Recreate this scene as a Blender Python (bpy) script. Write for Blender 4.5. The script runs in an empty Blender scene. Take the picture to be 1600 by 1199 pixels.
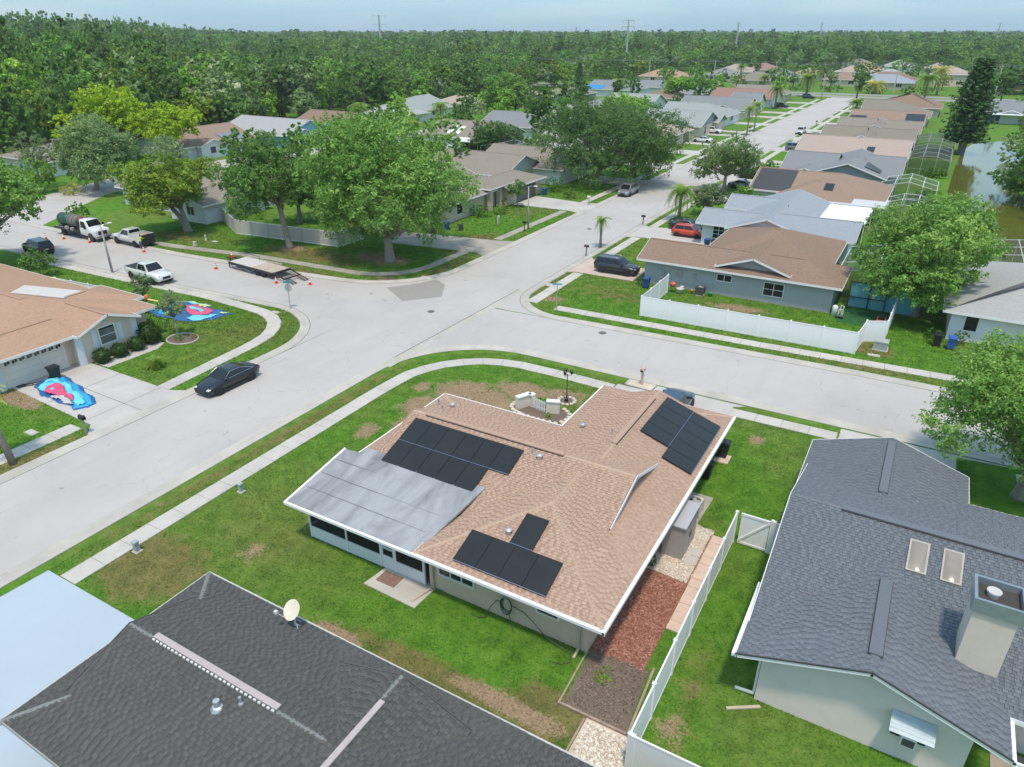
import bpy, math, random
import numpy as np
from mathutils import Matrix, Vector
PI = math.pi
sc = bpy.context.scene
COL = sc.collection
# ---------------------------------------------------------------- camera, sky, sun, exposure
# world frame: +Y runs along the main street away from the drone, +X to the right of it, metres
PITCH = math.radians(26.34)
cam = bpy.data.cameras.new("camera"); cam.lens = 24.975; cam.sensor_width = 36.0; cam.clip_end = 12000; cam.clip_start = 0.5
camo = bpy.data.objects.new("camera", cam); COL.objects.link(camo)
camo.location = (0, 0, 23.0); camo.rotation_euler = (PI / 2 - PITCH, 0, math.radians(30))
sc.camera = camo
SUN_TO = Vector((0.17, -0.32, 1.0)).normalized()          # towards the sun: almost overhead
wd = bpy.data.worlds.new("World"); sc.world = wd; wd.use_nodes = True
wn = wd.node_tree; bgn = wn.nodes["Background"]
sky = wn.nodes.new("ShaderNodeTexSky"); sky.sky_type = 'NISHITA'; sky.sun_disc = False
sky.sun_elevation = math.asin(SUN_TO.z); sky.sun_rotation = math.atan2(SUN_TO.x, SUN_TO.y)
sky.altitude = 0; sky.air_density = 1.0; sky.dust_density = 2.0; sky.ozone_density = 3.0      # humid haze
# a thin, even veil of high cloud lies over the whole clear sky
ctc = wn.nodes.new("ShaderNodeTexCoord"); cmp_ = wn.nodes.new("ShaderNodeMapping"); cmp_.inputs["Scale"].default_value = (2.2, 2.2, 16.0); cn = wn.nodes.new("ShaderNodeTexNoise"); cn.inputs["Scale"].default_value = 2.0; cn.inputs["Detail"].default_value = 6.0
wn.links.new(ctc.outputs["Generated"], cmp_.inputs[0]); wn.links.new(cmp_.outputs[0], cn.inputs["Vector"])
cr_ = wn.nodes.new("ShaderNodeValToRGB"); cr_.color_ramp.elements[0].position = 0.45; cr_.color_ramp.elements[0].color = (1.70, 3.10, 4.10, 1); cr_.color_ramp.elements[1].position = 0.72; cr_.color_ramp.elements[1].color = (2.75, 3.75, 4.35, 1); wn.links.new(cn.outputs["Fac"], cr_.inputs[0])
veil = wn.nodes.new("ShaderNodeMix"); veil.data_type = 'RGBA'; veil.inputs[0].default_value = 0.6; wn.links.new(cr_.outputs[0], veil.inputs[7])
wn.links.new(sky.outputs[0], veil.inputs[6]); wn.links.new(veil.outputs[2], bgn.inputs[0]); bgn.inputs[1].default_value = 0.12
sl = bpy.data.lights.new("sun", 'SUN'); sl.energy = 1.5; sl.angle = math.radians(5.0); sl.color = (1.0, 0.86, 0.70)
so = bpy.data.objects.new("sun", sl); COL.objects.link(so); so.location = (0, 0, 80)
so.rotation_euler = (-SUN_TO).to_track_quat('-Z', 'Y').to_euler()
sc.view_settings.view_transform = 'Standard'; sc.view_settings.look = 'None'
sc.view_settings.gamma = 1.0; sc.view_settings.use_curve_mapping = False
sc.view_settings.exposure = 1.0
sc.render.engine = 'CYCLES'
sc.cycles.max_bounces = 8; sc.cycles.diffuse_bounces = 5; sc.cycles.glossy_bounces = 2
sc.cycles.transmission_bounces = 3; sc.cycles.transparent_max_bounces = 12; sc.cycles.volume_bounces = 0
sc.cycles.use_denoising = True
# ---------------------------------------------------------------- materials
def new_mat(name):
    m = bpy.data.materials.new(name); m.use_nodes = True
    nt = m.node_tree; return m, nt, nt.nodes["Principled BSDF"]
def N(nt, t, **kw):
    n = nt.nodes.new(t)
    for k, v in kw.items(): setattr(n, k, v)
    return n
def lk(nt, a, b): nt.links.new(a, b)
def rgb(c): return (c[0], c[1], c[2], 1.0)
def ramp(nt, fac, stops):
    r = N(nt, "ShaderNodeValToRGB"); e = r.color_ramp.elements
    while len(e) < len(stops): e.new(0.5)
    for i, (p, c) in enumerate(stops): e[i].position = p; e[i].color = rgb(c)
    lk(nt, fac, r.inputs[0]); return r.outputs[0]
def noise(nt, vec, scale, detail=4, rough=0.6, dist=0.0):
    n = N(nt, "ShaderNodeTexNoise"); n.inputs["Scale"].default_value = scale; n.inputs["Detail"].default_value = detail
    n.inputs["Roughness"].default_value = rough; n.inputs["Distortion"].default_value = dist
    if vec is not None: lk(nt, vec, n.inputs["Vector"])
    return n.outputs["Fac"]
def mixc(nt, fac, a, b, mode='MIX'):
    m = N(nt, "ShaderNodeMix", data_type='RGBA', blend_type=mode)
    for s, v in ((m.inputs[0], fac), (m.inputs[6], a), (m.inputs[7], b)):
        if isinstance(v, (int, float)): s.default_value = v
        elif isinstance(v, tuple): s.default_value = rgb(v)
        else: lk(nt, v, s)
    return m.outputs[2]
def mth(nt, op, a, b=None, clamp=False):
    m = N(nt, "ShaderNodeMath", operation=op); m.use_clamp = clamp
    for s, v in ((m.inputs[0], a), (m.inputs[1], b)):
        if v is None: continue
        if isinstance(v, (int, float)): s.default_value = v
        else: lk(nt, v, s)
    return m.outputs[0]
def bump(nt, b, h, strength=0.3, dist=0.02):
    n = N(nt, "ShaderNodeBump"); n.inputs["Strength"].default_value = strength; n.inputs["Distance"].default_value = dist
    lk(nt, h, n.inputs["Height"]); lk(nt, n.outputs[0], b.inputs["Normal"])
def wpos(nt): return N(nt, "ShaderNodeNewGeometry").outputs["Position"]
_M = {}
def paint(name, c, rough=0.5, var=0.12, scale=3.0, metal=0.0, spec=0.5, bumpy=0.0, bscale=60, coat=0.0):
    """plain coloured surface with a little grime and grain"""
    if name in _M: return _M[name]
    m, nt, b = new_mat(name); p = wpos(nt)
    f = noise(nt, p, scale, 5, 0.65)
    d = tuple(x * (1 - var) for x in c); l = tuple(min(1, x * (1 + var * 0.6)) for x in c)
    lk(nt, ramp(nt, f, [(0.3, d), (0.7, l)]), b.inputs["Base Color"])
    b.inputs["Roughness"].default_value = rough; b.inputs["Metallic"].default_value = metal
    b.inputs["Specular IOR Level"].default_value = spec; b.inputs["Coat Weight"].default_value = coat
    if bumpy: bump(nt, b, noise(nt, p, bscale, 3), bumpy, 0.01)
    _M[name] = m; return m
def leafmat(name, dark, light, alt=None, rough=0.55, trans=0.36):
    """foliage: tint attribute runs dark to light green, some leaves turn to alt"""
    if name in _M: return _M[name]
    m, nt, b = new_mat(name)
    a = N(nt, "ShaderNodeAttribute"); a.attribute_name = "tint"
    oi = N(nt, "ShaderNodeObjectInfo")
    f = mth(nt, 'ADD', a.outputs["Fac"], mth(nt, 'MULTIPLY', mth(nt, 'SUBTRACT', oi.outputs["Random"], 0.5), 0.55), True)
    dark = tuple(d*.8+l*.2 for d, l in zip(dark, light)); st = [(0.0, dark), (0.75, light)]
    if alt: st.append((1.0, alt))
    col = ramp(nt, f, st); lk(nt, col, b.inputs["Base Color"]); b.inputs["Roughness"].default_value = rough
    b.inputs["Specular IOR Level"].default_value = 0.3
    t = N(nt, "ShaderNodeBsdfTranslucent"); lk(nt, mixc(nt, 0.5, col, (0.35, 0.5, 0.08), 'MULTIPLY'), t.inputs[0])
    lk(nt, mixc(nt, 0.35, col, (0.34, 0.50, 0.09)), t.inputs[0])
    mx = N(nt, "ShaderNodeMixShader"); mx.inputs[0].default_value = trans
    lk(nt, b.outputs[0], mx.inputs[1]); lk(nt, t.outputs[0], mx.inputs[2])
    lk(nt, mx.outputs[0], nt.nodes["Material Output"].inputs[0])
    _M[name] = m; return m
def shingle(name, cols, single=False, course=True, scale=1.0):
    """asphalt shingle colours; tabs carry a tint, far roofs get course lines from the slope height"""
    key = name + ("_single" if single else "")
    if key in _M: return _M[key]
    m, nt, b = new_mat(key); p = wpos(nt)
    if single: t = mth(nt, 'ADD', mth(nt, 'MULTIPLY', N(nt, "ShaderNodeObjectInfo").outputs["Random"], 0.3), 0.55)
    else:
        a = N(nt, "ShaderNodeAttribute"); a.attribute_name = "tint"; t = a.outputs["Fac"]
    g = noise(nt, p, 14.0, 3, 0.7); big = noise(nt, p, 0.35, 4, 0.6); streak = noise(nt, p, 2.2, 4, 0.7)
    f = mth(nt, 'ADD', mth(nt, 'ADD', mth(nt, 'MULTIPLY', t, 0.55), 0.2), mth(nt, 'MULTIPLY', mth(nt, 'SUBTRACT', g, 0.5), 0.5))
    col = ramp(nt, f, [(0.02, cols[0]), (0.4, cols[1]), (0.8, cols[2])])
    col = mixc(nt, mth(nt, 'MULTIPLY', mth(nt, 'SUBTRACT', big, 0.42), 1.1, True), col, cols[3])
    col = mixc(nt, mth(nt, 'MULTIPLY', mth(nt, 'SUBTRACT', streak, 0.55), 1.2, True), col, tuple(x * 0.7 for x in cols[1]))
    lk(nt, col, b.inputs["Base Color"]); b.inputs["Roughness"].default_value = 0.92; b.inputs["Specular IOR Level"].default_value = 0.2
    bump(nt, b, noise(nt, p, 90, 2), 0.35, 0.01)
    _M[key] = m; return m
def farshingle(name, cols):
    """shingle roof too far away for single tabs: courses and mottling only"""
    if name in _M: return _M[name]
    m, nt, b = new_mat(name); p = wpos(nt)
    sp = N(nt, "ShaderNodeSeparateXYZ"); lk(nt, p, sp.inputs[0])
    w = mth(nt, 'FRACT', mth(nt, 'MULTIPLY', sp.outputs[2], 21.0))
    mp = N(nt, "ShaderNodeMapping"); mp.inputs["Scale"].default_value = (3.4, 3.4, 21.0); lk(nt, p, mp.inputs[0])
    cell = noise(nt, mp.outputs[0], 1.0, 2, 0.7); big = noise(nt, p, 0.22, 5, 0.65); g = noise(nt, p, 9.0, 3, 0.7)
    f = mth(nt, 'ADD', mth(nt, 'MULTIPLY', cell, 0.4), mth(nt, 'MULTIPLY', g, 0.65))
    col = ramp(nt, f, [(0.3, cols[0]), (0.52, cols[1]), (0.75, cols[2])])
    col = mixc(nt, mth(nt, 'MULTIPLY', mth(nt, 'SUBTRACT', big, 0.45), 1.6, True), col, cols[3])
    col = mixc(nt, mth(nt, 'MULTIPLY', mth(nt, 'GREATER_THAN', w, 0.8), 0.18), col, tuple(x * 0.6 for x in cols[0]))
    lk(nt, col, b.inputs["Base Color"]); b.inputs["Roughness"].default_value = 0.92; b.inputs["Specular IOR Level"].default_value = 0.2
    _M[name] = m; return m
def glassy(name, c, rough=0.08):
    if name in _M: return _M[name]
    m, nt, b = new_mat(name); f = noise(nt, wpos(nt), 1.2, 2)
    lk(nt, ramp(nt, f, [(0.3, tuple(x * 0.7 for x in c)), (0.7, c)]), b.inputs["Base Color"])
    b.inputs["Roughness"].default_value = rough; b.inputs["Specular IOR Level"].default_value = 0.6
    _M[name] = m; return m
def screenmat(name, c, alpha):
    if name in _M: return _M[name]
    m, nt, b = new_mat(name); b.inputs["Base Color"].default_value = rgb(c); b.inputs["Roughness"].default_value = 0.7
    tr = N(nt, "ShaderNodeBsdfTransparent"); mx = N(nt, "ShaderNodeMixShader"); mx.inputs[0].default_value = alpha
    lk(nt, tr.outputs[0], mx.inputs[1]); lk(nt, b.outputs[0], mx.inputs[2]); lk(nt, mx.outputs[0], nt.nodes["Material Output"].inputs[0])
    _M[name] = m; return m
# ---------------------------------------------------------------- mesh helpers
class MB:
    def __init__(s): s.v = []; s.f = []; s.mi = []; s.cur = 0
    def add(s, vs, fs):
        o = len(s.v); s.v.extend([tuple(map(float, q)) for q in vs]); s.f.extend([tuple(i + o for i in f) for f in fs]); s.mi.extend([s.cur] * len(fs)); return s
    def box(s, x0, x1, y0, y1, z0, z1):
        return s.add([(x0,y0,z0),(x1,y0,z0),(x1,y1,z0),(x0,y1,z0),(x0,y0,z1),(x1,y0,z1),(x1,y1,z1),(x0,y1,z1)],
                     [(0,3,2,1),(4,5,6,7),(0,1,5,4),(1,2,6,5),(2,3,7,6),(3,0,4,7)])
    def beam(s, p, q, w, h=None):
        h = h or w; p = Vector(p); q = Vector(q); d = (q - p).normalized()
        a = d.cross(Vector((0, 0, 1)));  a = Vector((1, 0, 0)) if a.length < 1e-4 else a.normalized()
        b = a.cross(d).normalized(); vs = []
        for c in (p, q):
            for i, j in ((-1,-1),(1,-1),(1,1),(-1,1)): vs.append(c + a * (w / 2 * i) + b * (h / 2 * j))
        return s.add(vs, [(3,2,1,0),(4,5,6,7),(0,1,5,4),(1,2,6,5),(2,3,7,6),(3,0,4,7)])
    def tube(s, pts, rad, n=8, cap=True):
        pts = [Vector(p) for p in pts]; k = len(pts)
        if not isinstance(rad, (list, tuple)): rad = [rad] * k
        vs = []; fs = []; ref = Vector((0.13, 0.31, 1)).normalized()
        for i, p in enumerate(pts):
            d = (pts[min(i + 1, k - 1)] - pts[max(i - 1, 0)]).normalized()
            a = d.cross(ref)
            a = Vector((1, 0, 0)) if a.length < 1e-3 else a.normalized()
            b = a.cross(d)
            for j in range(n):
                t = 2 * PI * j / n; vs.append(p + a * (math.cos(t) * rad[i]) + b * (math.sin(t) * rad[i]))
        for i in range(k - 1):
            for j in range(n):
                j2 = (j + 1) % n; fs.append((i*n+j, i*n+j2, (i+1)*n+j2, (i+1)*n+j))
        if cap: fs.append(tuple(range(n))[::-1]); fs.append(tuple((k-1)*n + j for j in range(n)))
        return s.add(vs, fs)
    def lathe(s, prof, c=(0,0,0), n=16, axis='z'):
        vs = []; fs = []; k = len(prof)
        for r, h in prof:
            for j in range(n):
                t = 2 * PI * j / n; x, y = r * math.cos(t), r * math.sin(t)
                v = (x, y, h) if axis == 'z' else ((x, h, y) if axis == 'y' else (h, x, y))
                vs.append((v[0]+c[0], v[1]+c[1], v[2]+c[2]))
        for i in range(k - 1):
            for j in range(n):
                j2 = (j + 1) % n; fs.append((i*n+j, i*n+j2, (i+1)*n+j2, (i+1)*n+j))
        fs.append(tuple(range(n))[::-1]); fs.append(tuple((k-1)*n + j for j in range(n)))
        return s.add(vs, fs)
    def prism(s, poly, z0, z1):
        n = len(poly); vs = [(x, y, z0) for x, y in poly] + [(x, y, z1) for x, y in poly]
        fs = [tuple(range(n))[::-1], tuple(range(n, 2 * n))] + [(i, (i+1) % n, n + (i+1) % n, n + i) for i in range(n)]
        return s.add(vs, fs)
    def face(s, pts): return s.add(pts, [tuple(range(len(pts)))])
    def slab(s, pts, t):
        """closed sheet of thickness t under a 3D polygon"""
        p = [Vector(q) for q in pts]; nrm = (p[1]-p[0]).cross(p[2]-p[1]).normalized()
        if nrm.z < 0: p.reverse(); nrm = -nrm
        n = len(p); vs = p + [q - nrm * t for q in p]
        return s.add(vs, [tuple(range(n)), tuple(range(2*n-1, n-1, -1))] + [((i+1) % n, i, n+i, n+(i+1) % n) for i in range(n)])
    def ell(s, c, r, nu=12, nv=8, noise=0.0, seed=0):
        rr = random.Random(seed); vs = [(c[0], c[1], c[2]-r[2])]; fs = []
        for i in range(1, nv):
            a = -PI/2 + PI*i/nv
            for j in range(nu):
                t = 2*PI*j/nu; k = 1 + rr.uniform(-noise, noise)
                vs.append((c[0]+r[0]*k*math.cos(a)*math.cos(t), c[1]+r[1]*k*math.cos(a)*math.sin(t), c[2]+r[2]*k*math.sin(a)))
        vs.append((c[0], c[1], c[2]+r[2])); top = len(vs)-1
        for j in range(nu):
            j2 = (j+1) % nu; fs.append((0, 1+j2, 1+j)); fs.append((top, top-nu+j, top-nu+j2))
            for i in range(nv-2): fs.append((1+i*nu+j, 1+i*nu+j2, 1+(i+1)*nu+j2, 1+(i+1)*nu+j))
        return s.add(vs, fs)
    def mesh(s, name, mats, off=(0,0,0)):
        me = bpy.data.meshes.new(name)
        v = [(a-off[0], b-off[1], c-off[2]) for a, b, c in s.v] if any(off) else s.v
        me.from_pydata(v, [], s.f)
        for m in (mats if isinstance(mats, (list, tuple)) else [mats]): me.materials.append(m)
        if any(s.mi): me.polygons.foreach_set("material_index", s.mi)
        return me
    def build(s, name, mats, parent=None, smooth=False, world=False):
        """world=True: coordinates were given in world space, the parent sits at its base"""
        off = tuple(world_loc(parent)) if (parent is not None and world) else (0,0,0)
        me = s.mesh(name, mats, off)
        if smooth: me.polygons.foreach_set("use_smooth", [True]*len(me.polygons))
        return link(name, me, parent)
def world_loc(o):
    l = Vector((0,0,0))
    while o is not None: l = l + o.location; o = o.parent
    return l
def link(name, me, parent=None):
    o = bpy.data.objects.new(name, me); COL.objects.link(o)
    if parent is not None: o.parent = parent
    return o
def tag(o, label=None, cat=None, group=None, kind=None):
    if label: o["label"] = label
    if cat: o["category"] = cat
    if group: o["group"] = group
    if kind: o["kind"] = kind
    return o
def thing(name, label, cat, loc=(0,0,0), rotz=0.0, group=None):
    o = bpy.data.objects.new(name, None); COL.objects.link(o); o.location = loc; o.rotation_euler = (0,0,rotz)
    o.empty_display_size = 0.3
    return tag(o, label, cat, group)
def copy_tree(o, parent=None, label=None, loc=None, rotz=None, scale=None):
    cpy = o.copy(); COL.objects.link(cpy); cpy.parent = parent
    if label: cpy["label"] = label
    if loc is not None: cpy.location = loc
    if rotz is not None: cpy.rotation_euler = (0,0,rotz)
    if scale is not None: cpy.scale = scale if isinstance(scale, (tuple, list)) else (scale,)*3
    for ch in list(o.children): copy_tree(ch, cpy)
    return cpy
def arc(cx, cy, r, a0, a1, n=10):
    return [(cx + r*math.cos(math.radians(a0+(a1-a0)*i/n)), cy + r*math.sin(math.radians(a0+(a1-a0)*i/n))) for i in range(n+1)]
def offset(path, d):
    """polyline moved d to its right"""
    out = []; n = len(path)
    for i in range(n):
        a = Vector(path[max(i-1,0)]).to_2d(); b = Vector(path[min(i+1,n-1)]).to_2d(); t = (b-a).normalized()
        out.append((path[i][0] + t.y*d, path[i][1] - t.x*d))
    return out
def strip(mb, path, d0, d1, z):
    A, B = offset(path, d0), offset(path, d1)
    for i in range(len(path)-1): mb.face([(*A[i],z),(*B[i],z),(*B[i+1],z),(*A[i+1],z)])
    return mb
def sweep(mb, path, prof):
    """profile (d to the right, z) swept along a polyline"""
    L = [offset(path, d) for d, z in prof]
    vs = []; k = len(prof); n = len(path)
    for i in range(n):
        for j in range(k): vs.append((L[j][i][0], L[j][i][1], prof[j][1]))
    fs = [(i*k+j, (i+1)*k+j, (i+1)*k+j+1, i*k+j+1) for i in range(n-1) for j in range(k-1)]
    return mb.add(vs, fs)
def quads_mesh(name, P, mat, tint=None):
    """P: (n,4,3) array of quads"""
    n = P.shape[0]; me = bpy.data.meshes.new(name)
    me.vertices.add(4*n); me.vertices.foreach_set("co", P.reshape(-1).astype(np.float32))
    me.loops.add(4*n); me.loops.foreach_set("vertex_index", np.arange(4*n, dtype=np.int32))
    me.polygons.add(n); me.polygons.foreach_set("loop_start", np.arange(0, 4*n, 4, dtype=np.int32)); me.polygons.foreach_set("loop_total", np.full(n, 4, dtype=np.int32))
    me.update(calc_edges=True); me.materials.append(mat)
    if tint is not None:
        at = me.attributes.new("tint", 'FLOAT', 'FACE'); at.data.foreach_set("value", tint.astype(np.float32))
    return me
# ---------------------------------------------------------------- ground, streets, walks
def struct(o, name=None): o["kind"] = "structure"; return o
def ground_mat():
    m, nt, b = new_mat("lawn_ground"); p = wpos(nt)
    fine = noise(nt, p, 9.0, 5, 0.75); mid = noise(nt, p, 1.1, 5, 0.65); big = noise(nt, p, 0.09, 4, 0.6); blade = noise(nt, p, 38.0, 2, 0.7)
    g = mth(nt, 'ADD', mth(nt, 'MULTIPLY', mid, 0.55), mth(nt, 'MULTIPLY', fine, 0.45))
    col = ramp(nt, g, [(0.30, (0.036, 0.095, 0.013)), (0.45, (0.076, 0.192, 0.020)), (0.57, (0.122, 0.262, 0.031)), (0.72, (0.205, 0.275, 0.065))])
    dry = ramp(nt, g, [(0.35, (0.10, 0.115, 0.035)), (0.55, (0.20, 0.185, 0.065)), (0.7, (0.30, 0.235, 0.12))])
    bare = ramp(nt, fine, [(0.3, (0.20, 0.14, 0.085)), (0.5, (0.33, 0.24, 0.15)), (0.7, (0.44, 0.34, 0.22))])
    col = mixc(nt, mth(nt, 'MULTIPLY', mth(nt, 'SUBTRACT', big, 0.44), 2.4, True), col, dry)
    def patch(lst):
        acc = None
        for cx, cy, rx, ry, s in lst:
            sb = N(nt, "ShaderNodeVectorMath", operation='SUBTRACT'); lk(nt, p, sb.inputs[0]); sb.inputs[1].default_value = (cx, cy, 0)
            ml = N(nt, "ShaderNodeVectorMath", operation='MULTIPLY'); lk(nt, sb.outputs[0], ml.inputs[0]); ml.inputs[1].default_value = (1/rx, 1/ry, 0)
            ln = N(nt, "ShaderNodeVectorMath", operation='LENGTH'); lk(nt, ml.outputs[0], ln.inputs[0])
            v = mth(nt, 'MULTIPLY', mth(nt, 'SUBTRACT', 1.25, ln.outputs["Value"]), s)
            v = mth(nt, 'MAXIMUM', v, 0.0); acc = v if acc is None else mth(nt, 'MAXIMUM', acc, v)
        j = mth(nt, 'ADD', mth(nt, 'ADD', mth(nt, 'MULTIPLY', mid, 1.3), mth(nt, 'MULTIPLY', fine, 1.3)), mth(nt, 'MULTIPLY', blade, 0.6))
        return mth(nt, 'MULTIPLY', mth(nt, 'SUBTRACT', mth(nt, 'ADD', acc, j), 1.86), 3.0, True), acc
    gate = lambda f, a: mth(nt, 'MULTIPLY', f, mth(nt, 'GREATER_THAN', a, 0.001))
    f1, a1 = patch([(-28.3, 14.4, 3.6, 2.6, 1.0), (-13, 16.0, 5.5, 0.8, 1.0), (-8.0, 16.6, 2.2, 1.5, 1.1), (-32.1, 28, 1.0, 22, 0.5), (-3.6, 20, 0.9, 5, .4),
                    (-43.2, 14, 1.2, 7, 1.0), (-31.4, 62, 1.2, 9, .5), (-12, 61, 8, 2.2, .8), (-60, 57.5, 9, 3.4, .8), (-46.5, 71, 3.0, 6, .9), (-43.6, 61, 1.2, 10, .6), (-57, 52.9, 10, 0.8, .6),
                    (-1.5, 56, 9, 1.0, .5), (-24, 62, 6, 3, .45), (-1.0, 60, 1.6, 1.6, 1.2), (-80, 55, 7, 2.5, .6)])
    col = mixc(nt, gate(f1, a1), col, dry)
    f2, a2 = patch([(-24.6, 37.2, 3.6, 2.2, 1.1), (-21.8, 39.6, 2.4, 1.5, 1.0), (-26.8, 34.2, 1.8, 2.0, .9), (-28.5, 36.6, .9, .9, .7), (-25.6, 31.6, 1.6, 1.8, .9), (-19.2, 40.4, 1.8, 1.2, .85), (-27.9, 29.6, 1.0, 1.3, .7),
                    (-51.6, 20.9, 2.5, 0.9, 1.2), (-9.5, 16.2, 3.0, 0.5, 1.0), (-17.5, 15.6, 1.6, 0.5, 1.0), (-6.6, 61.8, 2.4, 2.0, 1.3), (-52, 60.5, 4.5, 2.4, .85), (-46.2, 68.5, 1.5, 2, .8), (-5.9, 41, .7, .7, .7), (-3.9, 18.3, .7, .8, .6),
                    (-45.6, 55.0, 3.0, 0.9, 0.9), (-13, 64.3, 3.5, 1.2, .75), (-29, 58, 1.4, 1.0, .7), (-64, 58.4, 2, 1.5, .9), (-25, 17.6, .8, .8, .6), (-23.6, 20.8, 1.0, .6, .7)])
    col = mixc(nt, gate(f2, a2), col, bare)
    col = mixc(nt, mth(nt, 'MULTIPLY', mth(nt, 'GREATER_THAN', blade, 0.58), 0.22), col, (0.03, 0.06, 0.012))
    lk(nt, col, b.inputs["Base Color"]); b.inputs["Roughness"].default_value = 0.95; b.inputs["Specular IOR Level"].default_value = 0.1
    bump(nt, b, mth(nt, 'ADD', fine, blade), 0.6, 0.05)
    return m
def slabmat(name, base, var, stain, joints=0.0, rough=0.9):
    if name in _M: return _M[name]
    m, nt, b = new_mat(name); p = wpos(nt)
    a = noise(nt, p, 0.35, 6, 0.65, 0.5); f = noise(nt, p, 22, 4, 0.75); s = noise(nt, p, 1.3, 5, 0.7, 1.0)
    col = ramp(nt, a, [(0.3, tuple(x*(1-var) for x in base)), (0.7, tuple(x*(1+var) for x in base))])
    col = mixc(nt, mth(nt, 'MULTIPLY', mth(nt, 'SUBTRACT', f, 0.5), 0.5, True), col, tuple(x*0.55 for x in base))
    col = mixc(nt, mth(nt, 'MULTIPLY', mth(nt, 'SUBTRACT', s, 0.56), 2.0, True), col, stain)
    lk(nt, col, b.inputs["Base Color"]); b.inputs["Roughness"].default_value = rough; b.inputs["Specular IOR Level"].default_value = 0.25
    bump(nt, b, f, 0.25, 0.01); _M[name] = m; return m
def roadmat(name, base):
    """old bleached asphalt: aggregate, hairline cracks, drips, wheel-polished and dirty bands of noise"""
    m, nt, b = new_mat(name); p = wpos(nt)
    a = noise(nt, p, 0.12, 6, 0.65, 0.6); mid = noise(nt, p, 1.7, 5, 0.7, 0.4); ag = noise(nt, p, 45, 3, 0.8)
    mp = N(nt, "ShaderNodeMapping"); mp.inputs["Scale"].default_value = (1.1, 0.09, 1); lk(nt, p, mp.inputs[0]); tr = noise(nt, mp.outputs[0], 1.0, 4, 0.6)
    col = ramp(nt, a, [(0.3, tuple(x*.90 for x in base)), (0.5, base), (0.72, tuple(x*1.07 for x in base))])
    col = mixc(nt, mth(nt, 'MULTIPLY', mth(nt, 'SUBTRACT', tr, 0.5), 1.1, True), col, tuple(x*.84 for x in base))
    col = mixc(nt, mth(nt, 'MULTIPLY', mth(nt, 'SUBTRACT', mid, 0.55), 1.3, True), col, tuple(x*.80 for x in base))
    col = mixc(nt, mth(nt, 'MULTIPLY', mth(nt, 'SUBTRACT', ag, 0.5), 0.9, True), col, tuple(x*.6 for x in base))
    v = N(nt, "ShaderNodeTexVoronoi", feature='DISTANCE_TO_EDGE'); v.inputs["Scale"].default_value = 0.16; dn = N(nt, "ShaderNodeVectorMath", operation='ADD'); nz = N(nt, "ShaderNodeTexNoise"); nz.inputs["Scale"].default_value = 0.8; nz.inputs["Detail"].default_value = 5; lk(nt, p, nz.inputs["Vector"])
    lk(nt, p, dn.inputs[0]); lk(nt, nz.outputs["Color"], dn.inputs[1]); lk(nt, dn.outputs[0], v.inputs["Vector"])
    cr = mth(nt, 'MULTIPLY', mth(nt, 'LESS_THAN', v.outputs["Distance"], 0.0035), mth(nt, 'GREATER_THAN', mid, 0.5))
    col = mixc(nt, mth(nt, 'MULTIPLY', cr, 0.28), col, (0.15, 0.14, 0.13))
    dr = noise(nt, p, 0.9, 2, 0.5); col = mixc(nt, mth(nt, 'MULTIPLY', mth(nt, 'GREATER_THAN', dr, 0.735), 0.35), col, (0.12, 0.115, 0.11))
    lk(nt, col, b.inputs["Base Color"]); b.inputs["Roughness"].default_value = 0.92; b.inputs["Specular IOR Level"].default_value = 0.2; bump(nt, b, ag, 0.4, 0.012); _M[name] = m; return m
ASPH = roadmat("street_asphalt", (0.455, 0.433, 0.418))
ASPH2 = roadmat("patched_asphalt", (0.30, 0.285, 0.27))
CONC = slabmat("kerb_concrete", (0.46, 0.435, 0.395), 0.16, (0.26, 0.235, 0.20))
WALK = slabmat("walk_concrete", (0.49, 0.465, 0.43), 0.12, (0.34, 0.315, 0.275))
WALKD = slabmat("old_walk_concrete", (0.36, 0.33, 0.29), 0.16, (0.21, 0.19, 0.16))
DRIVE = slabmat("drive_concrete", (0.47, 0.45, 0.425), 0.12, (0.32, 0.30, 0.27))
BLUE = slabmat("blue_painted_concrete", (0.40, 0.47, 0.535), 0.03, (0.375, 0.44, 0.50), rough=0.6)
PINKPAVE = slabmat("pink_paver", (0.52, 0.42, 0.36), 0.10, (0.42, 0.33, 0.28))
CRACK = paint("dark_joint", (0.16, 0.145, 0.13), 0.95)
GM = ground_mat()
g = MB()
xs = [-4200, -400, -120, -60, -20, 20, 200, 4200]; ys = [-500, -20, 20, 60, 120, 300, 800, 5200]
for i in range(7):
    for j in range(7): g.face([(xs[i],ys[j],0),(xs[i+1],ys[j],0),(xs[i+1],ys[j+1],0),(xs[i],ys[j+1],0)])
struct(g.build("ground", GM))
Z0 = 0.004
# kerb lines (face of kerb), each with the street on its left
K1 = [(-33.1, -25), (-33.1, 20), (-33.1, 36.6)] + arc(-24.6, 36.8, 8.5, 180, 90, 12)[1:] + [(0, 45.4), (80, 45.9)]
K1 = K1[::-1]                                     # runs towards the drone: street on the right -> flipped below
K2 = [(80, 54.6), (-2, 54.3), (-26.2, 53.3)] + arc(-26.4, 59.2, 5.9, 270, 180, 10)[1:] + [(-32.3, 120), (-32.0, 200), (-31.2, 318)]
K3 = [(-42.0, -25), (-42.0, 35.0)] + arc(-50.2, 35.6, 8.2, 0, 90, 12)[1:] + [(-62, 42.9), (-75, 42.2), (-100, 41.6), (-150, 41)]
K4 = [(-150, 49), (-95, 49.1), (-72, 49.8), (-58, 51.0), (-51, 51.9)] + arc(-51.6, 61.8, 9.9, 280, 360, 12)[1:] + [(-41.6, 120), (-41.2, 200), (-41.0, 318)]
main = MB()
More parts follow.
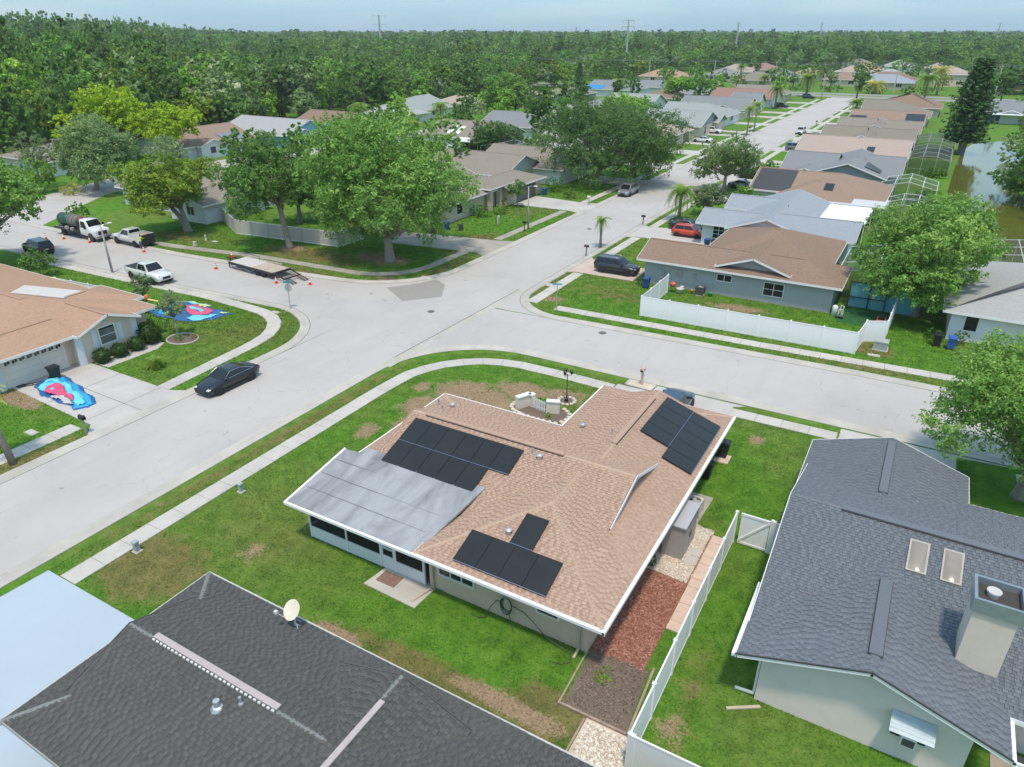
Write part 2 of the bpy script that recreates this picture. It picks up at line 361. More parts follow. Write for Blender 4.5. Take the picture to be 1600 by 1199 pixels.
main.face([(-41.95,-25,Z0),(-33.05,-25,Z0),(-33.05,36,Z0),(-33.0,45.5,Z0),(-33.0,53,Z0),(-32.2,62,Z0),(-32.3,120,Z0),(-41.6,120,Z0),(-41.75,62,Z0),(-41.9,53,Z0),(-41.9,43,Z0)])
main.face([(-32.3,120,Z0),(-31.2,322,Z0),(-41.0,322,Z0),(-41.6,120,Z0)])
# fillets and the two side streets belong to the same paved sheet
def fan(c, pts):
    for i in range(len(pts)-1): main.face([(*c,Z0),(*pts[i],Z0),(*pts[i+1],Z0)])
main.face([(-33.0,45.5,Z0),(-24.6,45.3,Z0),(-26.2,53.3,Z0),(-33.0,53,Z0)])
fan((-33.05, 45.5), arc(-24.6, 36.8, 8.5, 180, 90, 12)); fan((-33.0, 53.2), arc(-26.4, 59.2, 5.9, 270, 180, 10))
struct(main.build("road", ASPH))
sx = MB(); sx.face([(-24.6,45.3,Z0),(0,45.4,Z0),(80,45.9,Z0),(80,54.6,Z0),(-2,54.3,Z0),(-26.2,53.3,Z0)])
struct(sx.build("cross_street", ASPH))
fl = MB()
fl.face([(-41.9,43.6,Z0),(-41.9,53,Z0),(-51,51.9,Z0),(-50.2,43.8,Z0)])
for c, pts in (((-41.9,43.6), arc(-50.2,35.6,8.2,0,90,12)), ((-41.9,53), arc(-51.6,61.8,9.9,280,360,12))):
    for i in range(len(pts)-1): fl.face([(*c,Z0),(*pts[i],Z0),(*pts[i+1],Z0)])
fl.face([(-50.2,43.8,Z0),(-51,51.9,Z0),(-58,51.0,Z0),(-72,49.8,Z0),(-95,49.1,Z0),(-150,49,Z0),(-150,41,Z0),(-100,41.6,Z0),(-75,42.2,Z0),(-62,42.9,Z0)])
fl.face([(-100,49,Z0),(-108,60,Z0),(-112,66,Z0),(-122,66,Z0),(-114,49,Z0)])
fl.face([(-112,66,Z0),(-118,84,Z0),(-113,110,Z0),(-108,180,Z0),(-117,180,Z0),(-122,110,Z0),(-127,84,Z0),(-122,66,Z0)])
struct(fl.build("side_street", ASPH))
far = MB(); far.face([(-400,322,Z0),(300,324,Z0),(300,334,Z0),(-400,332,Z0)]); far.face([(-400,336,Z0),(300,338,Z0),(300,346,Z0),(-400,344,Z0)])
struct(far.build("far_avenue", ASPH2))
pm = MB(); pm.face([(-45.0,52.75,.009),(-44.2,53.6,.009),(-42.9,55.6,.009),(-42.2,57.4,.009),(-40.4,56.4,.009),(-38.6,53.2,.009),(-41.1,50.3,.009)])
struct(pm.build("asphalt_patch", ASPH2))
def kerb(path, side):
    mb = MB(); s = side
    sweep(mb, path, [(-0.05*s,.008),(0.32*s,.012),(0.46*s,.075),(0.62*s,.10),(0.74*s,.10),(0.80*s,0.0)])
    o = mb.build("kerb", CONC); struct(o)
    j = MB(); strip(j, path, -0.11*s, -0.05*s, .0085); jo = j.build("joint", CRACK, o); return o
kerb(K1, 1); kerb(K2, 1); kerb(K3[::-1], 1); kerb(K4[::-1], 1)
vg = MB(); vg.face([(-33.55,38,.010),(-32.7,38,.010),(-32.35,59,.010),(-33.15,59,.010)])
o = struct(vg.build("valley_gutter", CONC)); j = MB(); j.face([(-33.66,38,.0095),(-33.55,38,.0095),(-33.15,59,.0095),(-33.24,59,.0095)]); j.build("joint", CRACK, o)
WALKED = []
def walk(name, path, w, mat=WALK, slab=1.52, upto=75):
    """pavement laid as separate slabs while they can be told apart, then one strip"""
    root = bpy.data.objects.new(name, None); COL.objects.link(root); root["kind"] = "structure"; root.location = (path[0][0], path[0][1], 0)
    # resample
    P = [Vector(p) for p in path]; d = [0.0]
    for i in range(1, len(P)): d.append(d[-1] + (P[i]-P[i-1]).length)
    def pt(t):
        for i in range(1, len(P)):
            if t <= d[i] or i == len(P)-1: return P[i-1].lerp(P[i], (t-d[i-1])/max(1e-6, d[i]-d[i-1]))
    n = max(2, int(d[-1]/slab)); q = [pt(d[-1]*i/n) for i in range(n+1)]; q = [(a.x, a.y) for a in q]
    A, B = offset(q, -w/2), offset(q, w/2); rest = MB(); rr = random.Random(hash(name) % 1000 + n)
    for i in range(n):
        a0, b0, b1, a1 = (Vector(A[i]), Vector(B[i]), Vector(B[i+1]), Vector(A[i+1])); t = (a1-a0).normalized()*0.012
        WALKED.append((q[i], q[i+1], w/2)); z = 0.035 + rr.uniform(-.004, .004); poly = [tuple(a0+t), tuple(b0+t), tuple(b1-t), tuple(a1-t)]
        if math.hypot(*q[i]) < upto:
            mb = MB(); mb.prism(poly, 0.0, z); mb.build("paving_slab", mat, root, world=True)
        else: rest.prism(poly, 0.0, z)
    if rest.v: rest.build("far_slabs", mat, root, world=True)["kind"] = "stuff"
    return root
W1 = [(-30.85, 11.85), (-30.85, 34.5)] + arc(-23.6, 36.1, 7.25, 168, 95, 9) + [(-20, 43.35), (-16.6, 43.2)]
walk("sidewalk", W1, 1.15)
walk("sidewalk", [(-8.3, 43.85), (-1.6, 43.9)], 1.1)
walk("sidewalk", [(8.0, 44.0), (40, 44.2)], 1.1)
walk("sidewalk", [(-27.6, 56.0), (-10, 56.5), (4, 57.2), (40, 57.8)], 1.15)
walk("sidewalk", [(-30.3, 56.2), (-30.3, 66.6)], 1.15); walk("sidewalk", [(-30.3, 72.2), (-30.3, 83.5)], 1.15)
walk("sidewalk", [(-30.3, 89.5), (-30.0, 120), (-29.2, 310)], 1.1, upto=120)
walk("sidewalk", [(-44.6, -10), (-44.6, 20.6)], 1.25); W3 = [(-44.6, 27.0), (-45.2, 35.2)] + arc(-51.4, 35.6, 6.1, 2, 88, 9) + [(-58, 42.0), (-75, 41.1), (-86, 40.6)]
for q in (W3,): walk("sidewalk", q, 1.2, upto=100)
walk("sidewalk", [(-92, 50.8), (-76, 52.2), (-65.5, 54.0), (-56, 54.6), (-50.5, 54.95)] + arc(-51.4, 61.0, 6.0, 290, 358, 6) + [(-45.3, 67.5)], 1.15, WALKD, upto=100)
walk("sidewalk", [(-44.8, 74.0), (-44.6, 92)], 1.1, WALKD, upto=100); walk("sidewalk", [(-44.5, 98), (-44.1, 310)], 1.1, WALK, upto=60)
PAVED = []
def pave(name, poly, mat=DRIVE, z=0.03, joints=()):
    PAVED.append(poly)
    mb = MB(); mb.prism(poly, -0.02, z); o = struct(mb.build(name, mat))
    if joints:
        j = MB()
        for (x0,y0,x1,y1) in joints:
            t = (Vector((x1,y1))-Vector((x0,y0))).normalized()*0.022; nn = (-t.y, t.x)
            j.face([(x0-nn[0],y0-nn[1],z+.004),(x0+nn[0],y0+nn[1],z+.004),(x1+nn[0],y1+nn[1],z+.004),(x1-nn[0],y1-nn[1],z+.004)])
        j.build("joint", CRACK, o)
    return o
pave("driveway", [(-42.75,20.2),(-42.75,27.6),(-44.0,27.0),(-54.6,27.0),(-54.6,21.6),(-44.0,21.2)], joints=[(-44.8,21.2,-44.8,27.0),(-49.5,21.4,-49.5,27),(-54,24.2,-42.8,24.1)])
pave("garden_path", [(-53.0,27.15),(-51.3,27.15),(-51.2,31.4),(-51.8,32.4),(-53.4,32.4)], WALK)
pave("driveway", [(-15.4,38.2),(-8.3,38.2),(-8.3,44.6),(-7.6,45.1),(-13.9,45.1),(-13.9,44.0),(-16.5,44.0),(-16.5,42.6),(-15.4,42.6)], joints=[(-15.4,42.9,-8.3,42.9),(-11.8,38.2,-11.8,45)])
pave("driveway", [(-1.4,38.0),(5.0,38.0),(5.0,44.9),(8.2,45.2),(-1.5,45.1)], joints=[(-1.4,43.3,6,43.3)])
pave("driveway", [(-32.3,11.8),(-25.65,11.85),(-22.0,11.9),(-22.0,-8),(-33.1,-8)], BLUE)
pave("driveway", [(-32.0,66.2),(-30.8,66.9),(-24.3,66.9),(-24.3,71.6),(-30.8,71.9),(-32.0,73.2)], PINKPAVE)
pave("driveway", [(-31.9,82.8),(-30.6,83.8),(-22.0,83.8),(-22.0,92.0),(-30.6,89.3),(-31.9,90.2)])
pave("driveway", [(-42.1,66.8),(-44.0,67.8),(-57.0,66.0),(-57.0,71.4),(-44.2,73.6),(-42.1,74.6)], WALKD)
pave("driveway", [(-42.0,91.8),(-43.9,92.6),(-53.0,92.4),(-53.0,99.2),(-43.9,98.4),(-42.0,99.2)])
for i, (y, w) in enumerate([(112,5),(130,6),(150,6),(169,5),(189,5),(207,5),(226,5),(246,5),(267,5),(286,5)]):
    pave("driveway", [(-31.3,y-w/2-.8),(-30.0,y-w/2),(-22.0,y-w/2),(-22.0,y+w/2),(-30.0,y+w/2),(-31.3,y+w/2+.8)])
for i, (y, w) in enumerate([(117,6),(136,6),(155,6),(170.5,6),(187,4),(195,3),(215,5),(235,5),(250,5),(268,5),(290,5)]):
    pave("driveway", [(-42.2,y-w/2-.8),(-43.6,y-w/2),(-52.0,y-w/2),(-52.0,y+w/2),(-43.6,y+w/2),(-42.2,y+w/2+.8)])
pave("paved_court", [(-66,53),(-60,53),(-60,53.4),(-66,53.4)], WALKD)
pave("patio_slab", [(-18.7,18.6),(-18.5,20.0),(-15.6,20.0),(-15.7,18.5)], CONC, 0.05)
# pond
wm, nt, b = new_mat("pond_water"); p = wpos(nt)
lk(nt, ramp(nt, noise(nt, p, 0.05, 4), [(0.35, (0.085, 0.10, 0.018)), (0.6, (0.125, 0.135, 0.026))]), b.inputs["Base Color"])
b.inputs["Roughness"].default_value = 0.07; b.inputs["Specular IOR Level"].default_value = 0.7; bump(nt, b, noise(nt, p, 1.4, 3), 0.06, 0.05)
mb = MB(); mb.face([(x,y,.012) for x,y in [(4.6,88),(5.6,104),(5.2,117),(3.4,124),(2.6,135),(3.2,160),(4.4,188),(7,204),(12,208),(18,204),(15,180),(12.5,150),(12.5,125),(17,108),(24,96),(24,86)]])
struct(mb.build("pond_water", wm))
# ---------------------------------------------------------------- houses
TRIM = paint("white_trim", (0.80, 0.80, 0.80), 0.45, 0.05)
GLASS = glassy("window_glass", (0.022, 0.028, 0.034)); GLASSB = glassy("window_glass_pale", (0.16, 0.17, 0.18), 0.2)
def obox(mb, side, plane, u0, u1, z0, z1, d0, d1):
    """box on a wall: u along the wall, d outwards from it"""
    if side == 'S': return mb.box(u0, u1, plane-d1, plane-d0, z0, z1)
    if side == 'N': return mb.box(u0, u1, plane+d0, plane+d1, z0, z1)
    if side == 'E': return mb.box(plane+d0, plane+d1, u0, u1, z0, z1)
    return mb.box(plane-d1, plane-d0, u0, u1, z0, z1)
def window(root, side, plane, u, z, w, h, nx=1, ny=1, frame=None, glass=None, name="window", fw=0.07):
    frame = frame or TRIM; glass = glass or GLASS; mb = MB()
    a, b = u-w/2, u+w/2
    obox(mb, side, plane, a-fw, b+fw, z-fw, z, -.05, .06); obox(mb, side, plane, a-fw, b+fw, z+h, z+h+fw, -.05, .06)
    obox(mb, side, plane, a-fw, a, z, z+h, -.05, .06); obox(mb, side, plane, b, b+fw, z, z+h, -.05, .06)
    for i in range(1, nx): c = a+w*i/nx; obox(mb, side, plane, c-.03, c+.03, z, z+h, -.05, .05)
    for i in range(1, ny): c = z+h*i/ny; obox(mb, side, plane, a, b, c-.025, c+.025, -.05, .045)
    f = mb.build(name, frame, root, world=True)
    for i in range(nx):
        for j in range(ny):
            p = MB(); obox(p, side, plane, a+w*i/nx+.01, a+w*(i+1)/nx-.01, z+h*j/ny+.01, z+h*(j+1)/ny-.01, -.03, .02); p.build("pane", glass, f, world=True)
    return f
def door(root, side, plane, u, w, h, mat, z=0.05):
    mb = MB(); obox(mb, side, plane, u-w/2, u+w/2, z, z+h, -.05, .04); d = mb.build("door", mat, root, world=True)
    k = MB(); obox(k, side, plane, u+w/2-.16, u+w/2-.08, z+.95, z+1.05, .04, .09); k.build("handle", paint("dark_metal", (0.05,0.05,0.05), 0.4), d, world=True); return d
def garage_door(root, side, plane, u0, u1, h, mat, rows=4, lights=0):
    mb = MB(); obox(mb, side, plane, u0-.08, u1+.08, 0.02, h+.08, -.05, .02); g = mb.build("garage_door", TRIM, root, world=True)
    for i in range(rows):
        p = MB(); obox(p, side, plane, u0, u1, .03+h*i/rows+.012, .03+h*(i+1)/rows-.012, .0, .05); p.build("panel", mat, g, world=True)
    return g
def roof_faces(axis, x0, x1, y0, y1, z, pitch, ends):
    """slopes of a rectangular roof; ends: 'g' gable, 'h' hip, a number = Dutch gable set back that far"""
    if axis == 'x': a0, a1, b0, b1 = x0, x1, y0, y1
    else: a0, a1, b0, b1 = y0, y1, x0, x1
    hb = (b1-b0)/2; bm = (b0+b1)/2
    def P(a, b, zz): return (a, b, zz) if axis == 'x' else (b, a, zz)
    def edge(end, t, upper):
        if end == 'g': return 0.0
        if end == 'h': return t
        return max(0, end-0.28) if (upper and t >= end-1e-6) else min(t, end)
    br = sorted({0.0, hb} | {e for e in ends if not isinstance(e, str)})
    slopes = []; skirts = []; gabs = []
    for sgn in (1, -1):
        for t0, t1 in zip(br[:-1], br[1:]):
            q = []
            up = t0 > 0
            for t in (t0, t1):
                bb = b0+t if sgn > 0 else b1-t
                q.append((P(a0+edge(ends[0], t, up), bb, z+t*pitch), P(a1-edge(ends[1], t, up), bb, z+t*pitch)))
            poly = [q[0][0], q[0][1], q[1][1], q[1][0]]
            if (Vector(poly[2])-Vector(poly[3])).length < 1e-6: poly = poly[:3]
            slopes.append(poly)
    for k, e in enumerate(ends):
        aa = a0 if k == 0 else a1; s = 1 if k == 0 else -1
        if e == 'h': skirts.append([P(aa, b1, z), P(aa, b0, z), P(aa+s*hb, bm, z+hb*pitch)])
        elif e == 'g': gabs.append(([P(aa, b0, z), P(aa, b1, z), P(aa, bm, z+hb*pitch)], k, 0.45))
        else:
            skirts.append([P(aa, b1, z), P(aa, b0, z), P(aa+s*e, b0+e, z+e*pitch), P(aa+s*e, b1-e, z+e*pitch)])
            gabs.append(([P(aa+s*e, b0+e, z+e*pitch), P(aa+s*e, b1-e, z+e*pitch), P(aa+s*e, bm, z+hb*pitch)], k, 0.0))
    ra = a0 + (0 if ends[0] == 'g' else hb if ends[0] == 'h' else ends[0]-.28); rb = a1 - (0 if ends[1] == 'g' else hb if ends[1] == 'h' else ends[1]-.28)
    return slopes, skirts, gabs, (P(ra, bm, z+hb*pitch), P(rb, bm, z+hb*pitch))
def up(poly):
    p = [Vector(q) for q in poly]; n = (p[1]-p[0]).cross(p[2]-p[1])
    return list(poly) if n.z > 0 else list(poly)[::-1]
def clip2(poly, n, d):
    """keep the part of a 2D polygon with n.p <= d"""
    out = []
    for i in range(len(poly)):
        a, b = poly[i], poly[(i+1) % len(poly)]; da = n[0]*a[0]+n[1]*a[1]-d; db = n[0]*b[0]+n[1]*b[1]-d
        if da <= 1e-9: out.append(a)
        if (da < -1e-9 and db > 1e-9) or (da > 1e-9 and db < -1e-9):
            t = da/(da-db); out.append((a[0]+(b[0]-a[0])*t, a[1]+(b[1]-a[1])*t))
    return out
SHING = None
def lay_shingles(roof, polys, name, cols, tabw=0.31, exp0=0.145, singles=300, near=(0,0,23), seed=1, hide=None):
    """every tab of the roof as geometry: the nearest whole ones as objects, the others as one layer"""
    rr = random.Random(seed); off = world_loc(roof); tabs = []
    for poly in polys:
        p = [Vector(q) for q in up(poly)]; nrm = (p[1]-p[0]).cross(p[2]-p[1]).normalized()
        e = Vector((nrm.y, -nrm.x, 0)).normalized(); e = -e; s = nrm.cross(e)
        if s.z < 0: s = -s; e = -e
        o = min(p, key=lambda q: q.z); P2 = [((q-o).dot(e), (q-o).dot(s)) for q in p]
        ar = sum(P2[i][0]*P2[(i+1) % len(P2)][1]-P2[(i+1) % len(P2)][0]*P2[i][1] for i in range(len(P2)))
        if ar < 0: P2 = P2[::-1]
        half = [((P2[(i+1) % len(P2)][1]-P2[i][1]), -(P2[(i+1) % len(P2)][0]-P2[i][0])) for i in range(len(P2))]
        planes = [(h, h[0]*P2[i][0]+h[1]*P2[i][1]) for i, h in enumerate(half)]
        us = [q[0] for q in P2]; vs = [q[1] for q in P2]; v = 0.0; row = 0; exp = max(vs)/max(1, round(max(vs)/exp0))
        while v < max(vs)-0.02:
            u = min(us) - rr.uniform(0, tabw*2); hi = False
            while u < max(us):
                hi = not hi; w = tabw*(rr.uniform(.5,.85) if hi else rr.uniform(.3,.6)); rect = [(u+.005, v), (u+w-.005, v), (u+w-.005, v+exp), (u+.005, v+exp)]
                full = all(n[0]*q[0]+n[1]*q[1]-d <= 1e-9 for n, d in planes for q in rect); c = rect
                if not full:
                    for n, d in planes:
                        c = clip2(c, n, d)
                        if len(c) < 3: break
                if len(c) >= 3:
                    ce = o+e*(u+w/2)+s*(v+exp/2)
                    tabs.append((c, full, o, e, s, nrm, v, w, rr.uniform(.48,.8) if hi else rr.uniform(.22,.55), .008 if hi else 0.0, ce, u, exp))  # recessed tabs tinted darker: shadow lines put into the colour
                u += w
            v += exp; row += 1
    cand = [i for i, t in enumerate(tabs) if t[1] and t[9] > 0]
    if hide: cand = [i for i in cand if not hide(tabs[i][10])]
    cand.sort(key=lambda i: (tabs[i][10]-Vector(near)).length)
    single = set(cand[:singles]); vs = []; fs = []; ti = []
    for i, (c, full, o, e, s, nrm, v, w, rnd, lift, ce, u, exp) in enumerate(tabs):
        if i in single: continue
        b = len(vs); top = []
        for (a, bb) in c: top.append(o+e*a+s*bb+nrm*(.026+lift-.014*(bb-v)/exp)-off)
        vs.extend(top); fs.append(tuple(range(b, b+len(top)))); ti.append(rnd)
        lo = [k for k in range(len(c)) if abs(c[k][1]-v) < 1e-4]
        if len(lo) == 2:
            k0, k1 = sorted(lo); k0, k1 = (k0, k1) if k1-k0 == 1 else (k1, k0); m = len(vs)
            vs.extend([top[k0]-nrm*.028, top[k1]-nrm*.028]); fs.append((b+k0, m, m+1, b+k1)); ti.append(max(0, rnd-.35))  # butt edge tinted darker, painting in the shade line of each course
    me = bpy.data.meshes.new("shingles"); me.from_pydata([tuple(q) for q in vs], [], fs); me.materials.append(shingle(name, cols))
    at = me.attributes.new("tint", 'FLOAT', 'FACE'); at.data.foreach_set("value", ti)
    link("shingles", me, roof)["kind"] = "stuff"
    base = MB(); base.add([(-.5,0,.026),(.5,0,.026),(.5,1,.012),(-.5,1,.012),(-.5,0,-.004),(.5,0,-.004),(.5,1,-.004),(-.5,1,-.004)],
                          [(0,1,2,3),(4,5,1,0),(5,6,2,1),(6,7,3,2),(7,4,0,3)])
    sm = base.mesh("shingle", shingle(name, cols, single=True))
    for i in single:
        c, full, o, e, s, nrm, v, w, rnd, lift, ce, u, exp = tabs[i]
        M = Matrix((e, s, nrm)).transposed().to_4x4(); M.translation = o+e*(u+w/2)+s*v+nrm*lift-off
        q = link("shingle", sm, roof); q.matrix_local = M @ Matrix.Diagonal((w-.01, exp, 1, 1))
def caps(roof, p, q, mat, w=0.36, step=0.19, drop=0.085):
    """ridge or hip cap shingles, one bent piece after the other"""
    p = Vector(p); q = Vector(q); L = (q-p).length; n = max(1, int(L/step)); d = (q-p)/n; off = world_loc(roof)
    a = d.cross(Vector((0,0,1))).normalized(); upv = a.cross(d).normalized(); dn = d.normalized(); b = MB()
    h = step*1.25
    b.add([(-w/2,0,-drop+.03),(0,0,.045),(w/2,0,-drop+.03),(w/2,h,-drop+.005),(0,h,.02),(-w/2,h,-drop+.005),(-w/2,0,-drop-.01),(0,0,.0),(w/2,0,-drop-.01)],
          [(0,1,4,5),(1,2,3,4),(6,7,1,0),(7,8,2,1)])
    me = b.mesh("cap_shingle", mat); M = Matrix((a, dn, upv)).transposed().to_4x4()
    for i in range(n):
        o = link("cap_shingle", me, roof); M2 = M.copy(); M2.translation = p+d*i-off; o.matrix_local = M2
def roof_height(sp, z, pitch, x, y):
    axis, x0, x1, y0, y1, ends = sp[:6]
    if not (x0 <= x <= x1 and y0 <= y <= y1): return -9
    d = [y-y0, y1-y] if axis == 'x' else [x-x0, x1-x]; e = (x-x0, x1-x) if axis == 'x' else (y-y0, y1-y)
    for k in (0, 1):
        if ends[k] == 'h': d.append(e[k])
    return z+pitch*min(d)
def make_roof(root, specs, mat, trim=None, gabmat=None, z=2.6, pitch=0.333, th=0.16, rake=None, inset=.68):
    """one roof part; returns it and its slopes, so that tabs can be laid on them; rake: function of a point giving another rake material"""
    trim = trim or TRIM; mb = MB(); fa = MB(); rk = {}; gas = []; polys = []; ridges = []
    zz_ = lambda sp: sp[6] if len(sp) > 6 and sp[6] is not None else z
    pt_ = lambda sp: sp[7] if len(sp) > 7 else pitch
    for i, sp in enumerate(specs):
        axis, x0, x1, y0, y1, ends = sp[:6]; zz = zz_(sp)+.004*i; pt = pt_(sp)
        sl, sk, gb, rg = roof_faces(axis, x0, x1, y0, y1, zz, pt, ends); ridges.append(rg)
        for poly in sl+sk:
            polys.append(poly); mb.face(up(poly))
        sx0, sx1, sy0, sy1 = x0, x1, y0, y1; live = []
        for tri, k, ins in gb:
            c = Vector(tri[2]); zm = tri[0][2]+.45*(c.z-tri[0][2])
            dead = bool(ins) and any(j != i and roof_height(q, zz_(q), pt_(q), c.x+(.02 if axis == 'x' else 0)*(1 if k == 0 else -1), c.y+(.02 if axis == 'y' else 0)*(1 if k == 0 else -1)) > zm for j, q in enumerate(specs))
            live.append((tri, k, ins, dead))
            if ins:
                if axis == 'x': sx0, sx1 = (x0+inset, sx1) if k == 0 else (sx0, x1-inset)
                else: sy0, sy1 = (y0+inset, sy1) if k == 0 else (sy0, y1-inset)
        mb.face([(sx0,sy0,zz-th),(sx0,sy1,zz-th),(sx1,sy1,zz-th),(sx1,sy0,zz-th)])      # soffit
        for (px0,px1,py0,py1) in ((x0,x1,y0-.03-.003*i,y0),(x0,x1,y1,y1+.03+.003*i),(x0-.03-.003*i,x0,y0-.03,y1+.03),(x1,x1+.03+.003*i,y0-.03,y1+.03)):
            gend = (axis == 'x' and ((px1 == x0 and ends[0] == 'g') or (px0 == x1 and ends[1] == 'g'))) or (axis == 'y' and ((py1 == y0 and ends[0] == 'g') or (py0 == y1 and ends[1] == 'g')))
            if not gend: fa.box(px0, px1, py0, py1, zz-th-.01, zz+.025)
        for tri, k, ins, dead in live:
            if dead: continue
            ga = MB(); gas.append(ga); c = Vector(tri[2]); s = 1 if k == 0 else -1; dv = Vector((s,0,0)) if axis == 'x' else Vector((0,s,0))
            if ins:
                p0, p1 = Vector(tri[0])+dv*inset, Vector(tri[1])+dv*inset; a_ = c+dv*inset; dn = Vector((0,0,-.06))
                ga.face([tuple(p0+dn*5), tuple(p1+dn*5), tuple(p1+dn), tuple(a_+dn), tuple(p0+dn)])
                nn = -dv*.02
            else:
                ga.face([tuple(Vector(t)) for t in tri]); nn = -dv*.30
            m_ = rake(c) if rake else None
            for t in tri[:2]:
                tgt = fa if m_ is None else rk.setdefault(len(rk), (MB(), m_))[0]
                tgt.slab([tuple(Vector(t)+nn+Vector((0,0,.035))), tuple(c+nn+Vector((0,0,.035))), tuple(c+nn-dv*.03+Vector((0,0,.035))), tuple(Vector(t)+nn-dv*.03+Vector((0,0,.035)))], .17)
    r = mb.build("roof", mat, root, world=True)
    fa.build("fascia", trim, r, world=True)
    for q, m_ in rk.values(): q.build("rake_edge", m_, r, world=True)
    for q in gas: q.build("gable_wall", gabmat or trim, r, world=True)
    return r, polys, ridges
def walls(root, rects, mat, h=2.55):
    mb = MB()
    for i, (x0,x1,y0,y1) in enumerate(rects): mb.box(x0+.003*i, x1-.003*i, y0+.003*i, y1-.003*i, -.02, h+.004*i)
    return mb.build("wall", mat, root, world=True)
def downspout(root, side, plane, u, mat, z=2.45, ext=0.9, du=0.0):
    mb = MB(); obox(mb, side, plane, u-.04, u+.04, .12, z, .03, .11); o = mb.build("downspout", mat, root, world=True)
    e = MB()
    s = {'S': (0,-1), 'N': (0,1), 'E': (1,0), 'W': (-1,0)}[side]
    p = (u, plane-.07) if side == 'S' else (u, plane+.07) if side == 'N' else (plane+.07, u) if side == 'E' else (plane-.07, u)
    e.beam((p[0], p[1], .13), (p[0]+s[0]*ext+du*abs(s[1]), p[1]+s[1]*ext+du*abs(s[0]), .06), .10, .07); e.build("outlet", mat, o, world=True); return o
def vent_pipe(roof, x, y, z, r=.045, h=.35, mat=None):
    mb = MB(); mb.lathe([(r*2.2, -.05), (r*1.6, .05), (r, .08), (r, h)], (x, y, z), 8); mb.build("vent_pipe", mat or paint("grey_pipe", (0.32,0.32,0.33), .5), roof, world=True)
def hood_vent(roof, x, y, z):
    mb = MB(); mb.lathe([(.11,-.05),(.11,.16),(.17,.17),(.17,.24),(.05,.30)], (x,y,z), 10); mb.build("roof_vent", paint("galvanised", (0.55,0.57,0.58), .35, metal=.6), roof, world=True)
def ridge_vent(roof, p, q, mat, w=.34, h=.05):
    mb = MB(); mb.beam((p[0],p[1],p[2]+.04), (q[0],q[1],q[2]+.04), w, h); mb.build("ridge_vent", mat, roof, world=True)
PANEL = glassy("solar_cell", (0.018, 0.017, 0.016), 0.28); FRAME = paint("panel_frame", (0.03,0.03,0.032), .35, metal=.5); RAIL = paint("panel_rail", (0.22,0.27,0.36), .35, metal=.6)
def panels(root_label, name, origin, ue, ve, rows, w, h, group):
    """array of solar panels on a slope: ue along the roof, ve up the slope; rows = [(u start, count)] from the bottom"""
    ue = Vector(ue).normalized(); ve = Vector(ve).normalized(); n = ue.cross(ve)
    if n.z < 0: n = -n
    t = thing(name, root_label, "solar array", origin, 0, group)
    M = Matrix((ue, ve, n)).transposed().to_4x4()
    for r, (u0, cnt) in enumerate(rows):
        for k in range(cnt):
            mb = MB(); mb.box(u0+k*w+.008, u0+(k+1)*w-.008, r*(h+.03)+.008, r*(h+.03)+h-.008, .09, .125); f = mb.build("panel", FRAME, t); f.matrix_local = M
            c = MB(); c.box(u0+k*w+.03, u0+(k+1)*w-.03, r*(h+.03)+.03, r*(h+.03)+h-.03, .12, .1285); c.build("cells", PANEL, f)
        u1 = u0+cnt*w
        mb = MB(); mb.box(u0, u1, r*(h+.03)-.022, r*(h+.03)+.006, .10, .131); m = mb.build("rail", RAIL, t); m.matrix_local = M
        fe = MB()
        for i in range(cnt*2): fe.box(u0+(i+.5)*w/2-.03, u0+(i+.5)*w/2+.03, r*(h+.03)+.2, r*(h+.03)+.3, -.005, .09)
        m = fe.build("mount_feet", FRAME, t); m.matrix_local = M
    return t
# ---------------------------------------------------------------- the solar house in the middle
TANW = paint("taupe_stucco", (0.68, 0.54, 0.41), 0.9, 0.06, bumpy=.25)
BRN = ((0.195,0.118,0.084),(0.375,0.25,0.185),(0.52,0.38,0.295),(0.425,0.295,0.225))
CAPT = shingle("tan_cap", ((.36,.25,.175),(.43,.305,.225),(.50,.365,.275),(.43,.31,.23)), single=True)
hh = thing("solar_house", "taupe stucco house with brown shingle roof carrying solar panels, screened porch behind", "house", (-15, 27, 0))
walls(hh, [(-22.6,-8.0,22.8,31.4), (-15.95,-8.0,20.05,31.2), (-14.4,-8.0,27.0,37.5)], TANW)
specs = [('x',-23.5,-7.05,21.9,32.3,(1.9,2.13)), ('y',-16.0,-7.05,19.1,27.1,('h','g')), ('y',-15.3,-7.05,27.0,38.4,('g',1.9))]
roof, polys, ridg = make_roof(hh, specs, shingle("brown_shingle", BRN), gabmat=paint("grey_siding", (0.62,0.60,0.57), .8), rake=lambda c: None if c.x > -10 and c.y < 30 else shingle("brown_shingle", BRN, single=True))
def under(q):   # tabs hidden inside another slope or beneath the patio roof or the panels
    x, y, z = q
    if -23.6 < x < -16 and y < 24: return True
    return (-21.4 < x < -14.5 and 23.3 < y < 26.7) or (-14.2 < x < -9.5 and 19.3 < y < 21.2) or (-12.3 < x < -11 and 21 < y < 22.8) or (x > -9.6 and 21.9 < y < 27 and z < 2.7)
lay_shingles(roof, polys, "brown_shingle", BRN, tabw=0.28, exp0=0.135, seed=3, hide=under)
zr = 2.6+5.2*.333; apex = (-11.525, 23.575, 2.6+4.475*.333+.02)
caps(roof, (-16.0,19.1,2.62), apex, CAPT); caps(roof, (-7.05,19.1,2.62), apex, CAPT); caps(roof, apex, (-11.525,27.0,apex[2]), CAPT)
caps(roof, (-21.8,27.1,zr+.01), (-20.95,27.1,zr+.01), CAPT); caps(roof, (-12.6,27.1,zr+.01), (-8.9,27.1,zr+.01), CAPT)
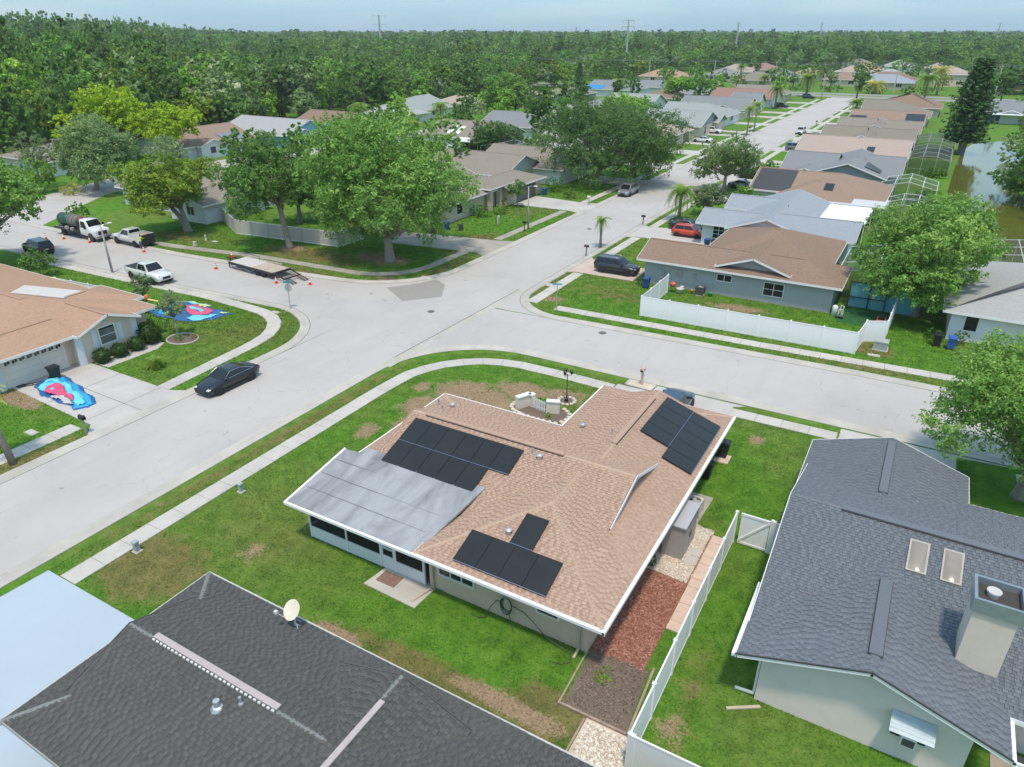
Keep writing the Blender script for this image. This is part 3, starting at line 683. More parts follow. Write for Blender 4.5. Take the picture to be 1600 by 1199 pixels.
zg = 2.61+4.125*.333; caps(roof, (-11.175,36.8,zg), (-11.175,35.7,zg), CAPT); caps(roof, (-11.175,29.8,zg), (-11.175,27.6,zg), CAPT)
for p, q in (((-23.5,32.3,2.62),(-21.6,30.4,3.25)), ((-15.3,38.4,2.62),(-13.4,36.5,3.25)), ((-7.05,38.4,2.62),(-8.95,36.5,3.25))): caps(roof, p, q, CAPT)
RV = paint("ridge_vent_black", (0.06,0.055,0.05), .8); RVB = shingle("brown_shingle", BRN, single=True)
ridge_vent(roof, (-20.95,27.1,zr), (-12.65,27.1,zr), RVB, .30); ridge_vent(roof, (-20.95,26.94,zr-.055), (-12.65,26.94,zr-.055), RV, .05, .06)
ridge_vent(roof, (-11.175,35.7,zg), (-11.175,29.85,zg), RVB, .30); ridge_vent(roof, (-11.02,35.7,zg-.055), (-11.02,29.85,zg-.055), RV, .05, .06)
for x, y, z in ((-22.1,29.7,3.47),(-21.1,28.7,3.8),(-14.2,26.6,4.16),(-11.75,31,3.79)): vent_pipe(roof, x, y, z)
for x, y, z in ((-21.2,29.8,3.43),(-13.7,26.45,4.12),(-12.55,21.45,3.38),(-13.9,32.0,3.07)): hood_vent(roof, x, y, z)
gut = MB()
gut.box(-16.05,-6.93,18.97,19.07,2.46,2.60); gut.box(-7.02,-6.90,18.97,38.45,2.45,2.605); gut.box(-23.62,-23.52,23.4,32.35,2.46,2.60); gut.box(-23.55,-15.3,32.33,32.42,2.46,2.6); gut.box(-15.42,-15.32,32.5,38.45,2.46,2.6)
gut.build("gutter", paint("white_gutter", (0.82,0.82,0.83), .35, .03), roof, world=True)
window(hh, 'S', 20.05, -14.45, 1.02, 1.8, .75, 3); window(hh, 'S', 20.05, -9.85, 1.2, .95, .75, 1)
window(hh, 'E', -8.0, 24.2, 1.1, 1.2, 1.0, 2); garage_door(hh, 'N', 37.5, -13.8, -8.8, 2.1, TRIM)
SP = paint("tan_spout", (0.50,0.42,0.33), .5)
downspout(hh, 'S', 20.05, -15.7, SP, ext=1.25, du=-.35); downspout(hh, 'S', 20.05, -8.35, SP, ext=.5); downspout(hh, 'E', -8.0, 36.6, SP, ext=.5)
# screened porch: flat membrane roof, white kick panels, dark screens
MEMB, nt, b = new_mat("porch_membrane"); p = wpos(nt)
mp = N(nt, "ShaderNodeMapping"); mp.inputs["Scale"].default_value = (1.0, .28, 1); mp.inputs["Rotation"].default_value = (0, 0, .5); lk(nt, p, mp.inputs[0])
st = noise(nt, mp.outputs[0], .75, 5, .6, .6); fi = noise(nt, p, 20, 3)
c = ramp(nt, st, [(.32, (.15,.155,.165)), (.45, (.25,.26,.275)), (.6, (.345,.36,.38)), (.72, (.29,.295,.315))])
c = mixc(nt, mth(nt, 'MULTIPLY', mth(nt, 'SUBTRACT', noise(nt, p, .5, 5, .7), .56), 3.0, True), c, (.17,.17,.175))
lk(nt, mixc(nt, mth(nt, 'MULTIPLY', fi, .15), c, (.25,.25,.26)), b.inputs["Base Color"]); b.inputs["Roughness"].default_value = .75
WHP = paint("white_kick_panel", (0.74,0.78,0.79), .5, .04)
po = MB(); po.slab([(-23.75,19.15,2.50),(-15.98,19.15,2.50),(-15.3,23.95,3.36),(-22.6,23.95,3.36),(-22.75,23.5,3.26),(-23.75,23.45,3.2)], .10); pr = po.build("porch_roof", MEMB, hh, world=True)
mb = MB(); mb.box(-23.83,-16.02,19.03,19.15,2.38,2.52); mb.slab([(-23.83,19.05,2.53),(-23.72,19.05,2.53),(-23.72,23.5,3.24),(-23.83,23.5,3.24)], .2); mb.build("fascia", TRIM, pr, world=True)
sm = MB()
for y in (20.4,21.5,22.6): sm.beam((-23.6,y,2.51+(y-19.15)*.172+.008), (-16.3,y,2.51+(y-19.15)*.172+.008), .03, .006)
sm.build("membrane_seam", paint("seam_grey", (.235,.24,.25), .8), pr, world=True)
for (u0, u1) in ((-23.25,-20.85),(-20.85,-18.72),(-17.85,-16.2)):
    k = MB(); k.box(u0,u1,19.97,20.03,.02,.69); k.build("kick_panel", WHP, hh, world=True)
    s = MB(); s.box(u0+.05,u1-.05,19.995,20.005,.71,2.4); s.build("insect_screen", screenmat("dark_screen", (.015,.015,.017), .62), hh, world=True)
k = MB(); k.box(-23.28,-23.22,20.03,22.7,.02,.69); k.build("kick_panel", WHP, hh, world=True)
s = MB(); s.box(-23.255,-23.245,20.05,22.7,.8,2.4); s.build("insect_screen", screenmat("dark_screen", (.015,.015,.017), .62), hh, world=True)
for u in (-23.25,-20.85,-18.72,-17.85,-16.2):
    q = MB(); q.box(u-.045,u+.045,19.945,20.045,.02,2.34); q.build("porch_post", TRIM, hh, world=True)
d = MB(); d.box(-18.66,-17.9,19.96,20.0,.05,.80); d.box(-18.66,-18.58,19.955,20.0,.8,2.2); d.box(-17.98,-17.9,19.955,20.0,.8,2.2); d.box(-18.58,-17.98,19.955,20.0,1.2,1.3); d.box(-18.58,-17.98,19.955,20.0,2.12,2.2)
dd = d.build("screen_door", WHP, hh, world=True); s = MB(); s.box(-18.58,-17.98,19.985,19.99,.82,2.12); s.build("insect_screen", screenmat("dark_screen", (.015,.015,.017), .62), dd, world=True)
fl_ = MB(); fl_.box(-23.2,-15.2,20.05,22.8,-.01,.05); fl_.build("porch_floor", paint("porch_tile", (.30,.27,.24), .7, .2, 2), hh, world=True)
mb = MB(); mb.box(-22.4,-20.6,21.4,22.2,.05,.5); mb.box(-22.4,-20.6,22.0,22.25,.5,.9); mb.box(-22.45,-22.25,21.4,22.2,.5,.68); mb.box(-20.75,-20.55,21.4,22.2,.5,.68)
tag(mb.build("porch_sofa", paint("dark_wicker", (.09,.075,.06), .8)), "dark wicker sofa inside the screened porch", "sofa")
panels("ten by two run of black panels on the rear slope above the porch roof", "solar_array", (-21.33,23.39,2.6+1.49*.333+.02), (1,0,0), (0,1,.333), [(0,5),(0,6)], 1.118, 1.665, "rooftop solar arrays")["label"] = "eleven-panel black solar array on the slope above the porch roof"
panels("", "solar_array", (-14.12,19.42,2.6+.32*.333+.02), (1,0,0), (0,1,.333), [(0,4),(1.87,1)], 1.118, 1.66, "rooftop solar arrays")["label"] = "five-panel black solar array on the bedroom slope over the hose reel"
panels("", "solar_array", (-7.33,30.85,2.6+.28*.333+.02), (0,1,0), (-1,0,.333), [(0,5),(1.12,4)], 1.115, 1.70, "rooftop solar arrays")["label"] = "nine-panel black solar array on the garage slope beside the white gutter"
# hose on its wall hanger
HOSE = paint("green_hose", (.02,.10,.07), .5); HB = paint("dark_hose", (.06,.05,.04), .6)
hr = thing("garden_hose", "coiled dark green garden hose on a wall hanger, loose end along the wall", "hose", (-11.75,19.98,0))
mb = MB()
for i in range(5):
    r = .30+.025*i; mb.tube([(r*.72*math.cos(t), -.05-.03*i+.02*math.sin(3*t+i), .95+r*1.15*math.sin(t)) for t in [2*PI*k/20 for k in range(21)]], .016, 5)
mb.build("coil", HOSE, hr); mb = MB(); mb.tube([(-.16,0,1.35),(-.16,-.2,1.35),(-.1,-.24,1.45),(.1,-.24,1.45),(.16,-.2,1.35),(.16,0,1.35)], .015, 5); mb.tube([(0,0,1.35),(0,-.2,1.35),(0,-.24,1.47)], .015, 5); mb.build("hanger", paint("grey_wire", (.4,.42,.4), .4), hr)
mb = MB(); mb.tube([(.25,-.1,1.05),(.9,-.15,1.0),(1.4,-.2,.7),(2.0,-.3,.35),(2.7,-.35,.2),(3.2,-.4,.12),(3.4,-.7,.03),(3.1,-1.0,.02),(2.6,-1.1,.02)], .018, 5); mb.tube([(-.25,-.1,1.05),(-.5,-.12,1.0),(-.75,-.2,.6),(-.9,-.4,.1),(-1.2,-.5,.02),(-1.6,-.5,.02)], .018, 5); mb.tube([(.1,-.1,.6),(.35,-.3,.2),(.6,-.5,.02)], .018, 5); mb.build("loose_end", HB, hr)
mat_ = MB(); mat_.box(-18.35,-17.3,19.05,19.8,.05,.075); tag(mat_.build("door_mat", paint("brown_mat", (.24,.15,.12), .95, .35, 9)), "brown woven mat on the slab outside the porch door", "mat")
# --- side yard: mulch, soil, shell gravel, stepping slabs
def chips(name, poly, n, col, size, label, cat, zb=.02, seed=2, flat=.3):
    x0=min(q[0] for q in poly); x1=max(q[0] for q in poly); y0=min(q[1] for q in poly); y1=max(q[1] for q in poly); rs = np.random.RandomState(seed)
    P = np.empty((n,4,3)); c = np.column_stack([rs.uniform(x0,x1,n), rs.uniform(y0,y1,n), zb+rs.uniform(.004,.03,n)])
    a = rs.uniform(0,2*PI,n); L = size*rs.uniform(.5,1.4,n); w = L*rs.uniform(.25,.8,n) if flat > .2 else L*rs.uniform(.6,1,n); ti = rs.uniform(-.5,.5,n)*flat
    ux = np.column_stack([np.cos(a), np.sin(a), ti]); vx = np.column_stack([-np.sin(a), np.cos(a), rs.uniform(-.5,.5,n)*flat])
    for k, (i, j) in enumerate(((-1,-1),(1,-1),(1,1),(-1,1))): P[:,k,:] = c+ux*(L[:,None]*i/2)+vx*(w[:,None]*j/2)
    o = link(name, quads_mesh(name, P, col, rs.uniform(0,1,n)), None); return tag(o, label, cat, kind="stuff")
def chipmat(name, a, b_, c_):
    m, nt, b = new_mat(name); at = N(nt, "ShaderNodeAttribute"); at.attribute_name = "tint"
    lk(nt, ramp(nt, at.outputs["Fac"], [(0, a), (.5, b_), (1, c_)]), b.inputs["Base Color"]); b.inputs["Roughness"].default_value = .9; return m
def bed(name, poly, mat, z=.018):
    PAVED.append(poly); return struct(MB().prism(poly, -.02, z).build(name, mat))
MUL = slabmat("red_mulch_bed", (.27,.115,.08), .25, (.19,.085,.06)); SOIL = slabmat("grey_soil", (.16,.125,.10), .25, (.09,.07,.055)); SHELL = slabmat("shell_gravel", (.58,.50,.40), .15, (.40,.33,.25))
bed("mulch_bed", [(-7.95,20.4),(-5.65,20.4),(-5.65,26.0),(-7.0,26.3),(-7.95,26.2)], MUL); chips("mulch", [(-7.95,20.3),(-5.65,26.1)], 5200, chipmat("mulch_chip", (.17,.065,.042), (.30,.125,.085), (.44,.24,.18)), .09, "red wood mulch beside the taupe house", "mulch")
bed("soil_bed", [(-7.75,17.3),(-5.2,17.3),(-5.45,20.4),(-7.9,20.4)], SOIL, .02); chips("soil", [(-7.7,17.35),(-5.4,20.5)], 2200, chipmat("soil_crumb", (.07,.05,.04), (.17,.13,.10), (.28,.21,.16)), .06, "bare grey soil bed by the white fence corner", "soil")
bed("gravel_bed", [(-7.9,26.3),(-5.65,26.1),(-5.65,30.4),(-7.9,31.2)], SHELL, .022); chips("gravel", [(-7.9,26.2),(-5.65,30.6)], 4200, chipmat("shell_bit", (.38,.30,.22), (.62,.54,.44), (.80,.75,.68)), .06, "pale shell gravel around the grey shed", "gravel", .022, 4, .15)
bed("gravel_bed", [(-6.7,14.6),(-4.75,14.6),(-4.75,17.2),(-6.7,17.2)], SHELL, .022); chips("gravel", [(-6.6,14.7),(-4.8,17.1)], 2200, chipmat("shell_bit2", (.36,.27,.19), (.60,.52,.43), (.80,.76,.70)), .07, "pale shell gravel at the fence corner by the dark roof", "gravel", .022, 5, .15)
bed("gravel_bed", [(-5.0,17.2),(-4.72,17.2),(-4.72,30.4),(-4.98,30.4)], SHELL, .02)
edg = MB(); edg.beam((-7.85,17.25,.06),(-5.0,17.25,.06),.09,.12); edg.beam((-7.9,17.2,.05),(-8.0,20.1,.05),.07,.10); edg.beam((-5.1,17.2,.06),(-5.3,20.6,.06),.09,.12); edg.beam((-6.75,17.1,.05),(-6.75,14.4,.05),.07,.10)
tag(edg.build("timber_edging", paint("weathered_timber", (.36,.28,.22), .9, .3)), "weathered timber edging round the grey soil bed", "edging")
pt = thing("stepping_path", "line of pale pink stepping slabs between mulch bed and white fence", "path", (-5.3,26,0)); rr = random.Random(9)
PV = paint("pale_pink_slab", (.62,.47,.38), .9, .12, 2)
for i in range(12):
    y = 22.95+i*.605; mb = MB(); mb.box(-5.62,-5.02,y,y+.585,.0,.065+rr.uniform(-.008,.008)); mb.build("paver", PV, pt, world=True)
for q in range(2):
    mb = MB(); mb.box(-6.3,-5.75,27.5+q*.65,28.1+q*.65,.0,.06); mb.build("paver", WALK, pt, world=True)
e = MB(); e.box(-5.72,-5.66,23.2,30.2,0,.05); e.box(-4.98,-4.93,23,30.2,0,.05); e.build("brick_edge", paint("brick_red", (.30,.12,.08), .9), pt, world=True)
# grey storage shed
GS = paint("shed_taupe", (.36,.34,.32), .6, .05); sh_ = thing("storage_shed", "tall grey resin storage shed against the eave of the taupe house", "shed", (-6.95,28.6,0))
mb = MB(); mb.box(-.5,.5,-1.05,1.05,0,1.86); mb.build("body", GS, sh_); mb = MB(); mb.box(-.58,.58,-1.12,1.12,1.862,1.93); mb.box(-.02,.6,-1.15,1.15,1.93,1.97); mb.slab([(-.6,-1.15,1.98),(.6,-1.15,1.98),(.6,1.15,2.02),(-.6,1.15,2.02)],.05); mb.build("lid", paint("shed_lid", (.42,.415,.44), .5, .04), sh_)
for k in (-1,1):
    mb = MB(); mb.box(.5,.53,k*.52-.49,k*.52+.49,.06,1.82); dd = mb.build("door", GS, sh_); mb = MB(); mb.box(.53,.56,k*.1-.02,k*.1+.02,.8,1.1); mb.build("handle", paint("dark_metal", (.05,.05,.05), .4), dd)
def condenser(loc, label, c=(.55,.54,.50), s=.8, rotz=0):
    t = thing("air_conditioner", label, "air conditioner", loc, rotz); h = s/2; b = MB(); b.box(-h,h,-h,h,.0,.06); b.build("pad", CONC, t)
    b = MB(); b.box(-h*.9,h*.9,-h*.9,h*.9,.06,.78); b.build("coil_case", paint("coil_dark", (.09,.09,.085), .7), t)
    b = MB()
    for i in range(7): z=.12+i*.09; b.box(-h*.93,h*.93,-h*.93,h*.93,z,z+.025)
    for sx_ in (-1,1):
        for sy in (-1,1): b.box(sx_*h*.94-.03,sx_*h*.94+.03,sy*h*.94-.03,sy*h*.94+.03,.06,.80)
    b.build("louvre_cage", paint("ac_beige_%.2f" % c[0], c, .5), t)
    b = MB(); r=h*.78; n=20
    vs=[]; fs=[]
    for k in range(n):
        a=2*PI*k/n; ca,sa=math.cos(a),math.sin(a); m_=max(abs(ca),abs(sa)); vs += [(h*.97*ca/m_,h*.97*sa/m_,.86),(r*ca,r*sa,.86),(r*ca,r*sa,.78),(h*.97*ca/m_,h*.97*sa/m_,.78)]
    for k in range(n):
        j=(k+1)%n; fs += [(4*k,4*j,4*j+1,4*k+1),(4*k+1,4*j+1,4*j+2,4*k+2),(4*k,4*k+3,4*j+3,4*j)]
    b.add(vs,fs); b.build("top_ring", paint("ac_beige_%.2f" % c[0], c, .5), t)
    b = MB()
    for k in range(3): a=2*PI*k/3; b.beam((0,0,.80),(r*.85*math.cos(a),r*.85*math.sin(a),.805),.22,.015)
    b.lathe([(.1,.78),(.1,.84)],(0,0,0),8); b.build("fan", paint("fan_grey", (.5,.5,.5), .5), t)
    b = MB()
    for k in range(1,5): b.tube([(r*k/5*math.cos(a),r*k/5*math.sin(a),.865) for a in [2*PI*i/14 for i in range(15)]], .006, 3)
    b.build("fan_guard", paint("guard_wire", (.3,.3,.3), .5), t); return t
pave("equipment_pad", [(-7.95,30.6),(-6.6,30.6),(-6.5,33.4),(-7.95,33.4)], WALKD, .06); condenser((-7.05,31.5,.06), "beige air conditioner with round fan on the slab behind the grey shed")
def bin_(loc, rotz, col, label, group=None, lidcol=None, cname="bin"):
    t = thing("wheelie_bin", label, "bin", loc, rotz, group); m = paint(cname+"_plastic", col, .5, .06)
    b = MB(); b.add([(-.22,-.26,.08),(.22,-.26,.08),(.22,.24,.08),(-.22,.24,.08),(-.28,-.34,.98),(.28,-.34,.98),(.28,.34,.98),(-.28,.34,.98)], [(0,3,2,1),(4,5,6,7),(0,1,5,4),(1,2,6,5),(2,3,7,6),(3,0,4,7)]); b.box(-.31,.31,-.37,.37,.92,.98); b.build("body", m, t)
    b = MB(); b.add([(-.31,-.38,.985),(.31,-.38,.985),(.31,.4,.985),(-.31,.4,.985),(-.27,-.32,1.07),(.27,-.32,1.07),(.27,.36,1.09),(-.27,.36,1.09)], [(0,3,2,1),(4,5,6,7),(0,1,5,4),(1,2,6,5),(2,3,7,6),(3,0,4,7)]); b.build("lid", paint(cname+"_lid", lidcol or col, .45, .06), t)
    b = MB(); b.tube([(-.25,.42,1.0),(.25,.42,1.0)], .02, 6); b.build("handle", m, t)
    for s in (-1,1):
        b = MB(); b.lathe([(.04,-.03),(.13,-.03),(.13,.03),(.04,.03)], (s*.26,.27,.13), 12, 'x'); b.build("wheel", paint("black_rubber", (.02,.02,.02), .8), t)
    return t
bin_((-7.25,37.9,.07), PI/2, (.02,.022,.025), "black wheelie bin on a paver beside the garage wall", cname="black_bin"); tag(MB().box(-7.6,-6.75,37.2,38.2,0,.06).build("bin_paver", PV), "pale paver slab under the black wheelie bin by the garage", "paver")
bin_((-7.5,35.2,.03), PI/2, (.025,.027,.03), "black bin half hidden under the garage eave", cname="black_bin")
# --- front garden feature
gw = thing("garden_wall", "low white block garden wall with picket gate in a mulched bed", "garden wall", (-19.6,37.5,0)); WST = paint("white_block", (.72,.68,.60), .85, .08, 6, bumpy=.3)
for (p, q) in (((-21.0,37.0),(-20.5,38.0)), ((-20.5,38.0),(-20.15,37.85)), ((-19.05,37.6),(-18.2,37.9))):
    b = MB(); b.beam((p[0],p[1],.42),(q[0],q[1],.42),.30,.84); b.build("block_pier", WST, gw, world=True)
    b = MB(); b.beam((p[0],p[1],.89),(q[0],q[1],.89),.40,.09); b.build("coping", TRIM, gw, world=True)
b = MB(); b.beam((-20.12,37.75,.22),(-19.08,37.55,.22),.03,.08); b.beam((-20.12,37.75,.66),(-19.08,37.55,.66),.03,.08); b.build("gate_rail", TRIM, gw, world=True)
for i in range(8):
    x=-20.08+i*.135; y=37.72-i*.026; b = MB(); b.box(x-.04,x+.04,y-.055,y-.03,.05,.82); b.build("picket", TRIM, gw, world=True)
bed("mulch_bed", [(-21.5,37.3),(-21.2,36.75),(-20.3,36.45),(-19.2,36.35),(-17.8,36.4),(-17.3,37.2),(-17.5,38.1),(-18.5,38.5),(-20.2,38.6),(-21.2,38.2)], SOIL, .03)
bs = thing("stone_edging", "curved edging of pale rough stones round the garden wall bed", "edging", (-19.5,37.3,0)); STN = paint("pale_stone", (.60,.54,.46), .9, .2, 5)
for i, (x,y) in enumerate([(-21.5,37.3),(-21.4,37.0),(-21.15,36.75),(-20.85,36.6),(-20.5,36.5),(-20.15,36.42),(-19.8,36.38),(-19.4,36.36),(-19.0,36.36),(-18.6,36.38),(-18.2,36.4),(-17.8,36.45),(-17.5,36.8),(-17.35,37.2),(-17.35,37.6),(-17.5,38.0),(-21.5,37.6),(-21.4,37.95),(-17.8,38.3),(-18.1,38.45)]):
    b = MB(); b.ell((x,y,.07),(.19,.15,.11),8,5,.12,i); b.build("stone", STN, bs, world=True)
pave("garden_path", [(-17.3,36.2),(-15.9,34.2),(-15.7,38.0),(-16.6,39.6),(-17.0,39.2),(-17.25,38.0)], WALK, .03)
ef = MB(); ef.tube([(-17.4,36.3,.03),(-17.32,37.2,.04),(-17.25,38.0,.04),(-17.05,39.0,.04),(-16.6,39.7,.04),(-15.9,40.0,.04)], .09, 6); tag(ef.build("path_edging", paint("brick_edge_tan", (.50,.38,.30), .9)), "curved tan brick edging beside the front path", "edging")
def lamp3(loc, label):
    t = thing("lamp_post", label, "lamp post", loc); m = paint("black_iron", (.015,.015,.017), .4); b = MB(); b.lathe([(.14,0),(.14,.12),(.07,.2),(.05,.5),(.035,.6),(.03,2.1)], (0,0,0), 10); b.build("post", m, t, True)
    for a in (0.3, 0.3+2*PI/3, 0.3+4*PI/3):
        b = MB(); b.tube([(0,0,1.95),(.14*math.cos(a),.14*math.sin(a),2.02),(.26*math.cos(a),.26*math.sin(a),2.0),(.28*math.cos(a),.28*math.sin(a),2.12)], .018, 6); b.build("arm", m, t)
        x,y=.28*math.cos(a),.28*math.sin(a); b = MB(); b.lathe([(.04,2.12),(.09,2.17),(.11,2.36),(.13,2.37),(.02,2.48)], (x,y,0), 8); l = b.build("lantern", m, t)
        b = MB(); b.lathe([(.075,2.18),(.095,2.35)], (x,y,0), 8); b.build("lantern_glass", glassy("lamp_glass", (.25,.25,.23), .2), l)
    return t
lamp3((-18.55,39.7,0), "black three-lantern lamp post in a round stone ring on the front lawn")
rg = thing("stone_ring", "round ring of pale stones at the foot of the lamp post", "edging", (-18.55,39.7,0))
for i in range(12):
    a=2*PI*i/12; b = MB(); b.ell((.58*math.cos(a),.58*math.sin(a),.06),(.15,.12,.09),8,5,.1,i); b.build("stone", STN, rg)
bed("soil_ring", [(-18.55+.5*math.cos(2*PI*i/14),39.7+.5*math.sin(2*PI*i/14)) for i in range(14)], SOIL, .02)
# mailbox in its square shell bed
mbx = thing("mailbox", "pink mailbox on a post in a square shell bed by the kerb", "mailbox", (-14.95,44.75,0)); PK = paint("pink_post", (.56,.42,.37), .7)
MB().box(-.07,.07,-.07,.07,0,1.15).build("post", PK, mbx); b = MB(); b.tube([(0,-.28,1.25),(0,.28,1.25)], .13, 10); b.box(-.13,.13,-.28,.28,1.12,1.25); b.build("box", PK, mbx); b = MB(); b.box(-.02,.02,-.32,-.3,1.3,1.5); b.box(.14,.15,-.1,.1,1.3,1.36); b.build("flag", paint("pink_flag", (.6,.35,.3), .6), mbx)
bed("shell_bed", [(-16.0,44.15),(-14.0,44.1),(-14.0,45.15),(-16.0,45.2)], SHELL, .055); b = MB()
for p,q in (((-16.0,44.15),(-14.0,44.1)),((-14.0,44.1),(-14.0,45.15)),((-14.0,45.15),(-16.0,45.2)),((-16.0,45.2),(-16.0,44.15))): b.beam((*p,.05),(*q,.05),.1,.08)
tag(b.build("bed_border", CONC), "square pale concrete border round the mailbox bed", "edging")
# ---------------------------------------------------------------- white vinyl fences
VIN = paint("white_vinyl", (.82,.84,.86), .4, .03); VINW = paint("white_vinyl_warm", (.78,.79,.80), .4, .03)
def fence(name, label, pts, h=1.83, step=2.44, mat=None, capmat=None, group="white vinyl fences", bay=None):
    mat = mat or VIN; t = thing(name, label, "fence", (pts[0][0],pts[0][1],0), 0, group); capmat = capmat or TRIM
    for (a, b_) in zip(pts[:-1], pts[1:]):
        A=Vector((*a,0)); B=Vector((*b_,0)); L=(B-A).length; n=max(1,round(L/step)); d=(B-A)/n; u=d.normalized(); v=Vector((-u.y,u.x,0))
        for i in range(n+1):
            if i == n and b_ != pts[-1]: continue
            p=A+d*i; m=MB(); m.box(p.x-.065,p.x+.065,p.y-.065,p.y+.065,0,h+.06); o=m.build("post", mat, t, world=True)
            m=MB(); m.add([(p.x-.08,p.y-.08,h+.06),(p.x+.08,p.y-.08,h+.06),(p.x+.08,p.y+.08,h+.06),(p.x-.08,p.y+.08,h+.06),(p.x,p.y,h+.16)],[(0,3,2,1),(0,1,4),(1,2,4),(2,3,4),(3,0,4)]); m.build("cap", capmat, o, world=True)
        for i in range(n):
            p=A+d*i; q=A+d*(i+1); m=MB(); m.beam(p+u*.05+Vector((0,0,h/2+.02)), q-u*.05+Vector((0,0,h/2+.02)), .035, h-.12)
            k=int(L/n/.15)
            for j in range(1,k): c=p+d*(j/k); m.beam(c+Vector((0,0,.1)), c+Vector((0,0,h-.06)), .045, .012)
            o=m.build("panel", mat, t, world=True)
            m=MB(); m.beam(p+u*.06+Vector((0,0,h-.02)), q-u*.06+Vector((0,0,h-.02)), .06, .09); m.build("top_rail", TRIM, o, world=True)
            m=MB(); m.beam(p+u*.06+Vector((0,0,.08)), q-u*.06+Vector((0,0,.08)), .06, .12); m.build("bottom_rail", TRIM, o, world=True)
    return t
fence("vinyl_fence", "white vinyl fence between the taupe house and the slate-roofed house", [(-4.65,16.0),(-4.65,30.2)])
fence("vinyl_fence", "short white vinyl fence across the corner at the very bottom of the picture", [(-4.52,15.98),(1.2,15.98)])
gt = thing("vinyl_gate", "white vinyl yard gate with diagonal brace beside the slate roof", "gate", (-4.5,30.25,0)); b = MB(); b.box(0.08,1.42,-.02,.02,.12,1.78); b.build("panel", VIN, gt)
b = MB(); b.beam((.08,-.04,.2),(1.42,-.04,1.7),.05,.09); b.build("brace", TRIM, gt); b = MB(); b.box(.06,1.44,-.045,.045,1.72,1.84); b.box(.06,1.44,-.045,.045,.06,.18); b.build("rail", TRIM, gt); b = MB(); b.box(1.46,1.6,-.07,.07,0,1.95); b.build("post", TRIM, gt)
fence("vinyl_fence", "short white fence piece joining the gate to the slate-roofed house", [(-2.85,30.25),(-1.55,30.25)], step=1.3)
# ---------------------------------------------------------------- dark grey roof at the lower left
GRY = ((0.044,0.044,0.042),(0.080,0.080,0.077),(0.128,0.128,0.123),(0.105,0.107,0.102)); GCAP = shingle("green_grey_cap", ((.15,.165,.157),(.19,.205,.197),(.23,.25,.24),(.19,.205,.197)), single=True)
lh = thing("grey_roof_house", "house with charcoal shingle roof and satellite dish beside the blue driveway", "house", (-12,9,0))
walls(lh, [(-21.8,2.2,6.4,12.9),(-14.8,-8.2,-3,12.9)], paint("pale_grey_stucco", (.62,.62,.62), .9))
r5, polys5, _ = make_roof(lh, [('x',-22.65,3.0,5.5,13.75,(1.55,'g')), ('y',-15.6,-7.4,-4.0,13.76,('g',1.4))], shingle("charcoal_shingle", GRY), gabmat=shingle("charcoal_shingle", GRY, single=True), rake=lambda c: shingle("charcoal_shingle", GRY, single=True), trim=paint("dull_fascia", (.40,.40,.385), .6))
lay_shingles(r5, polys5, "charcoal_shingle", GRY, tabw=.26, exp0=.135, seed=5, hide=lambda q: q.y < 6.5 or q.z < 2.62 or (-14.8 < q.x < -8.2 and q.y < 12.4) and q.z < 3.0)
zl = 2.6+4.125*.333
caps(r5, (-22.65,13.75,2.62), (-21.1,12.2,3.13), GCAP, .34); caps(r5, (-22.65,5.5,2.62), (-21.1,7.05,3.13), GCAP, .34); caps(r5, (-21.35,9.625,zl), (-20.1,9.625,zl), GCAP, .34); caps(r5, (-14.0,9.625,zl), (-12.0,9.625,zl), GCAP, .34)
zb = 2.604+4.1*.333; caps(r5, (-11.5,12.65,zb), (-11.5,11.6,zb), GCAP, .34)
PV_ = paint("pink_ridge_vent", (.44,.385,.375), .6); ridge_vent(r5, (-20.05,9.72,zl), (-14.05,9.72,zl), PV_, .22, .07); ridge_vent(r5, (-11.4,11.55,zb), (-11.4,4,zb), PV_, .2, .07)
b = MB()
for i in range(30): x=-20.0+i*.2; b.box(x,x+.10,9.53,9.58,zl-.02,zl+.05)
b.build("vent_louvres", TRIM, r5, world=True)
b = MB(); b.box(-22.76,-22.68,5.4,13.83,2.44,2.58); b.box(-22.74,3,13.79,13.86,2.44,2.58); b.build("gutter", paint("dull_gutter", (.52,.52,.50), .5, .1), r5, world=True)
vent_pipe(r5, -15.3, 9.3, zl-.1, .05, .3, paint("galvanised", (.55,.57,.58), .35, metal=.6)); vent_pipe(r5, -15.95, 8.9, zl-.23, .11, .3, paint("galvanised", (.55,.57,.58), .35, metal=.6))
ds = thing("satellite_dish", "pale satellite dish on a bent mast at the charcoal roof edge", "dish", (-17.2,13.3,2.76)); GA = paint("dish_grey", (.62,.60,.56), .5); b = MB()
vs=[]; fs=[]; nr=6; ns=18; ax=Vector((0.0,-.72,.65)).normalized(); s1=ax.cross(Vector((0,0,1))).normalized(); s2=s1.cross(ax)
for i in range(nr+1):
    r=.36*i/nr
    for j in range(ns): a=2*PI*j/ns; vs.append(Vector((0,0,.80))+s1*(r*math.cos(a))+s2*(r*1.1*math.sin(a))+ax*(.35*r*r))
for i in range(nr):
    for j in range(ns): fs.append((i*ns+j,i*ns+(j+1)%ns,(i+1)*ns+(j+1)%ns,(i+1)*ns+j))
b.add(vs,fs); b.build("reflector", paint("dish_cream", (.72,.66,.54), .5, .08), ds, True); b = MB(); b.tube([(0,0,0),(.02,0,.35),(.05,-.03,.6),(0,0,.78)], .03, 7); b.tube([(0,.3,-.05),(.03,0,.4)], .015, 5); b.tube([(.3,-.1,-.1),(.03,0,.4)], .015, 5); b.box(-.15,.15,-.12,.12,-.04,.0); b.build("mast", GA, ds)
b = MB(); b.tube([(0,0,.55),(-.2,-.3,.62),(-.3,-.5,.95)], .018, 5); b.box(-.36,-.24,-.56,-.44,.9,1.02); b.build("feed_arm", GA, ds)
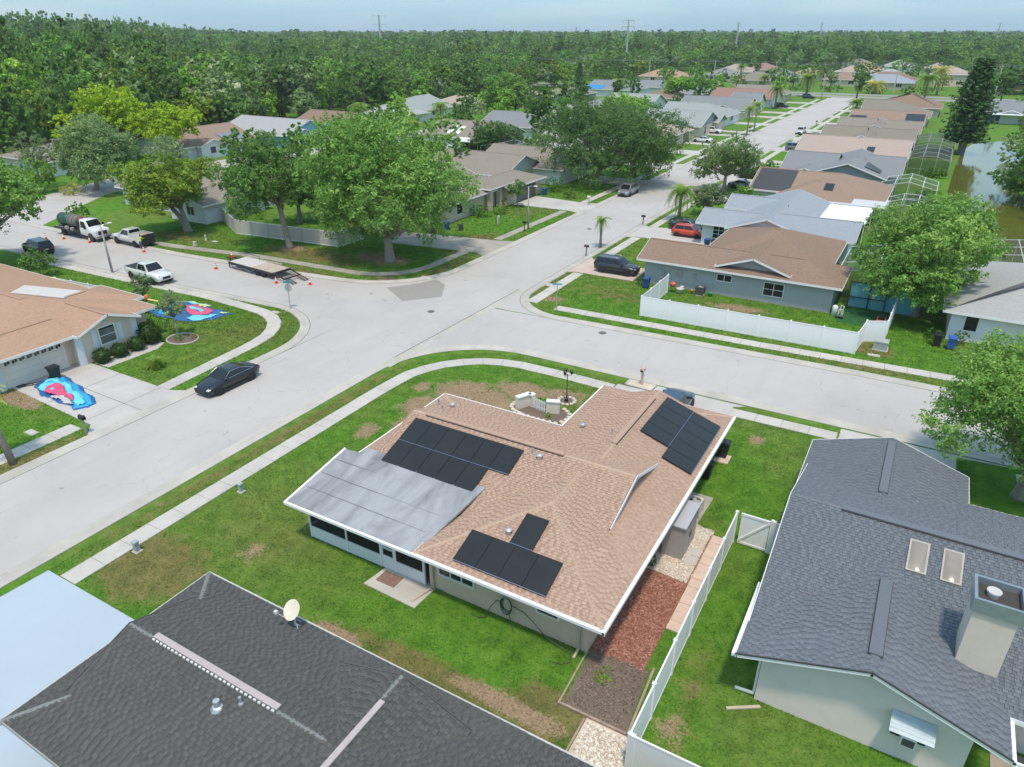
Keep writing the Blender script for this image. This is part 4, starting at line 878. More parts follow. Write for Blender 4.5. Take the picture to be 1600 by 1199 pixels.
# ---------------------------------------------------------------- slate-blue roof at the lower right
SLT = ((0.065,0.075,0.087),(0.125,0.142,0.163),(0.19,0.212,0.238),(0.14,0.158,0.178)); SCAP = shingle("slate_shingle", SLT, single=True); GRW = paint("grey_tan_stucco", (.70,.64,.585), .9, .06, 1.2, bumpy=.2)
rh = thing("slate_roof_house", "grey stucco house with slate-blue shingle roof, chimney and two dome skylights", "house", (2,29,0))
walls(rh, [(-1.5,5.3,21.2,29),(-1.5,12,23.6,34.4),(-1.6,4.2,33,37.2)], GRW)
r6, polys6, _ = make_roof(rh, [('x',-2.3,13.0,22.3,35.3,('g','g'),2.6,.315), ('y',-2.35,6.2,20.5,29.0,('g','g')), ('y',-2.5,5.0,28.8,37.9,('g','g'))], shingle("slate_shingle", SLT), gabmat=GRW)
lay_shingles(r6, polys6, "slate_shingle", SLT, tabw=.27, exp0=.135, seed=7, hide=lambda q: q.x > 6.0 or (q.y > 22.3 and -1.7 < q.x < 5.6 and q.y < 26 and abs(q.z-(2.6+(q.y-22.3)*.315)) < .08 and q.z < 2.6+(4.28-abs(q.x-1.925))*.333))
zn = 2.6+4.275*.333; ridge_vent(r6, (1.925,21.35,zn), (1.925,25.6,zn), shingle("slate_shingle", SLT, single=True), .42, .05); b = MB()
for dx in (-.22,.22): b.beam((1.925+dx,21.35,zn-.02),(1.925+dx,25.6,zn-.02),.035,.07)
b.beam((1.70,21.35,zn-.02),(2.15,21.35,zn-.02),.035,.07); b.build("vent_edge", RV, r6, world=True)
zm = 2.6+6.5*.315; ridge_vent(r6, (-.2,28.8,zm), (12.5,28.8,zm), shingle("slate_shingle", SLT, single=True), .36, .05); b = MB(); b.beam((-.2,28.6,zm-.04),(12.5,28.6,zm-.04),.035,.07); b.build("vent_edge", RV, r6, world=True)
zf = 2.608+3.75*.333; ridge_vent(r6, (1.25,37.4,zf), (1.25,32.2,zf), shingle("slate_shingle", SLT, single=True), .36, .05); b = MB()
for dx in (-.19,.19): b.beam((1.25+dx,37.4,zf-.02),(1.25+dx,32.2,zf-.02),.03,.06)
b.build("vent_edge", RV, r6, world=True); caps(r6, (1.925,20.55,zn+.0), (1.925,21.3,zn), SCAP); caps(r6, (1.925,25.6,zn), (1.925,27.0,zn), SCAP); caps(r6, (-2.3,28.8,zm), (-.2,28.8,zm), SCAP)
b = MB(); b.box(-2.52,-2.40,20.5,24.6,2.42,2.56); b.box(-2.52,-2.36,24.4,24.75,2.3,2.62); b.build("gutter", TRIM, r6, world=True)
drk = MB()
for p, q in (((-2.38,20.44,2.645),(1.925,20.44,zn+.045)), ((6.23,20.44,2.645),(1.925,20.44,zn+.045))): drk.beam(p, q, .05, .05)
drk.build("drip_edge", RV, r6, world=True)
downspout(rh, 'W', -1.5, 21.35, TRIM, 2.45, .7)
sp = MB(); sp.beam((-2.3,20.2,.05),(-1.2,20.9,.07),.12,.07); tag(sp.build("splash_board", SP), "loose tan downspout piece lying on the grass by the slate-roofed house", "downspout")
for x in (2.85, 4.05):
    y0, y1 = 26.6, 28.1; za = 2.6+(y0-22.3)*.315; zz = 2.6+(y1-22.3)*.315
    b = MB(); b.slab([(x-.36,y0,za+.13),(x+.36,y0,za+.13),(x+.36,y1,zz+.13),(x-.36,y1,zz+.13)], .14); s = b.build("skylight", paint("skylight_frame", (.42,.38,.33), .5), r6, world=True)
    b = MB(); n=6; vs=[]; fs=[]
    for i in range(n+1):
        for j in range(n+1):
            u,v=i/n,j/n; k=(16*u*(1-u)*v*(1-v))**.5; y=y0+.08+(y1-y0-.16)*v; vs.append((x-.29+.58*u, y, 2.6+(y-22.3)*.315+.14+.13*k))
    for i in range(n):
        for j in range(n): fs.append((i*(n+1)+j,(i+1)*(n+1)+j,(i+1)*(n+1)+j+1,i*(n+1)+j+1))
    b.add(vs,fs); b.build("dome", glassy("skylight_dome", (.34,.30,.25), .12), s, True, True)
ch = MB(); ch.box(4.45,5.75,23.5,24.7,2.4,5.75); c6 = ch.build("chimney", paint("chimney_stucco", (.64,.56,.47), .9, .06, bumpy=.3), rh, world=True); SH = paint("sheet_metal", (.33,.38,.42), .35, .12, 4, metal=.5)
b = MB(); n=0
for (x0,x1,y0,y1) in ((4.35,5.85,23.4,23.5),(4.35,5.85,24.7,24.8),(4.35,4.45,23.5,24.7),(5.75,5.85,23.5,24.7)): b.box(x0,x1,y0,y1,5.5,6.05)
b.build("shroud", SH, c6, world=True); b = MB(); b.box(4.45,5.75,23.5,24.7,5.752,5.78); b.build("chase_floor", RV, c6, world=True); b = MB(); b.lathe([(.18,5.78),(.18,5.92),(.23,5.94),(.23,6.0)], (4.95,24.2,0), 14); b.build("flue_cap", paint("flue_grey", (.55,.53,.50), .5), c6, world=True)
aw = thing("window_air_conditioner", "window air conditioner under a pale blue metal awning on the grey wall", "air conditioner", (3.55,21.2,1.1)); AWB = paint("awning_blue", (.50,.60,.64), .4)
b = MB(); b.box(-.6,.6,-.06,.0,-.05,.9); b.build("window_frame", AWB, aw); b = MB(); b.box(-.53,-.26,-.075,-.05,0,.85); b.box(.26,.53,-.075,-.05,0,.85); b.build("pane", GLASS, aw); b = MB(); b.box(-.24,.24,-.42,-.0,.0,.45); b.build("unit", TRIM, aw); b = MB(); b.box(-.19,.19,-.44,-.42,.05,.36); b.build("grille", paint("coil_dark", (.09,.09,.085), .7), aw)
for i in range(5):
    b = MB(); y0=-.03-i*.13; z0=1.08-i*.07; b.slab([(-.68,y0,z0),(.68,y0,z0),(.68,y0-.15,z0-.05),(-.68,y0-.15,z0-.05)], .02); b.build("awning_slat", AWB, aw)
window(rh, 'E', 5.3, 22.3, 1.0, .8, 1.1, 1); garage_door(rh, 'N', 37.2, -1.0, 3.8, 2.1, TRIM)
sr = MB(); sr.box(6.3,12,20.8,23.4,-.01,.05); sr.build("patio_floor", WALKD, rh, world=True)
b = MB(); b.box(6.28,6.36,20.6,23.5,2.35,2.5); b.box(6.28,6.36,20.6,20.68,0,2.4); b.box(6.28,12,20.6,20.68,2.35,2.45); b.build("pergola_frame", TRIM, rh, world=True)
s = MB(); s.box(6.9,8.0,21.6,22.6,.05,.45); s.box(6.9,7.9,21.6,21.75,.45,.85); tag(s.build("patio_chair", TRIM), "white patio chair beyond the slate-roofed gable", "chair")
g2 = MB(); g2.box(-1.5,-.6,29.9,31.2,0,1.5); g2.slab([(-1.65,29.8,1.52),(-.5,29.8,1.52),(-.5,31.3,1.6),(-1.65,31.3,1.6)],.06); tag(g2.build("tool_locker", paint("locker_grey", (.50,.52,.54), .6)), "pale grey tool locker behind the white gate", "locker")
# ---------------------------------------------------------------- the other houses
RF = {
 'brown': farshingle("roof_brown", ((.18,.115,.085),(.255,.175,.13),(.33,.24,.185),(.245,.17,.13))),
 'tan': farshingle("roof_tan", ((.31,.19,.125),(.40,.255,.175),(.49,.335,.245),(.38,.25,.18))),
 'ltblue': farshingle("roof_light_slate", ((.22,.25,.28),(.29,.32,.36),(.36,.39,.42),(.27,.30,.33))),
 'ltgrey': farshingle("roof_light_grey", ((.27,.28,.28),(.36,.37,.37),(.44,.45,.45),(.34,.35,.35))),
 'grey': farshingle("roof_mid_grey", ((.16,.17,.18),(.22,.235,.245),(.29,.30,.31),(.21,.22,.23))),
 'green': farshingle("roof_sage_grey", ((.22,.25,.245),(.30,.33,.325),(.37,.40,.39),(.28,.31,.30))),
 'taupe': farshingle("roof_taupe", ((.19,.165,.14),(.26,.225,.19),(.33,.29,.245),(.23,.20,.175))),
 'orange': farshingle("roof_orange_brown", ((.225,.155,.118),(.295,.21,.16),(.36,.27,.21),(.27,.20,.155))),
 'pink': farshingle("roof_pink_tan", ((.32,.25,.215),(.40,.32,.275),(.47,.39,.335),(.37,.30,.26))),
 'olive': farshingle("roof_olive_brown", ((.17,.155,.125),(.235,.21,.17),(.30,.265,.21),(.21,.19,.15))),
 'rust': farshingle("roof_rust", ((.235,.14,.115),(.30,.185,.15),(.36,.235,.195),(.27,.17,.14))),
}
WL = {'cream': paint("cream_stucco", (.68,.57,.45), .9, .05), 'white': paint("white_stucco", (.74,.76,.77), .9, .05), 'grey': paint("blue_grey_stucco", (.40,.42,.43), .9, .05),
      'tan': paint("tan_stucco", (.55,.46,.36), .9, .06), 'blue': paint("sky_blue_siding", (.20,.45,.60), .8, .06), 'slate': paint("slate_siding", (.28,.32,.35), .8, .05), 'red': paint("red_siding", (.30,.06,.05), .8), 'sage': paint("sage_siding", (.30,.36,.34), .8, .05)}
DRKG = paint("dark_garage", (.13,.12,.115), .5); WHG = paint("white_garage", (.74,.73,.70), .5, .05); CRG = paint("cream_garage", (.72,.67,.60), .5, .05)
def H(name, label, x0, x1, y0, y1, axis, ends, roof, wall, extra=(), feats=(), z=2.6, gab=None, over=.7, pitch=.333, group="houses of the suburb"):
    t = thing(name, label, "house", ((x0+x1)/2,(y0+y1)/2,0), 0, group)
    rects = [(x0+over,x1-over,y0+over,y1-over)]+[(e[1]+over,e[2]-over,e[3]+over,e[4]-over) for e in extra if not (len(e) > 8 and e[8] == 'nowall')]
    walls(t, rects, WL[wall], z-.05)
    r, polys, rid = make_roof(t, [(axis,x0,x1,y0,y1,ends,None,pitch)]+[tuple(e[:8]) if len(e) > 7 else tuple(e) for e in extra], RF[roof], gabmat=gab or WL[wall], z=z, pitch=pitch)
    rc = MB()
    for (p, q) in rid:
        if (Vector(p)-Vector(q)).length > .5:
            a_ = Vector((0,.17,-.17*pitch)) if abs(p[1]-q[1]) < .01 else Vector((.17,0,-.17*pitch)); P_, Q_ = Vector(p)+Vector((0,0,.035)), Vector(q)+Vector((0,0,.035)); m_ = Vector((-a_.x,-a_.y,a_.z))
            rc.add([P_,Q_,Q_+a_,P_+a_,Q_+m_,P_+m_], [(0,1,2,3),(1,0,5,4)])
    if rc.v: rc.build("ridge_cap", RF[roof], r, world=True)
    vent_pipe(r, *((Vector(rid[0][0])+Vector(rid[0][1]))/2+Vector((.6,-.9,-.3))), r=.06)
    for f in feats:
        k = f[0]
        if k == 'w': window(t, *f[1:])
        elif k == 'g': garage_door(t, *f[1:])
        elif k == 'd': door(t, *f[1:])
        elif k == 's':          # solar panel or pool heater mat on the roof
            b = MB(); b.slab(f[1], .06); b.build("roof_panel", f[2] if len(f) > 2 else PANEL, r, world=True)
        elif k == 'flat':       # flat patio roof
            b = MB(); x0_,x1_,y0_,y1_,z_ = f[1]; b.box(x0_,x1_,y0_,y1_,z_,z_+.12); q = b.build("patio_roof", f[2], t, world=True)
            for (px,py) in ((x0_+.1,y0_+.1),(x1_-.1,y0_+.1),(x0_+.1,y1_-.1),(x1_-.1,y1_-.1)):
                b = MB(); b.box(px-.05,px+.05,py-.05,py+.05,0,z_); b.build("patio_post", TRIM, t, world=True)
        elif k == 'cage': cage(t, *f[1:])
    return t
def cage(t, x0, x1, y0, y1, h, col=(.72,.72,.72), nx=3, ny=2, alpha=.45, rise=.9):
    """screened pool cage: bars and dark netting"""
    fm = paint("cage_bar_%.2f" % col[0], col, .5); sm = screenmat("cage_net_%.2f" % alpha, (.05,.055,.06), alpha); b = MB(); s = .06
    zx = lambda i: h+rise*(1-abs(2*i/nx-1))
    X = [x0+(x1-x0)*i/nx for i in range(nx+1)]; Y = [y0+(y1-y0)*i/ny for i in range(ny+1)]
    for i, x in enumerate(X):
        for y in Y: 
            if i in (0, nx) or y in (y0, y1): b.beam((x,y,0),(x,y,zx(i)),s)
        b.beam((x,y0,zx(i)),(x,y1,zx(i)),s)
    for y in Y:
        for i in range(nx): b.beam((X[i],y,zx(i)),(X[i+1],y,zx(i+1)),s)
    b.beam((x0,y0,1.0),(x1,y0,1.0),s*.8); b.beam((x1,y0,1.0),(x1,y1,1.0),s*.8); c = b.build("cage_frame", fm, t, world=True); n = MB()
    for i in range(nx): n.face([(X[i],y0,zx(i)-.02),(X[i+1],y0,zx(i+1)-.02),(X[i+1],y1,zx(i+1)-.02),(X[i],y1,zx(i)-.02)]); n.face([(X[i],y0,.02),(X[i+1],y0,.02),(X[i+1],y0,zx(i+1)-.02),(X[i],y0,zx(i)-.02)])
    n.face([(x1,y0,.02),(x1,y1,.02),(x1,y1,h-.02),(x1,y0,h-.02)]); n.build("netting", sm, c, world=True)
PW = paint("white_patio_roof", (.80,.81,.82), .5, .04); PG = paint("grey_patio_roof", (.55,.56,.57), .6, .08)
# house across the main street, lower left
t = H("tan_roof_house", "cream house with orange-tan roof and two-car garage across the main street", -80,-53.4,20.0,33.5,'x',('g','h'),'tan','cream', pitch=.22,
  extra=[('y',-58.6,-53.0,19.9,26.35,('g','g'),2.6,.30,'nowall'), ('x',-66,-52.5,26.2,31.4,('g','g'),2.605,.38,'nowall'), ('y',-62.5,-56.4,29,34.4,('g','h'),2.61,.3,'nowall')], feats=[])
walls(t, [(-70,-54.0,20.6,26.0),(-70,-53.2,26.3,31.2)], WL['cream'], 2.55)
garage_door(t, 'E', -54.0, 21.3, 25.7, 2.15, CRG); g_ = MB()
for i in range(8):
    y=21.55+i*.52; g_.box(-53.94,-53.925,y,y+.16,1.75,1.98); g_.box(-53.94,-53.925,y+.2,y+.36,1.80,2.02)
g_.build("garage_light", GLASS, t, world=True)
w_ = window(t, 'E', -53.2, 28.8, 1.15, 1.25, 1.3, 1, 2, glass=GLASSB, fw=.09); b = MB(); b.box(-53.18,-53.15,28.2,29.4,1.2,1.78); b.build("lower_sash", glassy("sash_grey", (.17,.165,.17), .3), w_, world=True)
PALE = paint("pale_blue_trim", (.62,.68,.74), .8, .05)
for u in (27.75, 29.85): b = MB(); b.box(-53.2,-53.14,u-.2,u+.2,1.05,2.5); b.build("shutter", PALE, t, world=True)
for (x0,x1,y0,y1) in ((-53.24,-53.12,26.2,26.75),(-53.24,-53.12,30.8,31.3),(-54.05,-53.9,20.55,21.2)): b = MB(); b.box(x0,x1,y0,y1,0,2.5); b.build("corner_pier", PALE, t, world=True)
b = MB(); b.lathe([(.18,-.02),(.18,.03)], (-53.18,28.8,2.95), 12, 'x'); b.build("gable_vent", paint("vent_lilac", (.5,.5,.54), .7), t, world=True)
b = MB(); b.slab([(-65.3,29.6,3.56),(-61.0,32.1,3.02),(-59.0,29.3,3.62),(-62.6,27.2,4.08)], .06); b.build("flat_roof_panel", paint("pale_flat_roof", (.60,.57,.55), .7), t, world=True)
fence("vinyl_fence", "low white vinyl fence behind the orange-tan roof", [(-77.5,35.4),(-65.9,36.6),(-66.0,34.0)], 1.2)
# brown roof house behind the long white fence
SCR = screenmat("blue_pool_screen", (.10,.25,.30), .5)
t = H("brown_roof_house", "grey house with brown shingle roof behind the long white fence", -23.9,-4.7,66.5,74.0,'x',('g','h'),'brown','grey',
  extra=[('y',-19.0,-6.4,70.5,84.0,('h','h'),2.6,.333), ('y',-16.2,-9.2,66.85,76,('g','g'),2.9,.333,'nowall')], gab=paint("grey_gable", (.42,.41,.40), .8),
  feats=[('w','S',67.2,-15.2,1.45,1.35,.6,2,1), ('w','S',67.2,-10.55,.75,1.75,1.2,2,2), ('cage',-5.8,4.0,72.5,82.5,2.5,(.62,.62,.62),3,3,.35)])
b = MB(); b.box(-19.9,-19.3,67.12,67.2,1.2,1.9); b.box(-20.9,-20.6,67.1,67.2,1.1,1.6); b.box(-21.4,-21.1,67.1,67.2,1.0,1.7); b.box(-18.2,-17.9,67.1,67.2,1.2,1.7); b.build("meter_boxes", paint("meter_grey", (.33,.34,.35), .6), t, world=True)
b = MB()
for x in (-4.3,-2.6,-1.2): b.box(x-.05,x+.05,69.9,70.0,0,2.4)
b.box(-4.35,1.2,69.9,70.0,2.4,2.5); b.box(-4.3,-1.2,69.9,70.0,1.0,1.06); b.build("pool_screen_frame", RV, t, world=True)
b = MB(); b.box(-4.2,1.2,70.03,70.05,.05,2.4); b.build("pool_screen", paint("aqua_wall", (.14,.42,.50), .6, .1), t, world=True)
struct(MB().prism([(-4.6,65.4),(-.6,65.0),(-.6,69.8),(-4.6,69.8)], -.01, .03).build("artificial_turf", paint("green_turf", (.015,.11,.035), .9, .15, 8)))
fence("vinyl_fence", "long white vinyl fence along the cross street in front of the brown roof", [(-20.1,65.2),(-20.1,58.0),(-2.3,58.4),(-2.0,61.5),(-.5,62.3),(-.3,68.5)])
condenser((-17.1,66.2,.03), "black air conditioner with white top against the grey house", (.10,.10,.10)); 
for nm, lb, x, y, c_, r_ in (("clay_pot","small orange pot beside the black air conditioner",-17.9,66.2,(.60,.22,.10),.17), ("kettle_barbecue","orange kettle barbecue behind the white fence corner",-19.7,65.7,(.60,.13,.05),.33), ("stone_planter","pale round planter beside the orange barbecue",-18.9,65.6,(.52,.50,.48),.36), ("hose_pot","green hose pot by the grey wall",-16.1,66.3,(.03,.28,.13),.22), ("propane_tank","white propane tank by the orange barbecue",-18.95,66.3,(.68,.55,.45),.2)):
    q = thing(nm, lb, nm.replace('_',' '), (x,y,0)); b = MB()
    if 'kettle' in nm:
        b.lathe([(.05,.55),(.24,.6),(r_,.78),(r_,.82)], (0,0,0), 14); b.build("bowl", paint(nm, c_, .4), q, True); b = MB(); b.lathe([(r_*1.02,.825),(r_*.9,.95),(.12,1.04),(.03,1.06)], (0,0,0), 14); b.build("lid", paint(nm, c_, .4), q, True)
        for a in (0,2.1,4.2): b = MB(); b.tube([(.15*math.cos(a),.15*math.sin(a),.6),(.34*math.cos(a),.34*math.sin(a),0)], .018, 5); b.build("leg", paint("dark_metal", (.05,.05,.05), .4), q)
    else: b.lathe([(r_*.75,0),(r_,.35 if 'pot' in nm else .5),(r_*1.08,.38 if 'pot' in nm else .55),(r_*.9,.40 if 'pot' in nm else .56),(r_*.8,.33)], (0,0,0), 14); b.build("vessel", paint(nm, c_, .6), q, True)
pu = thing("pool_pump", "white pool pump and pipes at the corner of the grey house", "pool pump", (-4.7,66.4,0)); b = MB(); b.lathe([(.25,0),(.25,.9),(.2,1.0),(.1,1.05)], (-.25,.2,0), 12); b.build("filter_tank", WHG, pu, True); b = MB(); b.tube([(.1,0,.1),(.1,0,.8),(.35,0,.8),(.35,0,.1)], .04, 7); b.tube([(.45,.1,.1),(.45,.1,1.1),(.2,.2,1.1),(.2,.2,.4)], .04, 7); b.build("pipes", TRIM, pu); b = MB(); b.lathe([(.12,-.3),(.12,.3)], (.3,-.2,.2), 10, 'x'); b.build("motor", paint("dark_metal", (.05,.05,.05), .4), pu)
mo = thing("ride_on_mower", "black and orange ride-on mower inside the white fence corner", "mower", (-1.1,66.3,0)); b = MB(); b.box(-.35,.35,-.5,.6,.3,.6); b.ell((0,.5,.55),(.3,.35,.2),10,6); b.build("hood", paint("mower_orange", (.6,.15,.05), .5), mo); b = MB(); b.box(-.25,.25,-.35,.05,.6,.7); b.box(-.25,.25,-.45,-.33,.7,1.1); b.build("seat", paint("black_rubber", (.02,.02,.02), .8), mo)
for sx_ in (-.38,.38):
    for yy, r_ in ((-.35,.26),(.5,.18)): b = MB(); b.lathe([(.05,-.08),(r_,-.08),(r_,.08),(.05,.08)], (sx_,yy,r_), 12, 'x'); b.build("wheel", paint("black_rubber", (.02,.02,.02), .8), mo)
# light grey roof at the right edge
H("pale_grey_house", "white house with pale grey hip roof at the right edge behind the oak", 3.2,22,65.0,82,'y',('h','h'),'ltgrey','white', feats=[('g','S',65.7,7.6,12.5,2.1,WHG), ('w','S',65.7,5.4,1.0,.9,1.2,1,1), ('cage',6,20,82,92,2.6,(.62,.62,.62),4,3,.35)])
# right-hand row going away along the main street
H("light_slate_house", "white house with light slate cross-gable roof and white patio roof", -19.6,-10.4,83.2,103,'y',('g','g'),'ltblue','white', extra=[('x',-23.3,-15,84.2,91.2,('g','g')), ('x',-15,-5.6,83.6,92.0,('g','g')), ('x',-22.5,-15,94,101,('g','g'))],
  feats=[('w','S',84.9,-20.6,.9,1.3,1.4,2,3), ('w','S',84.3,-8.6,1.3,1.3,.6,1,1), ('flat',(-11.0,-5.6,93,102.5,2.62),PW), ('w','S',83.9,-17.2,1.2,1.0,.9,2,1)])
H("orange_brown_house", "house with orange-brown hip roof and dark front roof behind the light slate house", -22.8,-4.6,108,121,'x',('g','h'),'orange','white', extra=[('y',-18.5,-8.5,104.5,119,('h','h'))], feats=[('flat',(-11.5,-4.2,103.6,109.5,2.5),PG), ('s',[(-22.5,108.2,2.72),(-17.2,108.2,2.72),(-17.2,114.2,4.7),(-22.5,114.2,4.7)], paint("black_roof_mat", (.05,.052,.057), .7)), ('s',[(-12.6,107.2,3.6),(-11.4,107.2,3.6),(-11.4,109.0,4.2),(-12.6,109.0,4.2)]), ('cage',-4.6,1.0,104,112,2.6,(.75,.75,.76),3,2,.25)])
H("grey_gable_house", "grey gabled house with a black solar mat and white rakes", -17.8,-6.0,125.4,144,'y',('g','g'),'grey','white', gab=WL['slate'], extra=[('x',-22.4,-14,128,141,('g','g')), ('x',-10,-4.2,129,142,('g','g')), ('y',-20.5,-15.5,124.8,134,('g','g'))], feats=[('s',[(-9.6,128,3.95),(-7.2,128,3.15),(-7.2,135,3.15),(-9.6,135,3.95)]), ('cage',-6.5,1.0,121,129,2.4,(.80,.80,.80),4,2,.35)])
H("pink_tan_house", "house with wide pink-tan roof beside a screened pool", -23.6,-4.4,146,162,'x',('g','g'),'pink','tan', feats=[('cage',-4.4,2.2,150,168,2.6,(.45,.46,.47),3,3,.42), ('s',[(-11.5,148.2,3.4),(-10.2,148.2,3.4),(-10.2,150.5,4.15),(-11.5,150.5,4.15)])])
H("olive_roof_house", "house with large olive-brown gable roof and tan gable wall", -19.5,-8.8,164.5,184,'y',('g','g'),'olive','tan', extra=[('x',-22.6,-14,167,182,('g','g')), ('x',-12,-4.6,168,182,('g','g'))], feats=[('flat',(-9.0,-4.6,162.4,168,2.5),PW), ('cage',-4.6,2.5,172,188,2.6,(.42,.43,.44),3,3,.42)])
H("taupe_roof_house", "house with taupe cross-gable roof and pale blue gable", -19,-9,187,204,'y',('g','g'),'taupe','tan', gab=paint("pale_blue_gable", (.50,.56,.60), .8), extra=[('x',-22.4,-14,190,203,('g','g')), ('x',-12,-4.4,190,202,('g','g'))])
H("orange_ridge_house", "house with orange-brown roof carrying two dark panel strips", -22,-4.5,207,222,'x',('g','g'),'orange','tan', extra=[('y',-17,-9.5,206,220,('g','g'))], feats=[('s',[(-9,207.3,2.8),(-4.8,207.3,2.8),(-4.8,213,4.7),(-9,213,4.7)]), ('s',[(-21.6,207.5,2.85),(-17.8,207.5,2.85),(-17.8,211,4.0),(-21.6,211,4.0)])])
H("olive_hip_house", "house with olive-brown hip roof second from the far crossing", -21.5,-4.0,228,248,'x',('g','h'),'olive','tan'); H("brown_hip_house", "house with brown hip roof next to the far crossing", -20.5,-2,258,278,'x',('h','h'),'brown','tan', feats=[('w','W',-19.8,268,1,1.6,1.2,2,1)])
H("blue_trim_house", "pale house with grey roof and blue trim beyond the pond", 8.5,22,252,268,'x',('g','g'),'grey','white', extra=[('y',12,18,249.5,262,('g','g'))], feats=[('flat',(9,20,247,252,2.5),PW), ('w','S',252.7,13,.4,8,1.7,6,1,None,glassy("blue_pane", (.03,.20,.45),.2))])
# left-hand row along the main street
t = H("taupe_entry_house", "tan house with taupe roof and tall columned entry beyond the street oak", -70,-54.0,76.5,91,'y',('h','g'),'taupe','tan', extra=[('y',-60.5,-52.6,90,102,('g','h')), ('x',-60,-53.4,86.4,93.2,('g','h'),3.1,.333,'nowall'), ('x',-74,-58,98,112,('g','g'),2.7,.333)], gab=paint("pale_blue_gable", (.50,.56,.60), .8),
  feats=[('g','E',-53.3,93.6,99.6,2.15,DRKG), ('w','E',-54.7,80.5,.8,1.4,1.3,1,1)])
for (x,y) in ((-54.0,87.2),(-54.0,89.8),(-54.0,92.3)): b = MB(); b.box(x-.32,x+.32,y-.32,y+.32,0,3.0); b.build("column", WL['tan'], t, world=True)
H("white_oak_house", "white house half hidden behind the wide live oak", -70,-52.8,108,122,'x',('g','g'),'taupe','white', feats=[('g','E',-53.5,112.5,117.5,2.1,WHG), ('w','S',108.7,-60,1,2.0,1.2,2,1), ('w','S',108.7,-66,1,1.4,1.2,2,1)])
H("grey_oak_house", "grey-roofed white house beyond the live oak", -70,-52.5,128,142,'x',('g','g'),'ltgrey','white', feats=[('g','E',-53.2,133,138,2.1,WHG)])
H("salmon_roof_house", "cream house with salmon hip roof and red eave by the white sedan", -69,-50.8,158,173,'x',('g','h'),'pink','cream', feats=[('g','E',-51.5,167.8,171.8,2.1,DRKG), ('w','S',158.7,-58,1,1.2,1.1,1,1)])
H("sage_gable_house", "cream house with sage-grey roof and small dark gablet", -70,-50.5,178,195,'x',('g','g'),'green','cream', extra=[('y',-60,-53,177.5,188,('g','g'),2.9,.333,'nowall'), ('x',-62,-49.6,190,199,('g','g'))], gab=WL['sage'], feats=[('w','E',-51.2,184,.4,1.6,1.7,1,1)])
H("pale_sage_house", "house with pale sage-grey hip roof beside the tall palms", -70,-51,203,219,'x',('g','h'),'green','white', feats=[('w','E',-51.7,211,1,2.4,1.2,2,1), ('flat',(-70,-62,199.5,204,2.6),PW)])
H("blue_grey_row_house", "cream house with broad blue-grey roof and low gablet", -72,-51,224,241,'x',('g','g'),'grey','cream', extra=[('y',-61,-55,223,234,('g','g'),2.9,.333,'nowall')], feats=[('w','E',-51.7,230,.3,1.6,1.7,1,1)])
H("white_gable_house", "white house with steep gable end towards the street", -62,-52.5,246,258,'x',('g','g'),'grey','white', pitch=.5, feats=[('w','E',-53.2,251,.3,1.4,1.7,1,1)]); H("rust_roof_house", "white house with long rust-red roof near the far crossing", -74,-52,266,282,'x',('g','g'),'rust','white', feats=[('w','E',-52.7,274,1,2,1.2,2,1)])
H("taupe_corner_house", "taupe-roofed house at the left of the far crossing", -72,-52.5,290,305,'x',('g','h'),'taupe','tan')
# second row, backing on the first
H("fenced_corner_house", "pale house with grey-brown roof inside the grey vinyl fence", -104,-82.5,63,78,'x',('g','g'),'taupe','white', extra=[('y',-90,-81.5,60.5,72,('g','g'))], feats=[('w','S',61.2,-85,1,1.4,1.1,2,1)])
fence("vinyl_fence", "pale grey vinyl fence along the side street behind the trailer", [(-82.3,63.9),(-75.0,59.9),(-59.5,61.6),(-59.3,66)], 1.8, mat=paint("grey_vinyl", (.52,.49,.45), .6, .06), capmat=paint("grey_vinyl", (.52,.49,.45), .6, .06), group="grey vinyl fences")
H("skylight_house", "brown-roofed house with two white skylights and screened porch", -100,-82,133,149,'x',('g','g'),'taupe','white', feats=[('s',[(-94.5,134.5,3.15),(-93.3,134.5,3.15),(-93.3,138,4.4),(-94.5,138,4.4)],PW), ('s',[(-92.4,134.5,3.15),(-91.2,134.5,3.15),(-91.2,138,4.4),(-92.4,138,4.4)],PW), ('flat',(-90,-82,128,133.4,2.6),PW), ('w','S',133.7,-87,.3,7,1.8,5,1), ('cage',-80,-70,126,136,2.5,(.7,.7,.7),4,2,.3)])
